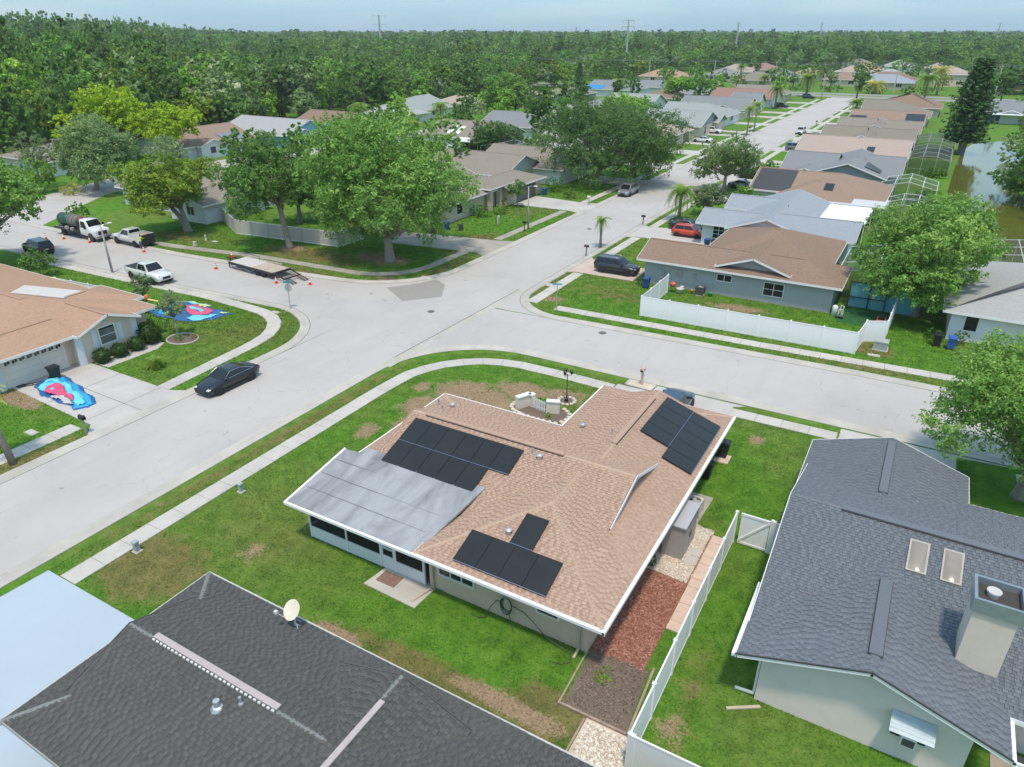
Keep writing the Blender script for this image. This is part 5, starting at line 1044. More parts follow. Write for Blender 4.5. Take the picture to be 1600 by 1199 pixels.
for nm, lb, x0,x1,y0,y1,ax,en,rf,wl in [("grey_back_house","grey-roofed house behind the skylight house",-100,-84,156,172,'x',('g','h'),'grey','white'), ("white_back_house","white-roofed house past the dark pine",-98,-82,180,196,'x',('g','g'),'ltgrey','white'), ("slate_back_house","grey roof with skylights behind the live oak crown",-99,-83,204,220,'x',('h','h'),'grey','white'), ("pale_back_house","pale roof in the second row by the yellow-green tree",-97,-81,228,243,'x',('g','g'),'green','white'),
   ("tan_back_house","brown-roofed house in the second row near the round tree",-96,-80,252,268,'x',('h','h'),'brown','tan'), ("dark_back_house","dark grey hip roof in the second row before the avenue",-97,-79,276,294,'x',('h','h'),'grey','tan'), ("grey_roof_back_house","grey roof hidden behind the big street oak",-98,-83,108,123,'x',('g','h'),'ltgrey','white'),
   ("rear_grey_house","brown-grey roof behind the left yellow tree",-150,-134,70,84,'y',('h','h'),'taupe','white'), ("far_left_grey_house","small grey roof among the trees at the left edge",-150,-136,54,66,'x',('g','g'),'ltgrey','white'),
   ("sage_street_house","sage-grey hip-roofed house at the wood's edge",-150,-131,176,192,'y',('h','g'),'green','white'), ("grey_wing_house","pale grey low roof in front of the sage roof",-143,-127,162,174,'x',('h','h'),'ltgrey','white'), ("tiny_tan_house","pale tan roof peeping beside the tall oak at the wood",-146,-132,200,214,'y',('h','h'),'pink','tan'),
   ("salmon_street_house","tan house with pale salmon hip roof at the wood's edge",-136,-120,222,240,'y',('h','h'),'pink','tan'), ("taupe_street_house","taupe-roofed house with arched porch beyond the salmon roof",-132,-116,250,266,'x',('h','h'),'taupe','grey'), ("blue_tarp_house","grey house with a blue tarp on the roof edge",-128,-108,280,298,'x',('g','h'),'grey','white'), ("long_grey_house","long low grey roof by the avenue at the left",-128,-104,302,316,'x',('g','g'),'grey','white')]:
    H(nm, lb, x0,x1,y0,y1,ax,en,rf,wl, feats=[('w','S',y0+.7,(x0+x1)/2+3,1,1.6,1.2,2,1), ('w','E',x1-.7,(y0+y1)/2-2,1,1.6,1.2,2,1)])
tp = MB(); tp.slab([(-128,280.2,2.75),(-121,280.2,2.75),(-121,284,4.1),(-128,284,4.1)], .04); tag(tp.build("roof_tarp", paint("tarp_blue", (.04,.25,.55), .5)), "bright blue tarp spread on a distant grey roof", "tarp")
H("stone_front_house", "white house with orange-tan roof and grey solar panels at the wood's edge", -144,-128,93,112,'y',('g','g'),'orange','white', extra=[('x',-138,-126.5,96,103,('g','g'))], feats=[('s',[(-131.5,104,3.95),(-128.4,104,2.85),(-128.4,110,2.85),(-131.5,110,3.95)], paint("panel_sheen", (.20,.22,.25), .3)), ('w','E',-127.2,99.5,1,1.3,1.2,1,1), ('w','E',-128.7,106,.9,2.2,1.3,2,1)])
H("blue_gable_house", "sky-blue gabled house with grey roof at the wood's edge", -146,-124,116,132,'x',('g','g'),'ltgrey','blue', extra=[('x',-134,-122.5,117,124,('g','g'))], feats=[('g','E',-123.2,118.5,122.5,2.1,WHG), ('d','E',-124.7,127,.9,2.0,WHG)])
H("red_gable_house", "white house with brown roof and dark red gable at the wood's edge", -144,-126.5,138,152,'x',('g','g'),'brown','white', gab=WL['red'], feats=[('w','E',-127.2,142,1,1.4,1.2,2,1), ('w','E',-127.2,148,1,1.4,1.2,2,1)])
# beyond the far avenue
for nm, lb, x0,x1,y0,y1,ax,en,rf,wl in [("coral_hip_house","coral-roofed house behind a pale wall beyond the avenue",-142,-118,374,392,'x',('h','h'),'tan','cream'), ("grey_far_house","dark grey roof right of the coral roof beyond the avenue",-116,-98,400,418,'x',('h','h'),'grey','cream'), ("pink_far_house","pink-tan hip roof among palms beyond the avenue",-122,-100,440,460,'x',('h','h'),'pink','cream'), ("rust_far_house","rust-brown roof behind the pink-tan far roof",-112,-92,470,490,'x',('h','h'),'rust','cream'),
   ("olive_far_house","olive-tan roof with cream garage beyond the avenue",-92,-72,366,384,'x',('h','h'),'olive','cream'), ("slate_far_house","blue-grey roof behind the olive-tan far roof",-84,-66,394,412,'x',('h','h'),'grey','tan'), ("clay_far_house","orange clay hip roof beneath the far wood",-78,-60,425,443,'y',('h','h'),'tan','cream'),
   ("cream_far_house","cream-walled house with tan roof at the far screen cages",-56,-38,392,408,'x',('h','h'),'orange','cream'), ("bluegrey_far_house","long blue-grey roof with dark windows beyond the avenue",-36,-16,380,396,'x',('g','h'),'ltblue','tan'), ("brown_far_house","brown roof just behind the long blue-grey far roof",-34,-16,402,418,'x',('g','h'),'brown','tan'),
   ("white_roof_far_house","white flat-looking roof among far houses",-40,-22,438,454,'x',('h','h'),'ltgrey','white'), ("peach_far_house","peach-roofed house in the farthest rows",-62,-42,470,488,'x',('h','h'),'pink','cream'), ("salmon_far_house","salmon roof in the farthest rows under the wood",-58,-40,508,526,'x',('h','h'),'tan','cream'), ("mist_far_house","pale grey roof in the last row under the far wood",-46,-24,560,580,'x',('h','h'),'ltgrey','white'), ("sand_far_house","sandy roof beside the pale grey one in the last row",-20,-2,548,566,'x',('h','h'),'pink','tan'), ("dusk_far_house","grey-brown roof at the end of the last row",-72,-52,585,603,'x',('h','h'),'taupe','tan'),
   ("two_storey_house","tall pale hip-roofed house beyond the avenue left of the conifer",-12,6,412,430,'x',('h','h'),'pink','cream'), ("grey_hip_far_house","grey-brown hip roof behind the tall conifer",8,26,398,416,'x',('h','h'),'taupe','cream'), ("caged_far_house","house with pale screened cage beyond the avenue",2,18,372,386,'x',('h','h'),'pink','cream')]:
    H(nm, lb, x0,x1,y0,y1,ax,en,rf,wl, z=5.2 if nm == "two_storey_house" else 2.8, pitch=.38, feats=[('w','S',y0+.7,(x0+x1)/2+4,1,2.4,1.4,3,1), ('w','S',y0+.7,(x0+x1)/2-4,1,2.0,1.2,2,1)])
wf = thing("boundary_wall", "long pale masonry wall along the avenue in front of the coral roof", "wall", (-150,349,0)); b = MB(); b.box(-150,-112,348.8,349.1,0,2.2); b.build("wall_panel", WL['cream'], wf, world=True); b = MB(); [b.box(x-.25,x+.25,348.7,349.2,0,2.4) for x in range(-150,-110,6)]; b.build("wall_piers", WL['cream'], wf, world=True)
# ---------------------------------------------------------------- trees and plants
BARK = paint("bark_grey", (.30,.26,.225), .95, .3, 5, bumpy=.6, bscale=14); BARKP = paint("palm_bark", (.27,.23,.19), .95, .25, 7, bumpy=.5, bscale=20); BARKD = paint("bark_dark", (.11,.085,.07), .95, .3, 5)
LM = {
 'oak': leafmat("oak_leaf", (0.069,0.159,0.036), (0.220,0.423,0.077), (0.370,0.550,0.133)), 'live': leafmat("live_oak_leaf", (0.060,0.122,0.037), (0.158,0.287,0.072), (0.278,0.384,0.122)), 'bright': leafmat("bright_leaf", (0.128,0.282,0.036), (0.347,0.640,0.072), (0.557,0.700,0.122)),
 'yellow': leafmat("yellow_green_leaf", (0.276,0.419,0.017), (0.483,0.660,0.028), (0.632,0.700,0.055)), 'juniper': leafmat("juniper_leaf", (0.093,0.180,0.018), (0.290,0.423,0.040), (0.442,0.512,0.077)), 'magnolia': leafmat("magnolia_leaf", (0.051,0.116,0.032), (0.198,0.320,0.089), (0.394,0.396,0.166), .35),
 'wood': leafmat("wood_leaf", (0.051,0.122,0.029), (0.163,0.320,0.062), (0.290,0.436,0.100)), 'pine': leafmat("conifer_needle", (0.034,0.095,0.031), (0.098,0.216,0.061), (0.172,0.305,0.088)), 'palm': leafmat("palm_leaf", (0.093,0.180,0.028), (0.278,0.436,0.066), (0.603,0.615,0.133), .4), 'grey': leafmat("grey_green_leaf", (0.116,0.180,0.077), (0.302,0.409,0.177), (0.509,0.615,0.332)),
 'shrub': leafmat("shrub_leaf", (0.051,0.141,0.023), (0.163,0.358,0.048), (0.255,0.488,0.077)), 'hedge': leafmat("clipped_leaf", (.025,.06,.010), (.055,.125,.018), (.10,.19,.03), .5, .2), 'hay': leafmat("dry_palm_leaf", (0.370,0.334,0.089), (0.690,0.665,0.177), (0.690,0.700,0.310), .6), 'silver': leafmat("silver_leaf", (0.139,0.218,0.089), (0.347,0.488,0.189), (0.690,0.700,0.487)),
}
def leaf_quads(c, nrm, size, rs, asp=.55):
    n = len(c); nrm = nrm/np.maximum(1e-6, np.linalg.norm(nrm, axis=1))[:,None]
    r = rs.normal(size=(n,3)); u = np.cross(nrm, r); u /= np.maximum(1e-6, np.linalg.norm(u, axis=1))[:,None]; v = np.cross(nrm, u)
    s = size[:,None]; P = np.empty((n,4,3)); P[:,0] = c-u*s; P[:,1] = c-v*s*asp+u*s*.1; P[:,2] = c+u*s; P[:,3] = c+v*s*asp-u*s*.1; return P
def crown_mesh(name, lobes, n, leaf, mat, seed, tuft=.22, up_=.8, hollow=.5):
    """leaves on little outward sprays over a set of lobes (x,y,z,rx,ry,rz)"""
    rs = np.random.RandomState(seed); L = np.array(lobes, float); area = (L[:,3]*L[:,4]+L[:,3]*L[:,5]+L[:,4]*L[:,5]); cnt = np.maximum(20, (n*area/area.sum()).astype(int)); C=[]; Nn=[]; T=[]
    for k, (x,y,z,rx,ry,rz) in enumerate(L):
        m = cnt[k]; nt_ = max(4, m//34); d = rs.normal(size=(nt_,3)); d /= np.linalg.norm(d,axis=1)[:,None]; rad = hollow+(1.12-hollow)*rs.uniform(0,1,nt_)**.6
        tc = d*rad[:,None]*np.array([rx,ry,rz]); tt = rs.uniform(.05,.75,nt_)+.12*rs.normal(); sz = tuft*(rx+ry+rz)/3*rs.uniform(.5,1.4,nt_); idx = rs.randint(0,nt_,m)
        ax = d+rs.normal(size=(nt_,3))*.7+np.array([0,0,-.15]); ax /= np.linalg.norm(ax,axis=1)[:,None]
        off = rs.normal(size=(m,3))*np.array([1,1,.6]); t = rs.uniform(-1,1.35,m); w = np.clip(1.1-.55*t,.25,1.2)
        p = tc[idx]+(off*w[:,None]*.34+ax[idx]*t[:,None]*.8)*sz[idx][:,None]
        nn = off*.6+d[idx]*.4+rs.normal(size=(m,3))*.55+np.array([0,0,up_]); C.append(p+np.array([x,y,z])); Nn.append(nn); T.append(np.clip(tt[idx]+rs.normal(size=m)*.13,0,1))
    C=np.concatenate(C); Nn=np.concatenate(Nn); T=np.concatenate(T); s = leaf*rs.uniform(.5,1.3,len(C))
    return quads_mesh(name, leaf_quads(C,Nn,s,rs), mat, T)
def lobes_for(R, z0, H, k, rs, squash=.8):
    """uneven crown: a core and k lobes round it"""
    cz=(z0+H)/2; hz=(H-z0)/2; out=[(0,0,cz,R*.45,R*.45,hz*.5)]
    for i in range(k):
        a=2*PI*(i*.618+rs.uniform(-.08,.08)); t=rs.uniform(-.65,.85); rr_=R*(.64+.2*rs.uniform(-1,1))*math.sqrt(max(.12,1-t*t*.8)); q=R*rs.uniform(.17,.36)
        out.append((rr_*math.cos(a), rr_*math.sin(a), cz+t*hz*.8, q, q, q*squash))
    out.append((R*.1,-R*.1,H-R*.22,R*.34,R*.34,R*.24)); return out
def limbs(mb, lobes, base, fork, r, rs, n=7):
    for k_, (x,y,z,rx,ry,rz) in enumerate(lobes[1:]):
        r = r if k_ < n else r*.93; e = Vector((x*1.04,y*1.04,z+rz*.3)); m = Vector(fork).lerp(e,.5)+Vector((rs.uniform(-.5,.5),rs.uniform(-.5,.5),rs.uniform(0,.6))); mb.tube([fork, m, e], [r*.55, r*.33, r*.1], 6)
def tree(name, label, loc, R, z0, H, leafkey, n, leaf, seed, k=11, tr=.35, lean=(0,0), bark=None, group=None, tuft=.22, lobes=None, squash=.8, forks=1):
    rs = random.Random(seed); t = thing(name, label, "tree", (*loc,0), 0, group); lob = lobes or lobes_for(R,z0,H,int(k*1.5),rs,squash); lob = [(x+lean[0],y+lean[1],z,a,b_,c_) for x,y,z,a,b_,c_ in lob]
    mb = MB(); f = (lean[0]*.4, lean[1]*.4, z0+.15*(H-z0))
    for q in range(forks):
        o = (0,0) if forks == 1 else (rs.uniform(-.4,.4), rs.uniform(-.4,.4)); f2 = (f[0]+(o[0]*3), f[1]+o[1]*3, f[2]); mb.tube([(o[0],o[1],-.1),(o[0]+f[0]*.2,o[1]+f[1]*.2,.25),(o[0]+f[0]*.55,o[1]+f[1]*.5,f[2]*.55),f2],[tr*1.5,tr*1.1,tr*.9,tr*.75],9); limbs(mb, lob[q::forks] if forks > 1 else lob, None, f2, tr*.9, rs, 9)
    mb.build("trunk", bark or BARK, t, True); link("crown", crown_mesh("crown", lob, int(n*2.1), leaf*.62, LM[leafkey], seed, tuft*1.15), t); return t
# single trees of the neighbourhood
tree("street_oak", "huge spreading bright green oak at the street corner behind the dark patch", (-50.5,60.2), 9.8, 0.4, 15.2, 'oak', 36000, .27, 11, 26, .55, (-.6,.4), tuft=.26)
tree("grey_oak", "tall airy oak with grey forked trunk beside the grey vinyl fence", (-64.2,58.6), 6.0, 3.6, 12.6, 'oak', 14000, .25, 12, 14, .35, (-2.0,-.4), tuft=.30)
tree("leaning_juniper", "olive-green juniper with leaning forked trunk beside the pickup with the worker", (-81.0,57.6), 6.4, 1.7, 9.9, 'juniper', 22000, .22, 13, 16, .33, (-1.6,-.9), tuft=.24, squash=.62, forks=2)
tree("yellow_tree", "yellow-green tree with dark trunk in front of the orange-tan roof", (-128.0,92.2), 7.4, 3.6, 11.0, 'yellow', 12000, .36, 14, 13, .4, (-1,-.6), BARKD, tuft=.2, squash=.65, group="yellow-green trees")
tree("yellow_tree", "wide golden-green tree rising behind the magnolia at left", (-144.0,88.5), 9.8, 3.0, 13.6, 'yellow', 15000, .40, 15, 16, .4, (.5,0), BARKD, tuft=.2, squash=.65, group="yellow-green trees")
tree("silver_tree", "broad grey-green magnolia in front of the golden tree", (-117.0,67.8), 7.2, 1.4, 11.4, 'silver', 20000, .28, 16, 16, .35, (1.6,.8), tuft=.26)
tree("bare_brush_tree", "grey half-bare tree between the silver magnolia and yellow tree", (-112,78), 4.2, 1.5, 7.6, 'grey', 4200, .18, 17, 9, .22)
tree("edge_oak", "big blue-green oak overhanging the black parked SUV at the left edge", (-84.5,35.6), 6.6, 1.9, 12.4, 'oak', 24000, .24, 18, 18, .42, (-1.2,.8), tuft=.26)
tree("thin_tree", "sparse pale tree with bare limbs behind the left edge oak", (-126,64), 4.4, 2.2, 9.0, 'grey', 3600, .2, 19, 9, .2, (1,0)); tree("lime_tree", "bright lime shrubby tree beside the sparse pale tree", (-122,62), 3.0, .4, 5.6, 'bright', 4200, .2, 20, 8, .18)
tree("live_oak", "wide dark live oak overhanging the parked silver van", (-49.5,112.5), 11.2, 0.8, 13.2, 'live', 36000, .26, 21, 28, .6, (3.0,2.0), tuft=.25)
tree("magnolia_tree", "open-crowned magnolia with pale twigs on the near verge", (-28.3,116.5), 5.8, 1.6, 8.6, 'magnolia', 11000, .22, 22, 14, .3, tuft=.3)
tree("yard_oak", "dense leafy oak between the brown roof and the pale grey roof", (1.3,70.4), 6.0, 0.3, 10.4, 'oak', 26000, .21, 23, 18, .4, (.3,0), tuft=.26)
tree("near_oak", "large near oak cut by the right edge over the cross street", (8.0,41.9), 5.2, 0.2, 9.7, 'oak', 36000, .15, 24, 18, .32, tuft=.3)
tree("bank_tree", "dense green tree on the pond bank at the right edge", (16.5,128), 7.4, .5, 12.5, 'oak', 15000, .3, 25, 15, .4, tuft=.26, group="trees on the pond bank"); tree("bank_tree", "grey-green drooping tree low on the pond bank", (17.5,117), 5.2, .2, 8.5, 'silver', 9000, .28, 26, 12, .35, group="trees on the pond bank"); tree("bank_tree", "tall tree behind the others on the pond bank", (19,146), 7.5, .5, 13, 'oak', 11000, .33, 27, 14, .4, group="trees on the pond bank")
tree("bank_tree", "rounded tree at the far end of the pond bank", (21,172), 7, .5, 11, 'oak', 8000, .36, 77, 14, .4, group="trees on the pond bank"); tree("bank_tree", "leafy bank tree overhanging the middle of the pond", (12.8,134), 5.0, .1, 8.5, 'oak', 8000, .28, 502, 11, .25, group="trees on the pond bank"); tree("bank_tree", "grey-green bank tree past the middle of the pond", (14.5,152), 5.4, .1, 9, 'silver', 7000, .28, 503, 11, .25, group="trees on the pond bank"); tree("bank_tree", "far bank tree at the pond's upper bend", (17.5,188), 6, .1, 9, 'oak', 6000, .28, 504, 11, .25, group="trees on the pond bank"); tree("bright_shrub_tree", "vivid green spreading tree behind the yard oak by the pond", (.6,99), 4.2, .2, 3.4, 'bright', 8000, .2, 28, 12, .2, tuft=.25); tree("wispy_tree", "grey wispy tree beside the white screened roof", (-2.5,93), 3.2, .6, 4.8, 'grey', 5000, .16, 29, 8, .16)
tree("yard_tree", "round dense green tree behind the taupe entry house", (-79.0,130), 5.6, .8, 6.8, 'live', 12000, .27, 30, 13, .3); tree("bushy_row_tree", "low bright tree right of the round dense one", (-68.5,131), 4.6, .4, 4.6, 'oak', 7000, .27, 31, 10, .25); tree("dark_pine", "dark conical evergreen among the second-row houses", (-94,178), 4.4, .4, 7.8, 'pine', 9000, .3, 32, 10, .25)
tree("wood_edge_oak", "tall broad oak standing forward of the wood above the second row", (-109,184), 7.6, 2.0, 13.2, 'oak', 13000, .36, 33, 16, .45); tree("yellow_flame_tree", "yellow-green crown rising behind the live oak", (-60.5,150), 5.6, 3.0, 11.4, 'bright', 9000, .3, 34, 12, .3); tree("lollipop_tree", "round-headed bright tree on a bare trunk near the white van", (-82.8,258), 5.6, 3.4, 9.2, 'bright', 7000, .4, 35, 10, .35); tree("lime_shrub_tree", "lime shrub tree left of the screened cages in the left row", (-80,214), 4.6, .8, 5.8, 'bright', 5000, .36, 36, 9, .25); tree("grey_shrub_tree", "brownish bare shrub tree by the lime one", (-77,203), 4.0, .5, 4.6, 'grey', 4000, .3, 37, 8, .25)
tree("garden_tree", "slim ornamental tree in the ringed bed of the cream house", (-51.6,33.6), 1.35, 1.5, 4.1, 'grey', 3400, .11, 38, 9, .09, (-.3,.2), tuft=.34); tree("garden_tree", "young sparse tree by the corner of the cream house", (-59.4,36.2), 1.25, 1.2, 3.7, 'grey', 2600, .11, 39, 8, .08, tuft=.34); tree("garden_tree", "bushy small tree behind the orange-tan roof", (-78.5,37.4), 2.0, .5, 3.0, 'oak', 4200, .13, 40, 8, .1)
tree("young_tree", "small leafy tree beside the garage of the taupe entry house", (-51.6,91.0), 1.7, 1.2, 4.0, 'oak', 3400, .14, 41, 8, .1); tree("yard_oak_small", "medium oak screening the white roof left of the street oak", (-72,68), 4.6, 1.5, 7.6, 'oak', 9000, .24, 42, 11, .3); tree("backyard_oak", "leafy oak behind the street oak over a white roof", (-66,76), 6.4, 2.0, 10.5, 'oak', 15000, .26, 43, 14, .4); tree("backyard_oak_dark", "darker oak between the street oak and the taupe roof", (-61.5,72), 4.2, 1.0, 8.6, 'live', 9000, .24, 44, 10, .3)
tree("brush_screen_tree", "yellowish hedge-like tree beside the light slate house", (-26.2,99.5), 3.2, .4, 4.2, 'grey', 6000, .2, 45, 9, .18); tree("low_bright_tree", "small bright tree in front of the dark front roof", (-22.2,104.6), 2.2, .6, 3.6, 'bright', 4200, .17, 46, 7, .14); tree("low_bright_tree", "round shrub tree beside the driveway of the grey gabled house", (-24.0,127.5), 2.4, .2, 3.8, 'bright', 4000, .2, 47, 8, .14)
# shrubs
def shrub(label, loc, r, key, n, leaf, seed, name="shrub", z=None, group=None):
    t = thing(name, label, "shrub", (*loc,0), 0, group); rs = random.Random(seed); rx,ry,rz = r; lob = [(0,0,rz*.92,rx*.95,ry*.95,rz*.95)] if 'clipped' in name or 'corner' in name else [(0,0,rz*.9,rx*.86,ry*.86,rz*.9)]+[(rx*.4*math.cos(a),ry*.4*math.sin(a),rz*rs.uniform(.7,1.1),rx*.55,ry*.55,rz*.6) for a in (0,1.3,2.5,3.8,5.0)]
    if len(lob) == 1: kk=MB(); kk.ell((0,0,rz*.92),(rx*.84,ry*.84,rz*.84),14,9,.03,seed); kk.build("light_block_core", LM['hedge'], t)  # solid dark core added inside clipped bushes so light does not pass through
    link("foliage", crown_mesh("foliage", lob, n, leaf, LM[key], seed, .07, .3, .86), t); b = MB(); b.tube([(0,0,0),(0,0,rz)], .06, 5); b.build("stem", BARK, t); return t
for i, (x,y,lb) in enumerate([(-52.5,27.6,"clipped round bush nearest the cream garage"),(-52.4,29.0,"middle clipped round bush under the shuttered window"),(-52.4,30.4,"third clipped round bush from the cream garage")]): shrub(lb, (x,y), (.66,.66,.60), 'hedge', 6000, .045, 60+i, "clipped_bush", group="clipped bushes at the cream house")
shrub("taller dark bush at the corner of the cream house", (-52.8,31.9), (.95,.95,.95), 'hedge', 7500, .06, 64, "corner_bush"); shrub("yellow-green round shrub before the columned entry", (-51.5,85.9), (1.0,1.0,.75), 'bright', 3200, .1, 65); shrub("dark shrub left of the yellow-green one", (-53.2,83.2), (1.4,1.2,1.0), 'shrub', 3600, .11, 66); shrub("upright grey shrub beside the entry column", (-52.0,88.0), (.5,.5,1.1), 'live', 2000, .09, 67)
shrub("spiky rounded shrub on the lawn by the silver van", (-47.8,100.4), (1.1,1.1,.8), 'palm', 2600, .13, 68); shrub("dense shrub by the garage of the taupe entry house", (-52.0,103.6), (1.5,1.4,1.3), 'shrub', 4200, .12, 69); shrub("small dark shrub beside the pale grey house wall", (4.9,64.6), (.6,.6,.7), 'shrub', 2400, .07, 70); shrub("leafy bed plants at the pale grey house corner", (3.0,64.8), (.8,1.4,.5), 'shrub', 2600, .08, 71); shrub("dark shrub under the black SUV's bumper by the grey house", (-23.2,66.3), (.6,.5,.5), 'live', 1800, .07, 72); shrub("dense clipped hedge block by the screened pool", (.0,148), (2.3,1.0,1.0), 'shrub', 4000, .16, 73, "hedge_block"); shrub("loose bright shrub on the pond bank", (.2,125), (2.4,2.2,1.0), 'bright', 4000, .16, 74); shrub("tall shrub beside the side street under the juniper", (-96.5,52.6), (1.7,1.5,1.6), 'oak', 3600, .14, 75); shrub("red-leaved croton shrubs beyond the tank truck", (-117,64), (2.0,2.0,1.0), 'hay', 2600, .16, 76)
shrub("green weed clump sprouting in the bare soil bed", (-6.9,19.3), (.42,.5,.07), 'bright', 1500, .05, 81, "weed_clump"); shrub("small leafy plant by the white garden wall", (-19.7,38.2), (.35,.35,.4), 'bright', 900, .08, 82, "garden_plant"); shrub("low plant in the mulch beside the picket gate", (-18.6,37.1), (.25,.25,.18), 'bright', 500, .06, 83, "garden_plant"); shrub("weedy plant under the eave beside the shed", (-7.6,26.5), (.35,.3,.35), 'shrub', 900, .06, 84, "weed_clump"); shrub("small shrub at the foot of the ringed garden tree", (-51.2,33.4), (.4,.4,.35), 'bright', 1200, .06, 85, "garden_plant"); shrub("brown-edged low plant in the ringed bed", (-50.6,34.4), (.3,.3,.25), 'hay', 700, .06, 86, "garden_plant")
for i,(x,y,rx,key) in enumerate([(-46,352,5,'oak'),(-60,354,4,'bright'),(-30,353,6,'shrub'),(-14,356,7,'shrub'),(-80,352,5,'oak'),(-100,353,6,'oak')]): shrub(["rounded hedge clump on the avenue's far verge","bright scrub clump beside the avenue","dark hedge mass along the far verge","long dark hedge by the wooden pole","mixed hedge clump left along the avenue","hedge clump at the pale wall"][i], (x,y), (rx,2.5,1.6), key, 2500, .3, 90+i, "verge_hedge")
# palms
def frond_mesh(name, L, droop, w, mat, seed, n=16):
    rs = np.random.RandomState(seed); Q=[]
    s = np.linspace(0,1,n+1); X = L*(s-.25*s*s*droop); Z = L*(.45*s-(.45+droop*.75)*s*s)
    for i in range(n):
        p0=np.array([X[i],0,Z[i]]); p1=np.array([X[i+1],0,Z[i+1]]); Q.append([p0+[0,-.02,0],p0+[0,.02,0],p1+[0,.015,0],p1+[0,-.015,0]])
        ww=w*math.sin(PI*(.12+.85*s[i]))**.7
        for sg in (-1,1):
            for h in (0,.5):
                b=p0+(p1-p0)*h; tip=b+np.array([.35*L/n*2.2,sg*ww*rs.uniform(.8,1.1),-ww*rs.uniform(.25,.6)]); d=np.array([L/n*.46,0,0]); Q.append([b,b+d,tip+d*.45,tip])
    return quads_mesh(name, np.array(Q,float), mat, rs.uniform(.1,.8,len(Q)))
FR = {}
def palm(label, loc, h, L, nf, seed, key='palm', droop=1.0, tr=.16, w=None, group="palms", lean=(0,0)):
    t = thing("palm_tree", label, "palm", (*loc,0), 0, group); rs = random.Random(seed); b = MB(); b.tube([(0,0,-.1),(lean[0]*.3,lean[1]*.3,h*.4),(lean[0]*.8,lean[1]*.8,h*.8),(lean[0],lean[1],h)],[tr*1.35,tr,tr*.95,tr*1.2],9); b.build("trunk", BARKP, t, True); k=(round(L,1),round(droop,1),key)
    if k not in FR: FR[k] = [frond_mesh("frond", L, droop*q, w or L*.24, LM[key], seed+i) for i,q in enumerate((.6,1.0,1.4))]
    for i in range(nf):
        o = link("frond", FR[k][0 if i < nf*.3 else 1 if i < nf*.7 else 2], t); o.location=(lean[0],lean[1],h); el = 0.75-1.25*i/nf; o.rotation_euler=(rs.uniform(-.15,.15), -el, i*2.39996+rs.uniform(-.2,.2))
    return t
palm("small palm on the near verge beside the mailbox", (-32.3,76.9), 3.3, 1.3, 16, 1, droop=1.3, tr=.14); palm("shaggy palm standing in front of the red hatchback", (-28.5,94.6), 3.9, 2.6, 26, 2, droop=1.2, tr=.22); palm("tall thin palm, nearer of the two on the left verge", (-42.0,188.5), 6.3, 2.3, 16, 3, droop=1.3); palm("tall thin palm, farther of the two on the left verge", (-42.2,197), 6.6, 2.4, 16, 4, droop=1.3); palm("thick palm in front of the blue-grey row roof", (-50.6,263), 6.2, 3.8, 24, 5, droop=1.1, tr=.3); palm("broad shaggy palm by the street lamp at the far crossing", (-50.6,321), 7.0, 4.8, 30, 6, droop=1.2, tr=.4); palm("bushy palm on the right verge near the crossing", (-25.3,258), 3.6, 3.0, 30, 7, droop=1.3, tr=.35); palm("golden date palm at the far crossing", (-28.7,350), 3.4, 5.0, 28, 8, 'hay', .8, .5); palm("tall drooping palm over the brown hip roof", (-9.3,328), 7.6, 4.8, 26, 9, droop=1.4, tr=.35); palm("second drooping palm beside the tall one", (-6.0,352), 9.5, 4.6, 24, 10, 'hay', 1.2, .35)
palm("palm cut by the left edge above the near sidewalk", (-43.5,16.1), 4.9, 1.5, 20, 11, 'hay', 1.2, .17, lean=(-.5,-.3)); palm("sago palm growing low at the left edge of the driveway", (-55.0,20.2), .7, 1.5, 26, 12, droop=1.0, tr=.2); palm("dark sago palm on the lawn of the cream house", (-48.2,29.0), .45, 1.0, 30, 13, 'palm', .9, .2); palm("young palm on the lawn of the sage gabled house", (-55.0,191.5), 1.6, 1.9, 18, 14, droop=.8); palm("palm beside the sage-grey roof at the wood", (-118,166), 5.2, 3.4, 22, 15, droop=1.2, tr=.25); palm("leaning palm behind the street oak crown", (-113,128), 8.2, 3.2, 22, 16, droop=1.5, tr=.2); palm("dark palm over the skylight house", (-101,129), 5.0, 3.6, 24, 17, droop=1.2, tr=.25); palm("thin palm by the salmon-roofed house", (-116,215), 5.0, 2.6, 16, 18, droop=1.1); palm("palm pair member left of the pole beyond the avenue", (-124,362), 6.0, 3.8, 20, 19, droop=1.2, tr=.3); palm("palm before the olive-tan far roof", (-74,352), 5.0, 4.0, 22, 20, droop=1.1, tr=.35); palm("palm before the long blue-grey far roof", (-34,372), 5.0, 3.4, 18, 21, droop=1.1, tr=.3); palm("palm beside the pink far roof", (-104,432), 6, 4.0, 20, 22, droop=1.1, tr=.3); palm("palm in the yard near the blue tarp", (-106,262), 7, 3.4, 20, 23, droop=1.2, tr=.25); palm("yellowish palm by the taupe street house", (-120,244), 5.0, 2.8, 18, 24, 'hay', 1.1, .2)
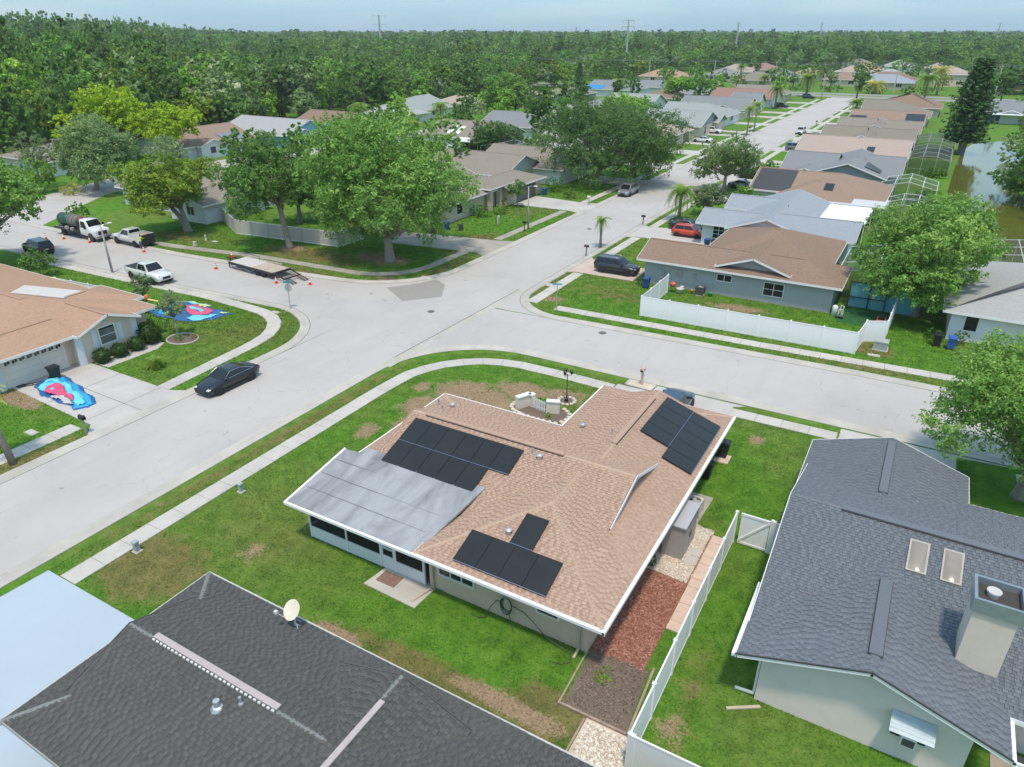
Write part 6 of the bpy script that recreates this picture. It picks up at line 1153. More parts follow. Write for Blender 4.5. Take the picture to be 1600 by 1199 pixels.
# conifers: tiers of flat branches
def conifer(label, loc, h, R, seed, tiers, mat='pine', z0=2.5, trunks=1, flat=1.0, n_=26, leaf=.34):
    t = thing("norfolk_pine", label, "tree", (*loc,0)); rs = np.random.RandomState(seed); b = MB(); C=[]; Nn=[]; T=[]
    for k in range(trunks):
        ox = (k-(trunks-1)/2)*1.6; b.tube([(ox*.35,0,-.1),(ox*.8,0,h*.3),(ox,0,h*(1-.08*k))],[.42,.3,.05],8)
        for i in range(tiers):
            f=i/tiers; z=z0+(h-.5-z0)*f; r=R*(.62+.55*math.sin(PI*min(1,f*1.05+.12)))*(1-f)**.35*rs.uniform(.8,1.12)
            for j in range(7):
                a=2*PI*(j/7+.07*i)+rs.uniform(-.2,.2); rr_=r*rs.uniform(.7,1.15)
                s=rs.uniform(.15,1,n_)**.7; q=np.column_stack([ox+np.cos(a)*rr_*s, np.sin(a)*rr_*s, z+.10*rr_*s*s+rs.normal(size=n_)*.12]); side=rs.normal(size=n_)*.28*rr_*.4*(1.2-s); q[:,0]-=np.sin(a)*side; q[:,1]+=np.cos(a)*side; C.append(q); Nn.append(rs.normal(size=(n_,3))*.45+np.array([np.cos(a)*.2,np.sin(a)*.2,flat])); T.append(np.clip(.2+.45*s+rs.normal(size=n_)*.15,0,1))
                b.tube([(ox,0,z),(ox+math.cos(a)*rr_*.8,math.sin(a)*rr_*.8,z+.05*rr_)],[.06,.02],4,False)
    C=np.concatenate(C); Nn=np.concatenate(Nn); T=np.concatenate(T); b.build("trunk", BARK, t); link("crown", quads_mesh("crown", leaf_quads(C,Nn,leaf*rs.uniform(.6,1.4,len(C)),rs,.5), LM[mat], T), t); return t
conifer("tall dark double-trunked conifer on the pond bank", (4.0,181), 19.0, 4.0, 1, 36, trunks=2, n_=26); conifer("narrow dark conifer rising above the second row", (-112,240), 14.6, 2.6, 2, 20, n_=14, leaf=.4)
# ---------------------------------------------------------------- vehicles
TYRE = paint("tyre_rubber", (.018,.018,.019), .85); RIM = paint("alloy_rim", (.55,.55,.56), .3, .05, metal=.8); CGL = glassy("car_glass", (.012,.016,.02), .05); HEAD = glassy("headlamp", (.62,.64,.66), .1); TAIL = glassy("tail_lamp", (.38,.015,.02), .2); BLK = paint("black_trim", (.02,.02,.022), .5)
def carpaint(name, c): return paint("car_"+name, c, .3, .04, 2, metal=.25, coat=.7)
def wheel(t, x, y, r, side, w=.22):
    b = MB(); b.lathe([(r*.62,-w/2),(r*.95,-w/2),(r,-w/3),(r,w/3),(r*.95,w/2),(r*.62,w/2)], (0,0,0), 20, 'y'); o = b.build("wheel", TYRE, t, True); o.location=(x,y,r)
    b = MB(); f = side*(w/2-.02); b.lathe([(r*.63,f-.05*side),(r*.63,f),(r*.56,f-.01*side),(r*.54,f-.06*side),(.02,f-.05*side)], (0,0,0), 20, 'y')
    for k in range(7): a=2*PI*k/7; b.beam((.05*math.cos(a),f-.012*side,.05*math.sin(a)),(r*.58*math.cos(a),f-.008*side,r*.58*math.sin(a)),.035,.05)
    b.build("rim", RIM, o)
def loft(mb, rings):
    n=len(rings[0]); vs=[p for r in rings for p in r]; fs=[]
    for i in range(len(rings)-1):
        for j in range(n): j2=(j+1)%n; fs.append((i*n+j,i*n+j2,(i+1)*n+j2,(i+1)*n+j))
    fs.append(tuple(range(n))[::-1]); fs.append(tuple((len(rings)-1)*n+j for j in range(n))); return mb.add(vs, fs)
KINDS = {  # L, W, H, wheelbase, wheel r, belt z, [(x frac, top z, width frac, bottom z)] rear to front, cabin (rear base, rear top, front top, front base)
 'sedan': (4.64,1.82,1.38,2.81,.34,.92,[(0,.72,.80,.42),(.02,.88,.90,.30),(.10,.98,.97,.22),(.22,.96,1,.20),(.5,.93,1,.19),(.70,.90,1,.20),(.80,.86,.98,.20),(.93,.72,.93,.21),(.985,.62,.85,.28),(1,.52,.74,.34)],(.10,.33,.55,.715)),
 'suv': (4.66,1.86,1.68,2.73,.37,1.08,[(0,.95,.84,.45),(.015,1.06,.92,.35),(.10,1.08,.98,.26),(.5,1.06,1,.24),(.72,1.04,1,.24),(.82,1.0,.98,.25),(.94,.90,.94,.27),(.985,.78,.88,.32),(1,.62,.78,.38)],(.0,.06,.58,.745)),
 'hatch': (4.0,1.72,1.50,2.5,.31,.95,[(0,.80,.84,.40),(.02,.96,.92,.30),(.12,.98,.98,.22),(.5,.95,1,.20),(.75,.93,1,.21),(.86,.84,.97,.22),(.96,.70,.90,.25),(1,.52,.78,.33)],(.02,.12,.60,.83)),
 'van': (5.0,1.95,1.75,3.0,.34,1.06,[(0,.95,.86,.40),(.012,1.04,.94,.30),(.1,1.06,.99,.22),(.5,1.05,1,.2),(.74,1.03,1,.21),(.86,.95,.97,.22),(.96,.78,.91,.25),(1,.58,.8,.33)],(.0,.04,.66,.86)),
 'pickup': (5.9,2.03,1.92,3.68,.41,1.18,[(0,1.10,.90,.55),(.01,1.20,.96,.48),(.08,1.20,.99,.42),(.5,1.18,1,.38),(.72,1.17,1,.38),(.86,1.14,.98,.40),(.95,1.08,.97,.42),(.985,1.0,.94,.46),(1,.80,.88,.52)],(.375,.41,.60,.72)),
}
def car(name, label, loc, rotz, kind, color, cname, group=None, bed=None, cat="car", rails=None, roofcol=None):
    """rotz points the bonnet: 0 = +X"""
    L,Wd,Hh,wb,r,belt,prof,cab = KINDS[kind]; t = thing(name, label, cat, (*loc,.005), rotz, group); m = carpaint(cname, color); h=Wd/2; rings=[]
    for (f,tz,wf,bz) in prof:
        x=-L/2+f*L; w=h*wf; s=min(tz,belt*.98); mid=(bz+s)*.55; half=[(0,bz),(w*.80,bz),(w*.95,bz+.06),(w,mid),(w*.985,s-.10),(w*.90,s),(w*.45,tz+.015),(0,tz+.02)]
        rings.append([(x,y,z) for y,z in half]+[(x,-y,z) for y,z in half[-2:0:-1]])
    b = MB(); loft(b, rings); body = b.build("body", m, t, True)
    ar = MB()
    for sx_ in (-wb/2, wb/2):
        for sy in (-1,1): ar.lathe([(.02,sy*(h-.02)),(r*1.13,sy*(h-.02)),(r*1.13,sy*(h+.008)),(.02,sy*(h+.008))], (sx_,0,r*1.02), 18, 'y')
    ar.build("wheel_arch", BLK, t)
    for sx_ in (-wb/2, wb/2):
        for sy in (-1,1): wheel(t, sx_, sy*(h-.085), r, sy)
    xb,xt,xf,xw = [-L/2+c_*L for c_ in cab]; bw=h*.91; tw=h*.70; z0=belt-.04; z1=Hh-.03; zc=Hh
    def cw(x, z):  # cabin half width at height
        return bw+(tw-bw)*((z-z0)/(z1-z0))
    b = MB(); ringsc=[]
    b.add([(xb,-bw,z0),(xw,-bw,z0),(xw,bw,z0),(xb,bw,z0),(xt,-tw,z1),(xf,-tw,z1),(xf,tw,z1),(xt,tw,z1),(xt+.1,-tw*.6,zc),(xf-.15,-tw*.6,zc),(xf-.15,tw*.6,zc),(xt+.1,tw*.6,zc)],
          [(0,1,5,4),(1,2,6,5),(2,3,7,6),(3,0,4,7),(4,5,9,8),(5,6,10,9),(6,7,11,10),(7,4,8,11),(8,9,10,11)]); b.build("cabin", carpaint(roofcol[0], roofcol[1]) if roofcol else m, t)
    def pane(nm, pts, mat=CGL): q=MB(); q.slab(pts,.012); return q.build(nm, mat, t)
    def lp(a, b_, k): return tuple(a[i]+(b_[i]-a[i])*k for i in range(3))
    def quad(p00,p10,p11,p01,u0,u1,v0,v1,n):
        def at(u,v): return tuple(Vector(lp(lp(p00,p10,u),lp(p01,p11,u),v))+Vector(n))
        return [at(u0,v0),at(u1,v0),at(u1,v1),at(u0,v1)]
    def qpane(nm, q, mat=CGL):
        d=MB(); d.add(q,[(0,1,2,3)]); return d.build(nm, mat, t)
    qpane("windscreen", quad((xw,-bw,z0),(xw,bw,z0),(xf,tw,z1),(xf,-tw,z1),.05,.95,.10,.93,(.012,0,.012)))
    qpane("rear_window", quad((xb,bw,z0),(xb,-bw,z0),(xt,-tw,z1),(xt,tw,z1),.08,.92,.18,.92,(-.014,0,.01)))
    nwin = {'sedan':2,'suv':3,'hatch':2,'van':3,'pickup':2}[kind]; cuts=[.06+.86*i/nwin for i in range(nwin+1)]
    for sy in (-1,1):
        for i in range(nwin): qpane("side_window", quad((xb,sy*bw,z0),(xw,sy*bw,z0),(xf,sy*tw,z1),(xt,sy*tw,z1),cuts[i]+.012,cuts[i+1]-.012,.16,.88,(0,sy*.012,.004)))
        k=MB(); k.box(xw-.38,xw-.2,sy*(h+.02)-.09,sy*(h+.02)+.09,belt-.04,belt+.12); k.build("wing_mirror", m, t)
        fz=prof[-2][1]; fx=L/2-.02*L; k=MB(); k.ell((fx-.14,sy*h*.68,fz-.01),(.22,h*.19,.075),10,6); k.build("headlight", HEAD, t, True)
        k=MB(); k.box(-L/2-.005,-L/2+.10,sy*h*.74-h*.14,sy*h*.74+h*.14,belt-.30,belt-.08); k.build("taillight", TAIL, t)
        for dx in (-.25,.5):
            k=MB(); k.box(xt+dx+L*.18,xt+dx+L*.18+.16,sy*(h+.002)-.012,sy*(h+.002)+.012,belt-.19,belt-.15); k.build("door_handle", m, t)
        sl_=MB(); sl_.box(-wb/2+r*1.1,wb/2-r*1.1,sy*(h-.01)-.03,sy*(h-.01)+.02,prof[4][3]-.02,prof[4][3]+.10); sl_.build("sill", BLK, t)
    k=MB(); k.box(L/2-.10,L/2+.004,-h*.42,h*.42,prof[-1][1]-.18,prof[-1][1]+.08); k.build("grille", BLK, t); k=MB(); k.box(L/2-.16,L/2+.0,-h*.70,h*.70,prof[-1][3]-.08,prof[-1][3]+.04); k.build("front_bumper", BLK, t)
    k=MB(); k.box(-L/2-.03,-L/2+.12,-h*.72,h*.72,prof[0][3]-.06,prof[0][3]+.10); k.build("rear_bumper", BLK if kind != 'pickup' else RIM, t); k=MB(); k.box(-L/2-.03,-L/2-.018,-.17,.17,belt-.36,belt-.26); k.build("number_plate", TRIM, t)
    if kind == 'pickup':
        x0,x1=-L/2+.10,xb-.08; k=MB()
        if bed == 'cover': k.box(x0,x1,-h*.86,h*.86,belt+.02,belt+.06); k.build("bed_cover", BLK, t)
        else:
            bd=paint("bed_grey", (.42,.41,.39), .7, .15); k.box(x0,x1,-h*.84,h*.84,belt-.02,belt+.025); k.build("bed_floor", bd, t)
            for (a0,a1,b0,b1) in ((x0-.1,x1,-h*.98,-h*.86),(x0-.1,x1,h*.86,h*.98),(x1-.06,x1,-h*.86,h*.86)): k=MB(); k.box(a0,a1,b0,b1,belt-.5,belt+.36); k.build("bed_side", m, t)
            k=MB(); k.box(x0-.22,x0-.14,-h*.9,h*.9,belt-.75,belt+.38); k.build("tail_lift", BLK, t); k=MB(); k.box(-L/2+.4,x1-.3,-h*.7,-h*.4,belt+.03,belt+.12); k.build("plank", paint("bed_plank", (.45,.33,.22), .9), t)
    if rails:
        for sy in (-1,1): k=MB(); k.tube([(xt+.1,sy*tw*.9,Hh+.02),(xt+.3,sy*tw*.9,Hh+.07),(xf-.35,sy*tw*.9,Hh+.07),(xf-.15,sy*tw*.9,Hh+.02)], .02, 5); k.build("roof_rail", rails, t)
    if kind == 'sedan':
        for sy in (-1,1): k=MB(); k.tube([(xb+.15,sy*(bw*.995+.02),z0+.09),(xt+.05,sy*(tw+.03),z1-.05),(xf,sy*(tw+.03),z1-.02),(xw-.12,sy*(bw+.015),z0+.08),(xb+.15,sy*(bw+.02),z0+.07)], .016, 5); k.build("chrome_trim", RIM, t)
    return t
NAVY=(.012,.014,.022); WHT=(.78,.78,.78)
car("black_coupe", "glossy black coupe with silver wheels parked on the main street", (-40.95,29.75), -PI/2, 'sedan', NAVY, "black")
car("white_pickup", "white crew-cab pickup with black bed cover parked on the near verge", (-67.7,42.55), -.06, 'pickup', WHT, "white", bed='cover', cat="pickup")
car("service_pickup", "white work pickup with open bed beside the worker in the yellow vest", (-81.9,50.4), PI-.03, 'pickup', (.70,.69,.66), "offwhite", bed='open', cat="pickup")
car("black_crossover", "black SUV parked under the oak at the left edge", (-88.0,42.5), PI-.1, 'suv', (.01,.011,.013), "black2")
car("dark_crossover", "dark grey SUV nosed up to the grey house on the pink driveway", (-26.9,68.9), 0.02, 'suv', (.03,.03,.036), "graphite", rails=RIM); car("orange_hatchback", "bright orange-red hatchback on the drive of the light slate house", (-24.9,87.3), 0.03, 'hatch', (.62,.065,.02), "orange"); car("black_sedan", "black sedan behind the orange-red hatchback", (-26.0,90.4), 0.03, 'sedan', (.014,.014,.02), "black3")
car("silver_minivan", "silver-grey minivan parked at the kerb under the live oak", (-41.0,107.6), -PI/2, 'van', (.24,.25,.27), "silver", cat="van"); car("blue_sedan", "blue car on the driveway of the solar house, mostly behind the roof", (-11.6,41.6), PI/2, 'suv', (.035,.075,.13), "blue")
for a in [("white_sedan","white sedan on the drive of the salmon-roofed house",(-48.2,171.8),PI,'sedan',WHT,"white"), ("white_crossover","white SUV half out of the sage house carport",(-50.6,189.0),0,'suv',WHT,"white"), ("black_car","black SUV nearest in the drive of the grey gabled house",(-27.4,131.2),0,'suv',(.015,.016,.02),"black2"), ("blue_grey_sedan","blue-grey sedan beyond the black SUV at the grey gabled house",(-26.2,135.0),0,'sedan',(.09,.12,.17),"bluegrey"), ("teal_sedan","pale blue car behind the dark front roof",(-26.5,121.5),0,'sedan',(.16,.20,.24),"teal"),
   ("grey_minivan","grey minivan on the drive of the olive-roofed house",(-26.4,168.5),0,'van',(.16,.17,.19),"greyvan"), ("maroon_suv","dark red SUV on a far right-hand drive",(-26.2,187.5),0,'suv',(.20,.015,.03),"maroon"), ("white_suv","white SUV parked facing us on the far right verge",(-31.2,199),-PI/2,'suv',(.62,.62,.61),"cream"), ("silver_sedan","silver sedan behind the dark red SUV",(-25.2,191.5),0,'sedan',(.42,.43,.44),"silver2"), ("navy_car","navy car on the drive at the far crossing",(-48,311),0,'suv',(.02,.03,.07),"navy"), ("black_suv","black SUV outside the white gabled house",(-49.5,268),0,'suv',(.012,.012,.014),"black2"),
   ("white_van","white delivery van in the second row by the round tree",(-84,272),.4,'van',(.75,.75,.75),"white"), ("silver_car","silver car on the side street behind the street oak",(-112,133),1.4,'sedan',(.45,.45,.45),"silver2"), ("white_car","white car at the wood's edge street",(-113,146),1.5,'sedan',WHT,"white"), ("white_truck","white pickup parked beyond the avenue among palms",(-97,362),.1,'pickup',WHT,"white")]:
    car(a[0], a[1], a[2], a[3], a[4], a[5], a[6], group="cars of the suburb", cat="pickup" if a[4]=='pickup' else "van" if a[4]=='van' else "car", bed='cover' if a[4]=='pickup' else None)
# tank truck
tk = thing("tank_truck", "white-cab work truck loaded with green and grey tanks and a red reel", "truck", (-90.2,49.4,.005), PI-.02+PI); WH=carpaint("white", WHT); CHS=paint("chassis_black", (.03,.03,.03), .6)
b=MB(); b.box(-4.4,3.9,-.45,.45,.55,.80); b.build("chassis", CHS, tk); b=MB(); rings=[]
for x,tz,w in ((1.0,2.45,.98),(1.1,2.5,1.0),(2.25,2.48,1.0),(2.75,1.72,1.0),(3.0,1.62,1.02),(3.95,1.50,1.0),(4.1,1.35,.92)):
    rings.append([(x,y,z) for y,z in ((0,.62),(w*.95,.62),(w,.8),(w,1.4),(w*.93,min(tz,1.5)),(w*.80,tz-.04),(0,tz),(-w*.80,tz-.04),(-w*.93,min(tz,1.5)),(-w,1.4),(-w,.8),(-w*.95,.62))])
loft(b,rings); b.build("cab", WH, tk, True)
def tpane(nm, q, mat=CGL): d=MB(); d.add(q,[tuple(range(len(q)))]); return d.build(nm, mat, tk)
tpane("windscreen", [(2.77,-.78,1.76),(2.77,.78,1.76),(2.34,.72,2.42),(2.34,-.72,2.42)])
for sy in (-1,1):
    tpane("side_window", [(1.35,sy*.975,1.55),(2.55,sy*.975,1.55),(2.2,sy*.90,2.3),(1.4,sy*.90,2.3)]); k=MB(); k.box(2.5,2.62,sy*1.18-.1,sy*1.18+.1,1.5,1.95); k.build("wing_mirror", BLK, tk); k=MB(); k.ell((4.0,sy*.76,1.15),(.14,.17,.14),8,6); k.build("headlight", HEAD, tk, True)
    for x in (3.15,-2.6,-3.55) if False else (3.15,-2.9): wheel(tk, x, sy*.86, .48, sy, .28)
    k=MB(); k.lathe([(.02,sy*.99),(.58,sy*.99),(.58,sy*1.02),(.02,sy*1.02)], (3.15,0,.52), 18, 'y'); k.build("wheel_arch", BLK, tk)
k=MB(); k.box(4.05,4.16,-.55,.55,.85,1.3); k.build("grille", CHS, tk); k=MB(); k.box(4.0,4.3,-1.0,1.0,.48,.72); k.build("front_bumper", RIM, tk)
k=MB(); k.box(-4.6,.85,-1.15,1.15,.82,1.0); k.build("flatbed", CHS, tk); k=MB(); k.box(.78,.9,-1.1,1.1,1.0,2.2); k.build("headboard", CHS, tk)
for nm, x0,x1,rr_,mt,zz,yy in (("green_tank",-4.3,-2.2,.78,paint("green_tank", (.025,.095,.07), .5, .25),1.82,0),("grey_tank",-2.1,-.2,.80,paint("grey_tank", (.17,.165,.145), .6, .2),1.82,0)):
    k=MB(); k.lathe([(.1,x0),(rr_*.8,x0+.03),(rr_,x0+.16),(rr_,(x0+x1)/2),(rr_,x1-.16),(rr_*.8,x1-.03),(.1,x1)], (0,yy,zz), 20, 'x'); o=k.build(nm, mt, tk, True)
    for q in (.3,.7): k=MB(); xx=x0+(x1-x0)*q; k.lathe([(rr_+.005,xx-.04),(rr_+.02,xx-.03),(rr_+.02,xx+.03),(rr_+.005,xx+.04)], (0,yy,zz), 20, 'x'); k.build("strap", CHS, o)
k=MB(); k.lathe([(.2,-.35),(.42,-.35),(.42,-.3),(.25,-.28),(.25,.28),(.42,.3),(.42,.35),(.2,.35)], (.35,0,2.1), 16, 'y'); k.build("hose_reel", paint("reel_red", (.45,.06,.05), .5), tk, True)
k=MB(); [k.tube([(x,-1.0,1.05),(x+.3,-1.12,1.15),(x+.6,-1.0,1.1)],.05,6) for x in (-4.2,-3.2,-1.9,-.9)]; k.box(-2.0,-1.4,-1.15,-.9,1.0,1.35); k.box(-.8,-.3,-1.15,-.9,1.0,1.3); k.build("pump_gear", paint("gear_grey", (.35,.34,.32), .5), tk)
# trailer
tr = thing("equipment_trailer", "black flatbed trailer with plank deck and lowered ramps between cones", "trailer", (-59.6,50.15,.005), -.085)
k=MB(); [k.box(-4.2,3.1,y-.06,y+.06,.50,.72) for y in (-1.15,1.15)]; [k.box(x-.05,x+.05,-1.15,1.15,.52,.70) for x in (-4.15,-2.5,-1,.5,2,3.1)]; k.build("frame", CHS, tr); WD=paint("deck_plank", (.50,.42,.35), .9, .25, 3); WD2=paint("deck_plank_worn", (.58,.55,.53), .9, .2, 3)
for i in range(11): y=-1.09+i*.2; k=MB(); k.box(-4.1,-.4,y,y+.185,.725,.765); k.build("deck_plank", WD2, tr); k=MB(); k.box(-.38,3.05,y,y+.185,.725,.765); k.build("deck_plank", WD, tr)
k=MB(); k.beam((3.1,-1.0,.70),(4.7,-1.0,.34),.1,.1); k.beam((3.1,1.0,.70),(4.7,1.0,.34),.1,.1); k.beam((4.7,-1.1,.34),(4.7,1.1,.34),.12,.12); [k.beam((3.2+i*.25,-1.0,.69-i*.055),(3.2+i*.25,1.0,.69-i*.055),.05,.05) for i in range(6)]; k.build("beavertail", CHS, tr)
for i,y in enumerate((-.75,.75)):
    k=MB(); [k.beam((4.75,y+s*.24,.34),(6.0,y+s*.24,.05),.05,.07) for s in (-1,1)]; [k.beam((4.85+j*.19,y-.24,.32-j*.045),(4.85+j*.19,y+.24,.32-j*.045),.045,.03) for j in range(7)]; k.build("ramp", CHS, tr)
k=MB(); k.beam((-4.2,-.9,.6),(-5.9,0,.62),.1,.14); k.beam((-4.2,.9,.6),(-5.9,0,.62),.1,.14); k.beam((-5.6,0,.6),(-6.3,0,.6),.1,.12); k.beam((-5.5,0,.05),(-5.5,0,.95),.09); k.build("tongue", CHS, tr); k=MB(); k.beam((-4.2,-1.1,.05),(-4.2,-1.1,.6),.09); k.build("jack_leg", CHS, tr)
for x in (.55,1.5):
    for sy in (-1,1): wheel(tr, x, sy*1.06, .38, sy, .24)
k=MB(); k.tube([(-3.5,-1.2,.45),(-2.5,-1.25,.25),(-1.5,-1.22,.42),(-.6,-1.25,.28),(.1,-1.2,.5)], .025, 5); k.build("hanging_chain", paint("chain_grey", (.4,.4,.4), .5, metal=.5), tr); k=MB(); [k.box(4.70,4.77,-.9+i*.28,-.78+i*.28,.28,.36) for i in range(7)]; k.build("marker_lamp", TAIL, tr); k=MB(); k.tube([(-4.1,1.05,.77),(-4.1,1.05,1.15),(-1.8,1.05,1.15),(-1.8,1.05,.77)], .025, 5); k.build("side_rail", CHS, tr)
# traffic cones
def cone(label, x, y, z=0.005):
    t = thing("traffic_cone", label, "cone", (x,y,z), 0, "traffic cones round the work trucks"); O=paint("cone_orange", (.75,.10,.03), .5); k=MB(); k.box(-.19,.19,-.19,.19,0,.04); k.build("base", O, t); k=MB(); k.lathe([(.15,.04),(.115,.25),(.085,.42),(.055,.58),(.03,.72),(.02,.73)], (0,0,0), 12); k.build("body", O, t, True); k=MB(); k.lathe([(.116,.27),(.093,.40)], (0,0,0), 12); k.lathe([(.082,.46),(.062,.56)], (0,0,0), 12); k.build("reflective_band", TRIM, t)
for x,y,lb in ((-93.3,46.3,"orange cone farthest left in the side street"),(-91.4,47.4,"orange cone beside the tank truck's rear wheel"),(-87.0,48.0,"orange cone at the tank truck's front wheel"),(-77.6,48.7,"orange cone by the worker in the yellow vest"),(-64.9,48.4,"orange cone standing alone left of the trailer"),(-55.6,48.2,"orange cone by the trailer's near ramp"),(-52.3,49.6,"orange cone at the end of the trailer ramps")): cone(lb, x, y)
cone("orange cone standing on the trailer tongue", -64.9, 50.7, .74)
# worker
def person():
    t = thing("person", "worker in yellow vest and blue jeans leaning on the white pickup bed", "person", (-78.95,49.35,.005), PI/2+.2)
    J = {'pel':(0,0,.95,.15,.12),'sp':(.03,0,1.15,.14,.11),'ch':(.08,0,1.36,.17,.12),'nk':(.12,0,1.50,.06,.06),'hd':(.15,0,1.63,.10,.11),'tp':(.15,0,1.72,.07,.08),'hL':(0,.10,.88,.09,.09),'kL':(.04,.12,.50,.065,.065),'aL':(-.02,.13,.09,.05,.05),'tL':(.14,.14,.04,.04,.035),'hR':(0,-.10,.88,.09,.09),'kR':(.0,-.12,.50,.065,.065),'aR':(-.08,-.13,.09,.05,.05),'tR':(.08,-.14,.04,.04,.035),'sL':(.08,.20,1.42,.065,.065),'eL':(.22,.27,1.22,.045,.045),'wL':(.42,.24,1.25,.034,.034),'fL':(.52,.22,1.27,.025,.04),'sR':(.08,-.20,1.42,.065,.065),'eR':(.22,-.27,1.20,.045,.045),'wR':(.42,-.22,1.22,.034,.034),'fR':(.52,-.20,1.24,.025,.04)}
    E = [('pel','sp'),('sp','ch'),('ch','nk'),('nk','hd'),('hd','tp'),('pel','hL'),('hL','kL'),('kL','aL'),('aL','tL'),('pel','hR'),('hR','kR'),('kR','aR'),('aR','tR'),('ch','sL'),('sL','eL'),('eL','wL'),('wL','fL'),('ch','sR'),('sR','eR'),('eR','wR'),('wR','fR')]
    # fingers as short chains rooted in the palms
    for s, w in ((1,'L'),(-1,'R')):
        fx,fy,fz = J['f'+w][:3]
        for i in range(4): n=f'g{w}{i}'; J[n]=(fx+.09-.008*abs(i-1.4),fy+s*(.03-.02*i),fz-.03,.009,.009); E.append(('f'+w,n))
        n=f'th{w}'; J[n]=(fx+.03,fy-s*.065,fz+.01,.010,.010); E.append(('w'+w,n))
    ks=list(J); me=bpy.data.meshes.new("skeleton"); me.from_pydata([J[k][:3] for k in ks], [(ks.index(a),ks.index(c)) for a,c in E], []); o=bpy.data.objects.new("skeleton", me); COL.objects.link(o); sk=o.modifiers.new("skin",'SKIN'); sv=me.skin_vertices[0].data
    for i,k in enumerate(ks): sv[i].radius=J[k][3:]; sv[i].use_root = k=='pel'
    ss=o.modifiers.new("sub",'SUBSURF'); ss.levels=2; bpy.context.view_layer.update(); dg=bpy.context.evaluated_depsgraph_get(); m2=bpy.data.meshes.new_from_object(o.evaluated_get(dg)); bpy.data.objects.remove(o)
    m2.materials.clear()
    for m in (paint("skin_tone", (.42,.27,.19), .6), paint("hi_vis_vest", (.55,.62,.06), .7), paint("blue_jeans", (.06,.10,.20), .9), paint("dark_boot", (.05,.04,.035), .7), paint("dark_hair", (.03,.022,.018), .8)): m2.materials.append(m)
    for p in m2.polygons:
        c=p.center; p.use_smooth=True
        p.material_index = 3 if c.z < .13 else 2 if c.z < .93 else 4 if (c.z > 1.66 or (c.z > 1.55 and c.x < .11)) else 0 if (c.z > 1.49 or c.x > .27 and abs(c.y) > .12) else 1
    link("body", m2, t)
    k=MB(); k.ell((.245,0,1.60),(.02,.015,.022),6,5); k.build("nose", paint("skin_tone", (.42,.27,.19), .6), t)
    return t
person()
# deflated inflatable slides
def crumple(parent, name, poly, mat, seed, h=.10, z=.03, step=.085, amp=1.0):
    """crumpled, half-inflated vinyl filling a polygon: ridged folds, puffed inside, flat at the hem"""
    xs=[p[0] for p in poly]; ys=[p[1] for p in poly]; n=len(poly); rs=random.Random(seed)
    def inside(x,y):
        c=False; dm=9
        for i in range(n):
            (x1,y1),(x2,y2)=poly[i],poly[(i+1)%n]
            if (y1>y)!=(y2>y) and x<(x2-x1)*(y-y1)/(y2-y1)+x1: c=not c
            L2=(x2-x1)**2+(y2-y1)**2; t=max(0,min(1,((x-x1)*(x2-x1)+(y-y1)*(y2-y1))/L2)); dm=min(dm,math.hypot(x-x1-t*(x2-x1),y-y1-t*(y2-y1)))
        return dm if c else -dm
    ph=[(rs.uniform(0,6.3),w,rs.uniform(0,PI)) for w in (1.6,2.3,3.4,4.9,7.0,9.5)]; nx=int((max(xs)-min(xs))/step)+4; ny=int((max(ys)-min(ys))/step)+4; vs=[]; idx={}; fs=[]
    for i in range(nx):
        for j in range(ny):
            x=min(xs)-step+i*step; y=min(ys)-step+j*step; d=inside(x+.10*math.sin(3.1*y+seed),y+.10*math.sin(2.7*x+seed))
            if d > 0:
                wx=x+.25*math.sin(1.9*y+seed); wy=y+.25*math.sin(2.2*x+2*seed)
                f=sum((1-abs(math.sin(.5*w*(wx*math.cos(a)+wy*math.sin(a))+p)))**2/w**.6 for p,w,a in ph)/2.0
                e=min(1,d/.25)**.5; idx[i,j]=len(vs); vs.append((x,y,z+e*h*(.2+1.9*f*f)*amp))
    for (i,j) in idx:
        if (i+1,j) in idx and (i,j+1) in idx and (i+1,j+1) in idx: fs.append((idx[i,j],idx[i+1,j],idx[i+1,j+1],idx[i,j+1]))
    m=MB(); m.add(vs,fs); o=m.build(name, mat, parent, True, True); sm=o.modifiers.new("thick",'SOLIDIFY'); sm.thickness=.02; return o
AQ=paint("vinyl_aqua", (.16,.62,.74), .35, .06); DB=paint("vinyl_navy", (.03,.12,.36), .35, .1); PKV=paint("vinyl_pink", (.66,.09,.20), .35, .08); GV=paint("vinyl_grey", (.50,.48,.48), .5, .08); LMV=paint("vinyl_lime", (.55,.72,.30), .35, .06); BLV=paint("vinyl_blue", (.03,.36,.64), .35, .06)
i1 = thing("inflatable_slide", "deflated aqua and pink inflatable slide spread on the cream house driveway", "inflatable", (-49.7,23.0,0))
crumple(i1,"navy_border",[(-52.6,22.3),(-53.5,23.3),(-53.4,24.2),(-52.6,24.6),(-51.1,24.5),(-49.0,24.0),(-46.5,23.3),(-46.2,22.6),(-46.9,21.7),(-48.0,22.0),(-49.5,21.85),(-51,21.95)],DB,1,.08,.035)
crumple(i1,"blue_sheet",[(-52.3,22.7),(-53.0,23.6),(-52.6,24.4),(-51.0,24.3),(-48.8,23.8),(-46.6,23.15),(-46.4,22.6),(-47.0,21.8),(-47.8,22.4),(-50,22.6)],BLV,2,.12,.07)
crumple(i1,"aqua_sheet",[(-52.3,22.4),(-53.0,23.3),(-52.5,24.1),(-51.0,23.95),(-48.8,23.4),(-47.0,22.9),(-47.0,22.3),(-48.5,22.3),(-50.5,22.3)],AQ,3,.26,.10)
crumple(i1,"pink_sheet",[(-50.9,21.95),(-51.6,22.6),(-51.4,23.3),(-50.4,23.4),(-48.7,22.8),(-47.7,22.5),(-48.9,22.25),(-50.0,22.4)],PKV,4,.24,.24)
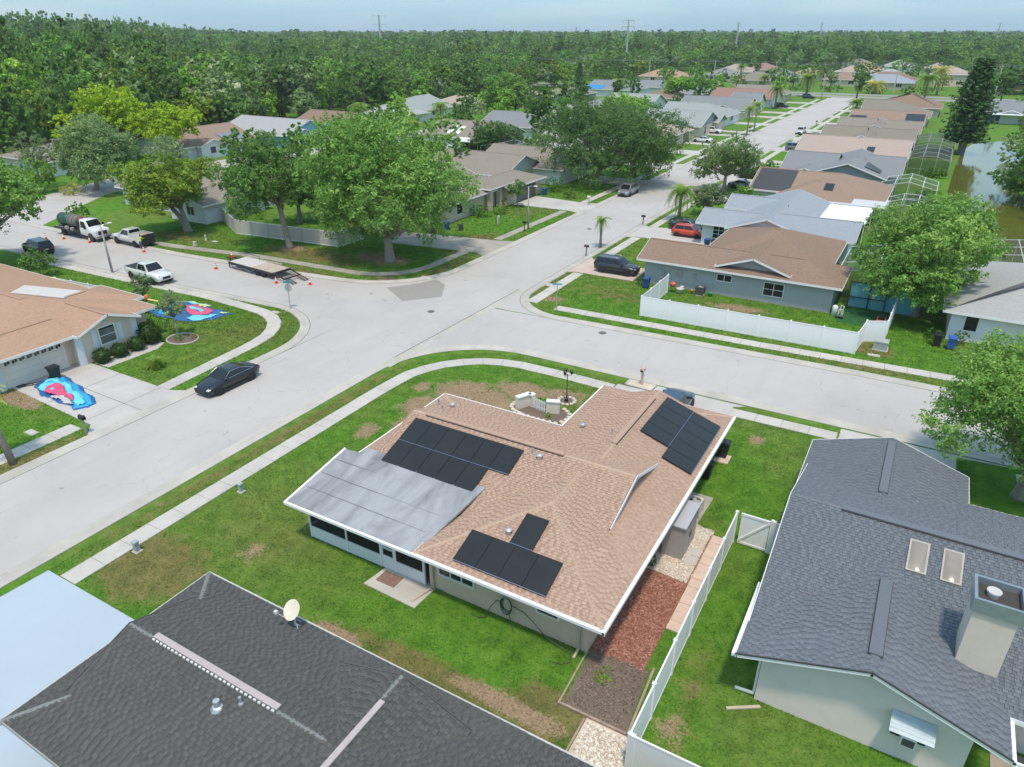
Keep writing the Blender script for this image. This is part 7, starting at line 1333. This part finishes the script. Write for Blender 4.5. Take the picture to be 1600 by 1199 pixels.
crumple(i1,"grey_sheet",[(-50.0,21.95),(-49.8,22.5),(-48.4,22.6),(-47.6,22.35),(-48.2,21.95)],GV,5,.24,.14)
i2 = thing("inflatable_slide", "deflated blue, lime and pink inflatable laid out on the corner lawn", "inflatable", (-56,38.4,0))
crumple(i2,"navy_sheet",[(-59.6,36.5),(-59.5,39.6),(-58.4,40.4),(-55.8,40.4),(-55.5,39.9),(-52.3,40.1),(-52.7,38.0),(-53.8,36.5),(-56.2,36.2),(-58.6,36.0)],DB,6,.06,.03); crumple(i2,"blue_sheet",[(-59.5,36.6),(-59.5,38.6),(-58.4,39.0),(-57.6,37.9),(-57.4,36.5)],BLV,7,.18,.06); crumple(i2,"aqua_sheet",[(-54.9,36.7),(-55.2,37.7),(-54.0,38.3),(-53.3,39.4),(-52.9,38.1),(-53.7,36.8)],AQ,8,.16,.08); crumple(i2,"pink_sheet",[(-57.9,38.9),(-57.3,39.8),(-54.4,39.5),(-53.9,38.5),(-55.2,37.6)],PKV,9,.16,.08); crumple(i2,"aqua_stripe",[(-57.3,38.9),(-56.9,39.3),(-54.9,38.9),(-55.1,38.4)],AQ,10,.16,.16); crumple(i2,"lime_edge",[(-59.2,39.4),(-58.2,40.2),(-55.6,40.2),(-55.7,39.5),(-57.4,39.9)],LMV,11,.16,.08); crumple(i2,"aqua_panel",[(-58.7,39.5),(-58.0,39.95),(-56.2,39.98),(-56.3,39.75)],AQ,12,.16,.14); crumple(i2,"lime_strip",[(-53.4,39.3),(-53.6,39.7),(-52.6,39.8),(-52.7,39.4)],LMV,13,.1,.12)
def wh_blower(loc):
    t = thing("air_blower", "orange air blower with yellow tube on the corner lawn", "blower", (*loc,0), .3); O=paint("blower_orange", (.75,.20,.03), .5); k=MB(); k.lathe([(.12,-.16),(.3,-.16),(.3,.16),(.12,.16)], (0,0,.32), 16, 'y'); k.build("housing", O, t, True); k=MB(); k.box(-.25,.25,-.2,.2,0,.05); k.build("foot", BLK, t); k=MB(); k.tube([(.2,0,.15),(.8,-.1,.12),(1.5,-.15,.08)], .10, 8); k.build("tube", paint("tube_yellow", (.70,.66,.25), .6), t)
wh_blower((-62.4,38.2))
k = thing("hand_truck", "black hand truck lying by the cream garage", "hand truck", (-53.2,22.4,0), .0); b=MB(); b.tube([(-.6,-.2,.05),(.5,1.4,.1)], .03, 6); b.tube([(-.3,-.4,.05),(.8,1.2,.1)], .03, 6); [b.beam((-.6+i*.37,-.2+i*.53,.07),(-.3+i*.37,-.4+i*.53,.07),.04) for i in range(4)]; b.build("frame", BLK, k); b=MB(); b.box(-.8,-.3,-.6,-.1,.02,.06); b.build("toe_plate", BLK, k)
bin_((-52.7,24.0,.03), PI, (.015,.016,.018), "black upright cart standing on the cream driveway", cname="black_bin")
b=MB(); [b.beam((x,y,0),(x+.4,y+.3,.9),.04) for x,y in ((-56.6,34.2),(-55.8,34.6),(-54.8,34.6),(-54.2,34.2))]; [b.beam((x+.8,y,0),(x+.4,y+.3,.9),.04) for x,y in ((-56.6,34.2),(-55.8,34.6),(-54.8,34.6),(-54.2,34.2))]; b.tube([(-56.2,34.5,.9),(-53.8,34.5,.9)],.03,5); tag(b.build("folded_frame", BLK), "black folded frame legs on the bed by the cream house corner", "frame")
rg2 = MB(); rg2.tube([(-51.2+1.35*math.cos(a),33.7+1.15*math.sin(a),.05) for a in [2*PI*i/24 for i in range(25)]], .07, 6); tag(rg2.build("bed_ring", CONC), "curved concrete edging round the garden tree bed", "edging"); bed("soil_bed", [(-51.2+1.3*math.cos(2*PI*i/18),33.7+1.1*math.sin(2*PI*i/18)) for i in range(18)], SOIL, .02)
# bins, mailboxes, signs, lamps, boxes
BB=(.03,.09,.30)
bin_((-22.4,65.7,.02), PI, BB, "blue wheelie bin at the corner of the white fence and grey house", cname="blue_bin"); bin_((4.3,63.4,.02), PI, (.04,.13,.50), "bright blue wheelie bin by the pale grey house", cname="bright_blue_bin"); bin_((3.3,63.6,.02), PI, (.015,.018,.02), "black wheelie bin beside the bright blue one", cname="black_bin"); bin_((-21.4,83.3,.02), PI, BB, "blue wheelie bin against the white gable wall", cname="blue_bin"); bin_((-20.6,83.3,.02), PI, (.015,.016,.018), "dark wheelie bin next to the blue one at the white gable wall", cname="black_bin"); bin_((-53.0,74.9,.02), 0, BB, "blue wheelie bin on the lawn edge under the street oak", cname="blue_bin"); bin_((-52.2,100.6,.02), 0, (.03,.07,.28), "blue wheelie bin beside the dark garage door", cname="blue_bin"); bin_((-30.6,145.3,.02), 0, (.02,.022,.025), "dark wheelie bin on the right walk by the grey gabled house", cname="black_bin")
for x,y,rz,lb,c_ in ((-51.8,76.2,.7,"fallen dark bin lying on the grass by the blue bin",(.05,.055,.065)),(-53.6,73.2,.2,"dark bin tipped over on the old driveway",(.06,.055,.05))):
    q=bin_((x,y,.36), rz, c_, lb, cname="grey_bin"); q.rotation_euler=(PI/2*.98,0,rz)
def mailbox(label, x, y, col=(.02,.02,.022), rz=0, postcol=None):
    t=thing("mailbox", label, "mailbox", (x,y,0), rz, "kerbside mailboxes"); m=paint("mail_%.3f_%.3f" % (col[0],col[2]), col, .5); k=MB(); k.box(-.05,.05,-.05,.05,0,1.05); k.build("post", paint("mail_post_%.2f" % (postcol or (.1,.1,.1))[0], postcol or (.06,.05,.045), .7), t); k=MB(); k.tube([(-.26,0,1.22),(.26,0,1.22)], .115, 10); k.box(-.26,.26,-.113,.113,1.06,1.22); k.build("box", m, t); k=MB(); k.box(.0,.15,.118,.13,1.25,1.31); k.build("flag", paint("mail_flag", (.5,.04,.03), .6), t)
mailbox("black mailbox on a wooden post at the cream house driveway", -43.15, 20.4, rz=0, postcol=(.30,.27,.24)); mailbox("dark mailbox on the left verge by the street lamp", -43.9, 79.2); mailbox("brown mailbox beside the pink driveway", -32.3, 72.9, (.09,.05,.04), postcol=(.15,.12,.10)); mailbox("black mailbox on the verge before the black sedan", -31.9, 90.0); mailbox("white mailbox beside the silver minivan", -43.2, 97.6, (.75,.75,.74), postcol=(.35,.34,.32)); mailbox("dark mailbox on the far right verge", -31.2, 145.0); mailbox("dark mailbox far along the left verge", -43.0, 196); mailbox("small mailbox on the right verge near the crossing", -30.6, 219)
def sign(label, x, y, h, rz, stop=True, col=(.55,.02,.03), lean=0):
    t=thing("street_sign", label, "sign", (x,y,0), rz); t.rotation_euler=(0,lean,rz); P_=paint("sign_post", (.42,.43,.42), .5, metal=.4); k=MB(); k.box(-.03,.03,-.03,.03,0,h+.65); k.build("post", P_, t); k=MB()
    pts=[(.38*math.cos(PI/8+PI/4*i),h+.38*math.sin(PI/8+PI/4*i)) for i in range(8)]; k.add([(.04,y_,z_) for y_,z_ in pts]+[(.055,y_,z_) for y_,z_ in pts],[tuple(range(8))[::-1],tuple(range(8,16))]+[(i,(i+1)%8,8+(i+1)%8,8+i) for i in range(8)]); pl=k.build("stop_plate", [paint("sign_red", col, .4)], t)
    k=MB(); k.add([(.036,y_,z_) for y_,z_ in pts],[tuple(range(8))]); k.build("plate_back", paint("sign_back", (.50,.52,.51), .5, metal=.3), t)
    ring=[(.35*math.cos(PI/8+PI/4*i),h+.35*math.sin(PI/8+PI/4*i)) for i in range(8)]; rin=[(.325*math.cos(PI/8+PI/4*i),h+.325*math.sin(PI/8+PI/4*i)) for i in range(8)]; k=MB(); k.add([(.058,*q) for q in ring]+[(.058,*q) for q in rin],[(i,(i+1)%8,8+(i+1)%8,8+i) for i in range(8)]); k.build("plate_border", TRIM, pl)
    cu=bpy.data.curves.new("stop_lettering",'FONT'); cu.body="STOP"; cu.size=.27; cu.align_x='CENTER'; cu.align_y='CENTER'; cu.extrude=.002; cu.materials.append(TRIM); o=bpy.data.objects.new("text", cu); COL.objects.link(o); bpy.context.view_layer.update(); lm=bpy.data.meshes.new_from_object(o.evaluated_get(bpy.context.evaluated_depsgraph_get())); bpy.data.objects.remove(o); o=link("lettering", lm, pl); o.location=(.06,0,h); o.rotation_euler=(PI/2,0,PI/2)
    TQ=paint("sign_teal", (.03,.33,.36), .5); k=MB(); k.box(-.012,.012,-.42,.42,h+.44,h+.58); k.build("name_blade", TQ, t); k=MB(); k.box(-.42,.42,-.012,.012,h+.60,h+.74); k.build("name_blade", TQ, t); return t
sign("stop sign with teal street-name blades on the near-right corner lawn", -27.0, 54.9, 2.05, .45); sign("stop sign seen from behind with teal blades on the rounded corner verge", -48.8, 43.5, 2.0, PI*.60, lean=.02)
def street_lamp(label, x, y, h, rz, group="street lamps"):
    t=thing("street_lamp", label, "street lamp", (x,y,0), rz, group); k=MB(); k.tube([(0,0,-.1),(0,0,h*.5),(0,0,h)],[.13,.10,.07],10); k.build("pole", paint("lamp_pole_grey", (.36,.35,.33), .8), t, True); k=MB(); k.tube([(0,0,h-.1),(.3,0,h+.1),(.8,0,h+.15)], .03, 6); k.build("arm", RIM, t); k=MB(); k.ell((1.0,0,h+.13),(.32,.13,.08),10,6); k.build("lamp_head", paint("lamp_head_white", (.70,.71,.72), .4), t, True)
street_lamp("grey concrete street lamp on the verge by the white pickup", -73.3, 41.95, 5.0, PI/2); street_lamp("grey street lamp on the left verge by the dark mailbox", -44.1, 80.6, 5.4, 0); street_lamp("street lamp at the far crossing", -43.4, 311, 7.2, 0); street_lamp("street lamp halfway along the left row", -43.4, 184, 5.6, 0); street_lamp("street lamp beside the salmon-roofed house", -53, 176, 6.0, 0)
def utility(label, x, y, sx_, sy, h, col, name="utility_box"):
    t=thing(name, label, "utility box", (x,y,0)); m=paint("ubox_%.2f_%.2f" % (col[0],col[1]), col, .6); k=MB(); k.box(-sx_/2,sx_/2,-sy/2,sy/2,.04,h*.86); k.build("cabinet", m, t); k=MB(); k.box(-sx_/2-.03,sx_/2+.03,-sy/2-.03,sy/2+.03,h*.86,h); k.build("lid", m, t); k=MB(); k.box(-sx_/2-.08,sx_/2+.08,-sy/2-.08,sy/2+.08,0,.05); k.build("pad", CONC, t)
utility("green transformer box at the left edge sidewalk", -47.2, 16.2, .9, .9, .8, (.16,.30,.24)); utility("pale grey-green transformer box on the grass by the fence corner", -.6, 60.6, 1.0, .9, .75, (.36,.40,.38)); utility("small grey-green pedestal on the lawn above the porch", -29.5, 20.9, .2, .2, .55, (.36,.42,.38), "cable_pedestal"); utility("grey cable pedestal beside the near sidewalk", -29.9, 14.8, .22, .22, .62, (.33,.38,.39), "cable_pedestal"); utility("white square pedestal beside the grass by the side street", -74.9,53.6,.3,.3,.45,(.6,.6,.58), "cable_pedestal")
for x,y,lb in ((-46.3,18.7,"pale meter box lid in the lawn at the left"),(-.9,58.9,"concrete lid in the grass below the transformer"),(-74.2,55.9,"round pale lid in the lawn behind the kerb"),(-43.3,57.2,"pale concrete inlet slab on the verge under the street oak"),(-31.2,61.6,"blue-white concrete inlet slab by the stop sign"),(-49.3,42.1,"pale lid at the foot of the back-turned stop sign")):
    q=MB(); w=.6 if 'inlet' not in lb else 1.0; q.box(x-w*.75,x+w*.75,y-w*.4,y+w*.4,0,.045); q.box(x-w*.6,x+w*.6,y-w*.3,y+w*.3,.045,.06); tag(q.build("access_lid", WALK), lb, "lid")
for x,y,lb in ((-37.1,49.4,"iron manhole cover in the middle of the crossing"),(-21.4,52.5,"small iron cover by the kerb of the cross street"),(-37.2,84.5,"iron manhole cover up the main street")):
    q=MB(); q.lathe([(.34,.008),(.34,.012),(.30,.012),(.30,.016),(.05,.016)], (x,y,0), 20); tag(q.build("manhole_cover", paint("cast_iron", (.13,.125,.12), .7, .25, 9)), lb, "manhole cover")
hy=thing("fire_hydrant", "pale grey fire hydrant on the grass behind the side street", "hydrant", (-75.7,55.8,0)); k=MB(); k.lathe([(.16,0),(.16,.06),(.10,.08),(.10,.5),(.13,.52),(.12,.62),(.05,.70),(.03,.74)], (0,0,0), 12); k.build("barrel", paint("hydrant_grey", (.55,.55,.54), .6), hy, True); k=MB(); k.lathe([(.05,-.2),(.05,.2)], (0,0,.4), 8, 'x'); k.build("nozzle", paint("hydrant_grey", (.55,.55,.54), .6), hy)
ys=thing("yard_sign", "white arched yard sign on the lawn of the taupe entry house", "sign", (-48.6,80.6,0), .3); k=MB(); k.box(-.03,.03,-.5,.5,.1,1.2); k.build("board", paint("sign_board", (.66,.66,.62), .7), ys); k=MB(); k.tube([(.04,-.35,.1),(.04,-.35,.75),(.04,0,1.0),(.04,.35,.75),(.04,.35,.1)], .04, 6); k.build("arch", paint("sign_dark", (.25,.25,.24), .7), ys)
# poles and wires beyond
def pylon(label, x, y, h, r, arms, group="transmission pylons"):
    t=thing("transmission_pylon", label, "pylon", (x,y,0), math.atan2(-x,y)*0+.5, group); m=paint("pylon_steel", (.42,.44,.46), .6, metal=.3); k=MB(); k.tube([(0,0,-1),(0,0,h)],[r,r*.45],8); k.build("pole", m, t)
    for z,w in arms: k=MB(); k.beam((-w,0,z),(w,0,z),.35,.25); [k.box(s*w-.12,s*w+.12,-.12,.12,z-1.6,z) for s in (-1,1)]; k.build("cross_arm", m, t)
pylon("tallest steel transmission pylon above the wood at left", -480,583, 37, 1.5, [(36.4,6),(29,7),(21.5,7)]); pylon("transmission pylon above the coral roof", -163,410, 29, .8, [(28.6,3),(25.5,3.4),(22.5,3.0)]); pylon("slim pylon between the far houses", -141,561, 29, .8, [(28.8,1.0)]); pylon("distant small transmission pylon near the middle horizon", -483,1018, 29, 1.6, [(28,6),(24,7),(20,6)]); pylon("thin bare pole rising from the wood right of the tall pylon", -526,731, 23, .9, [(22.5,1.2)]); pylon("far slim pylon on the horizon at right of centre", -230,1500, 38, 1.8, [(36,3)]); pylon("faint pylon on the horizon farther right", 40,1500, 36, 1.6, [(35,3)])
poles=[(-190,352),(-162,352),(-128,352.5),(-97,353),(-70,353),(-43,353.5),(-22,355),(14,356),(50,357)]
pl_lab=["concrete pole at the left end of the avenue line","concrete pole left of the coral roof","concrete pole by the boundary wall palms","concrete pole between palms at the avenue","slim avenue pole behind the rust roof","avenue pole above the golden date palm","leaning wooden avenue pole by the hedge","avenue pole behind the tall conifer","last avenue pole at the right edge"]
for (x,y),lb in zip(poles,pl_lab):
    t=thing("utility_pole", lb, "pole", (x,y,0), 0, "utility poles along the avenue"); m=paint("concrete_pole", (.45,.44,.42), .8); k=MB(); k.tube([(0,0,-.2),(.3 if 'leaning' in lb else 0,0,11.5)],[.26,.16],8); k.build("pole", m, t); k=MB(); k.box(-.08,.08,-1.0,1.0,10.8,10.95); k.build("cross_arm", m, t)
for j,(dy,z) in enumerate(((-.9,11.0),(.9,11.0),(0,11.6),(0,8.6))):
    k=MB()
    for (x0,y0),(x1,y1) in zip(poles[:-1],poles[1:]): k.tube([(x0+(x1-x0)*s,y0+dy+(y1-y0)*s,z-2.4*s*(1-s)) for s in (0,.25,.5,.75,1)], .045, 3, False)
    tag(k.build("power_line", paint("wire_grey", (.30,.31,.32), .6)), ["lower front power line along the avenue","lower rear power line along the avenue","topmost power line along the avenue","slack telephone line along the avenue"][j], "wire", "wires along the avenue")
# ---------------------------------------------------------------- the woods
rsF = np.random.RandomState(77); CRN=[]
for i in range(12):
    rs_ = random.Random(200+i); R=[5.0,6.2,4.2,5.4,7.0,4.6,3.6,5.8,6.6,4.0,5.2,3.2][i]; key=['wood','oak','bright','silver','oak','bright','live','wood','juniper','oak','grey','wood'][i]; top=[12,12.5,10.5,11,13,10,13.5,11.5,11,9.5,10.5,14][i]
    CRN.append(crown_mesh("wood_crown", lobes_for(R,1.5,top,14+i%5,rs_,.8), 3200, .40, LM[key], 300+i, .30))
tk_=MB(); tk_.tube([(0,0,-.2),(0,0,3),(.2,.1,7)],[.4,.32,.12],7); TRK=tk_.mesh("wood_trunk", BARKD)
p_cl = [(-152,-60,45,345),(-165,346,45,350)]
def blocked(x,y):
    if -156 < x < 34 and y < 347: return True
    if -160 < x < 34 and 346 <= y < 366: return True
    if -66 < x < 12 and 366 <= y < 620: return not (x > 6 and y > 440)
    if -150 < x < -62 and 366 <= y < 500: return True
    if -560 < x < -120 and abs((y-(352-.0*x))-0) < 6: return True
    return False
# behind the clear ground the wood thickens; nearer trees first
pts=[]
for fw in np.arange(95, 3600, 1):
    pass
fw=100.0
while fw < 3900:
    sp = 6.6 if fw < 330 else 7.8 if fw < 520 else 11 if fw < 900 else 19 if fw < 1700 else 34
    half = fw*.80+40; lat = -half
    while lat < half:
        a=lat+rsF.uniform(-.45,.45)*sp; f=fw+rsF.uniform(-.45,.45)*sp; x=math.cos(math.radians(30))*a-math.sin(math.radians(30))*f; y=math.sin(math.radians(30))*a+math.cos(math.radians(30))*f
        if not blocked(x,y): pts.append((x,y,f,sp))
        lat += sp
    fw += sp
# rows of garden trees that fill the blocks between the houses
gaps=[(-108,140),(-106,160),(-112,172),(-118,150),(-124,155),(-116,190),(-104,188),(-112,205),(-80,152),(-76,170),(-104,214),(-72,150),(-122,205),(-108,232),(-50,380),(-40,425),(-20,436),(-75,418),(-95,430),(-110,395),(-62,390),(-30,470),(-5,385),(12,392),(-55,500),(-30,530),(-10,585),(-45,545),(-70,560),(-82,445),(-20,500),(0,470),(-88,100),(-94,112),(-70,104),(-78,88),(-118,196),(-104,100),(-108,90),(-88,98),(-76,100),(-80,112),(-76,146),(-78,160),(-108,116),(-103,152),(-74,178),(-78,190),(-104,176),(-106,204),(-104,226),(-76,236),(-76,262),(-100,246),(-104,270),(-76,284),(-100,300),(-88,306),(-146,160),(-152,150),(-148,216),(-142,234),(-140,256),(-138,272),(-140,300),(-132,312),(-152,110),(-152,128),(-150,90),(-30,300),(-60,312),(-64,366),(-110,368),(-148,364),(-8,395),(-60,424),(-48,456),(-14,470),(-8,500),(8,440),(28,300),(30,320),(14,300),(22,282),(34,240),(36,260),(26,226),(30,205),(36,190),(38,160),(42,210),(34,140),(33,100),(24,62),(36,74),(40,110),(44,130),(-92,352),(-118,350),(-68,350),(-86,352)]
near=[]
for (x,y) in gaps: near.append((x,y,rsF.uniform(.55,.95)))
allp=[(x,y,(1.0+.0*f) if sp < 8 else sp/8.0,f) for x,y,f,sp in pts]
def vis(x,y):    # inside the picture's sides
    f=-.5*x+.866*y; l=.866*x+.5*y; return abs(l) < f*.735+12
cand=[q for q in allp if q[3] < 420 and vis(q[0],q[1])]; cand.sort(key=lambda q: q[3]); ind=cand[:300-len(near)] if len(cand) > 300 else cand; rest=set(range(len(allp)))
ids={id(q) for q in ind}
def wood_tree(x,y,s,label,group,name="wood_tree",hz=1.0):
    t=thing(name, label, "tree", (x,y,0), rsF.uniform(0,6.28), group); t.scale=(s,s,s*hz); link("trunk", TRK, t); link("crown", CRN[rsF.randint(0,12)], t)
HS=[o for o in COL.objects if o.get("category") == "house"]; seen={}
for (x,y,s) in sorted(near, key=lambda q: min((h.location.x-q[0])**2+(h.location.y-q[1])**2 for h in HS)):
    hn=min(HS, key=lambda h: (h.location.x-x)**2+(h.location.y-y)**2).name.split('.')[0].replace('_',' '); k=seen[hn]=seen.get(hn,-1)+1
    wood_tree(x,y,s,"leafy garden tree"+["","  second","  third","  fourth","  fifth","  sixth","  seventh","  eighth","  ninth"][min(k,8)].replace("  ",", ")+" closest to the "+hn,"garden trees between the houses","garden_tree")
def tall(x,y):   # the wood is taller towards the far left
    d=-.5*x+.866*y; l=.866*x+.5*y; k=1.0+.75*max(0,min(1,(-l/d-.34)/.2))*(1 if d > 230 else .3); return k
for q in ind: wood_tree(q[0],q[1],rsF.uniform(.55,1.45),"broadleaf tree in the front ranks of the dense wood behind the houses","trees of the front of the wood","wood_tree",tall(q[0],q[1]))
R_=[q for q in allp if id(q) not in ids]
me=bpy.data.meshes.new("woods"); me.from_pydata([(q[0],q[1],0) for q in R_],[],[]); wo=link("woods", me); tag(wo,"dense green wood stretching to the horizon","wood",kind="stuff")
for nm,arr in (("ssc",[q[2]*rsF.uniform(.55,1.55) for q in R_]),("szz",[min(q[2],1.65)*rsF.uniform(.7,1.15)*tall(q[0],q[1]) for q in R_]),("rot",[rsF.uniform(0,6.28) for q in R_])):
    at=me.attributes.new(nm,'FLOAT','POINT'); at.data.foreach_set("value",arr)
cc=bpy.data.collections.new("wood_crowns"); srcs=[]
for o in COL.objects:
    if o.type == 'MESH' and o.data in CRN and o.data not in [s.data for s in srcs]: srcs.append(o)
for s in srcs: cc.objects.link(s)
ng=bpy.data.node_groups.new("woods",'GeometryNodeTree'); ng.interface.new_socket("Geometry",in_out='INPUT',socket_type='NodeSocketGeometry'); ng.interface.new_socket("Geometry",in_out='OUTPUT',socket_type='NodeSocketGeometry')
gi=ng.nodes.new("NodeGroupInput"); go=ng.nodes.new("NodeGroupOutput"); ci=ng.nodes.new("GeometryNodeCollectionInfo"); ci.inputs[0].default_value=cc; ci.inputs[1].default_value=True; ci.inputs[2].default_value=True
ip=ng.nodes.new("GeometryNodeInstanceOnPoints"); ip.inputs["Pick Instance"].default_value=True; ri=ng.nodes.new("FunctionNodeRandomValue"); ri.data_type='INT'; ri.inputs[4].default_value=0; ri.inputs[5].default_value=len(srcs)-1
def attr(n):
    a=ng.nodes.new("GeometryNodeInputNamedAttribute"); a.data_type='FLOAT'; a.inputs[0].default_value=n; return a.outputs[0]
cx1=ng.nodes.new("ShaderNodeCombineXYZ"); cx2=ng.nodes.new("ShaderNodeCombineXYZ"); L_=ng.links.new
L_(attr("ssc"),cx1.inputs[0]); L_(attr("ssc"),cx1.inputs[1]); L_(attr("szz"),cx1.inputs[2]); L_(attr("rot"),cx2.inputs[2])
L_(gi.outputs[0],ip.inputs["Points"]); L_(ci.outputs[0],ip.inputs["Instance"]); L_(ri.outputs[2],ip.inputs["Instance Index"]); L_(cx1.outputs[0],ip.inputs["Scale"]); L_(cx2.outputs[0],ip.inputs["Rotation"]); L_(ip.outputs[0],go.inputs[0])
mdf=wo.modifiers.new("woods",'NODES'); mdf.node_group=ng
# ---------------------------------------------------------------- humid air
hz = MB(); hz.box(-4300, 4300, -600, 5300, -1.0, 48.0)
hm = bpy.data.materials.new("humid_air"); hm.use_nodes = True; nt = hm.node_tree
for n in list(nt.nodes):
    if n.type == 'BSDF_PRINCIPLED': nt.nodes.remove(n)
pv = nt.nodes.new("ShaderNodeVolumePrincipled"); pv.inputs["Color"].default_value = (0.86, 0.93, 1.0, 1); pv.inputs["Density"].default_value = 0.00014; pv.inputs["Anisotropy"].default_value = 0.0
nt.links.new(pv.outputs[0], nt.nodes["Material Output"].inputs["Volume"])
ho = hz.build("haze", hm); ho["kind"] = "stuff"
# ---------------------------------------------------------------- turf: real blades on the near lawns
rg_ = np.random.RandomState(5)
def inpoly(P, poly):
    c = np.zeros(len(P), bool); n = len(poly)
    for i in range(n):
        (x1,y1),(x2,y2) = poly[i][:2], poly[(i+1)%n][:2]
        if y1 == y2: continue
        c ^= ((y1 > P[:,1]) != (y2 > P[:,1])) & (P[:,0] < (x2-x1)*(P[:,1]-y1)/(y2-y1)+x1)
    return c
LAND = [K1+[(80,-25)], K2+[(80,318)], K3+[(-150,-25)], K4+[(-150,318)]]
Q=[]
for (x0,x1,y0,y1,den,big) in [(-34,6,9,46,120,1.0),(-60,-41,8,46,75,1.25),(-33,12,53,70,65,1.4),(-84,-40,36,70,40,1.6),(-33,-20,70,96,30,1.9),(-58,-41,70,106,30,1.9)]:
    n=int((x1-x0)*(y1-y0)*den); c=np.column_stack([rg_.uniform(x0,x1,n),rg_.uniform(y0,y1,n),np.zeros(n)]); ok=np.zeros(n,bool)
    for L_p in LAND: ok |= inpoly(c, L_p)
    for K in (K1,K2,K3,K4):                                # keep off the kerbs
        for (p,q) in zip(K[:-1],K[1:]):
            p_=np.array(p); q_=np.array(q); d=q_-p_; l2=(d*d).sum()
            if l2 < 1e-9: continue
            t=np.clip(((c[:,:2]-p_)@d)/l2,0,1); ok &= np.hypot(*(c[:,:2]-p_-t[:,None]*d).T) > .74
    for poly in PAVED:
        xs_=[p[0] for p in poly]; ys_=[p[1] for p in poly]
        if max(xs_) < x0 or min(xs_) > x1 or max(ys_) < y0 or min(ys_) > y1: continue
        ok &= ~inpoly(c, poly)
    for (p,q,h) in WALKED:
        if not (x0-2 < p[0] < x1+2 and y0-2 < p[1] < y1+2): continue
        p_=np.array(p); q_=np.array(q); d=q_-p_; t=np.clip(((c[:,:2]-p_)@d)/(d*d).sum(),0,1); ok &= np.hypot(*(c[:,:2]-p_-t[:,None]*d).T) > h-.03
    for (hx0,hx1,hy0,hy1) in ((-22.5,-8.1,22.9,37.4),(-15.9,-8.1,20.1,31),(-21.7,2,6.5,12.8),(-1.4,12,21.3,37),(-80,-54.1,20.7,33),(-23,-5.4,67.2,84),(3.9,12,65.7,70)): ok &= ~((c[:,0]>hx0)&(c[:,0]<hx1)&(c[:,1]>hy0)&(c[:,1]<hy1))
    c=c[ok]; n=len(c); a=rg_.uniform(0,2*PI,n); h=rg_.uniform(.03,.075,n)*big; w=rg_.uniform(.012,.028,n)*big; u=np.column_stack([np.cos(a),np.sin(a),np.zeros(n)])*w[:,None]; t=np.column_stack([rg_.normal(size=n)*.06*big,rg_.normal(size=n)*.06*big,h]); Q.append(np.stack([c-u,c+u,c+u*.3+t,c-u*.3+t],1))
tag(link("grass", quads_mesh("grass", np.concatenate(Q), GM)), "short mown grass on the lawns and verges", "grass", kind="stuff")
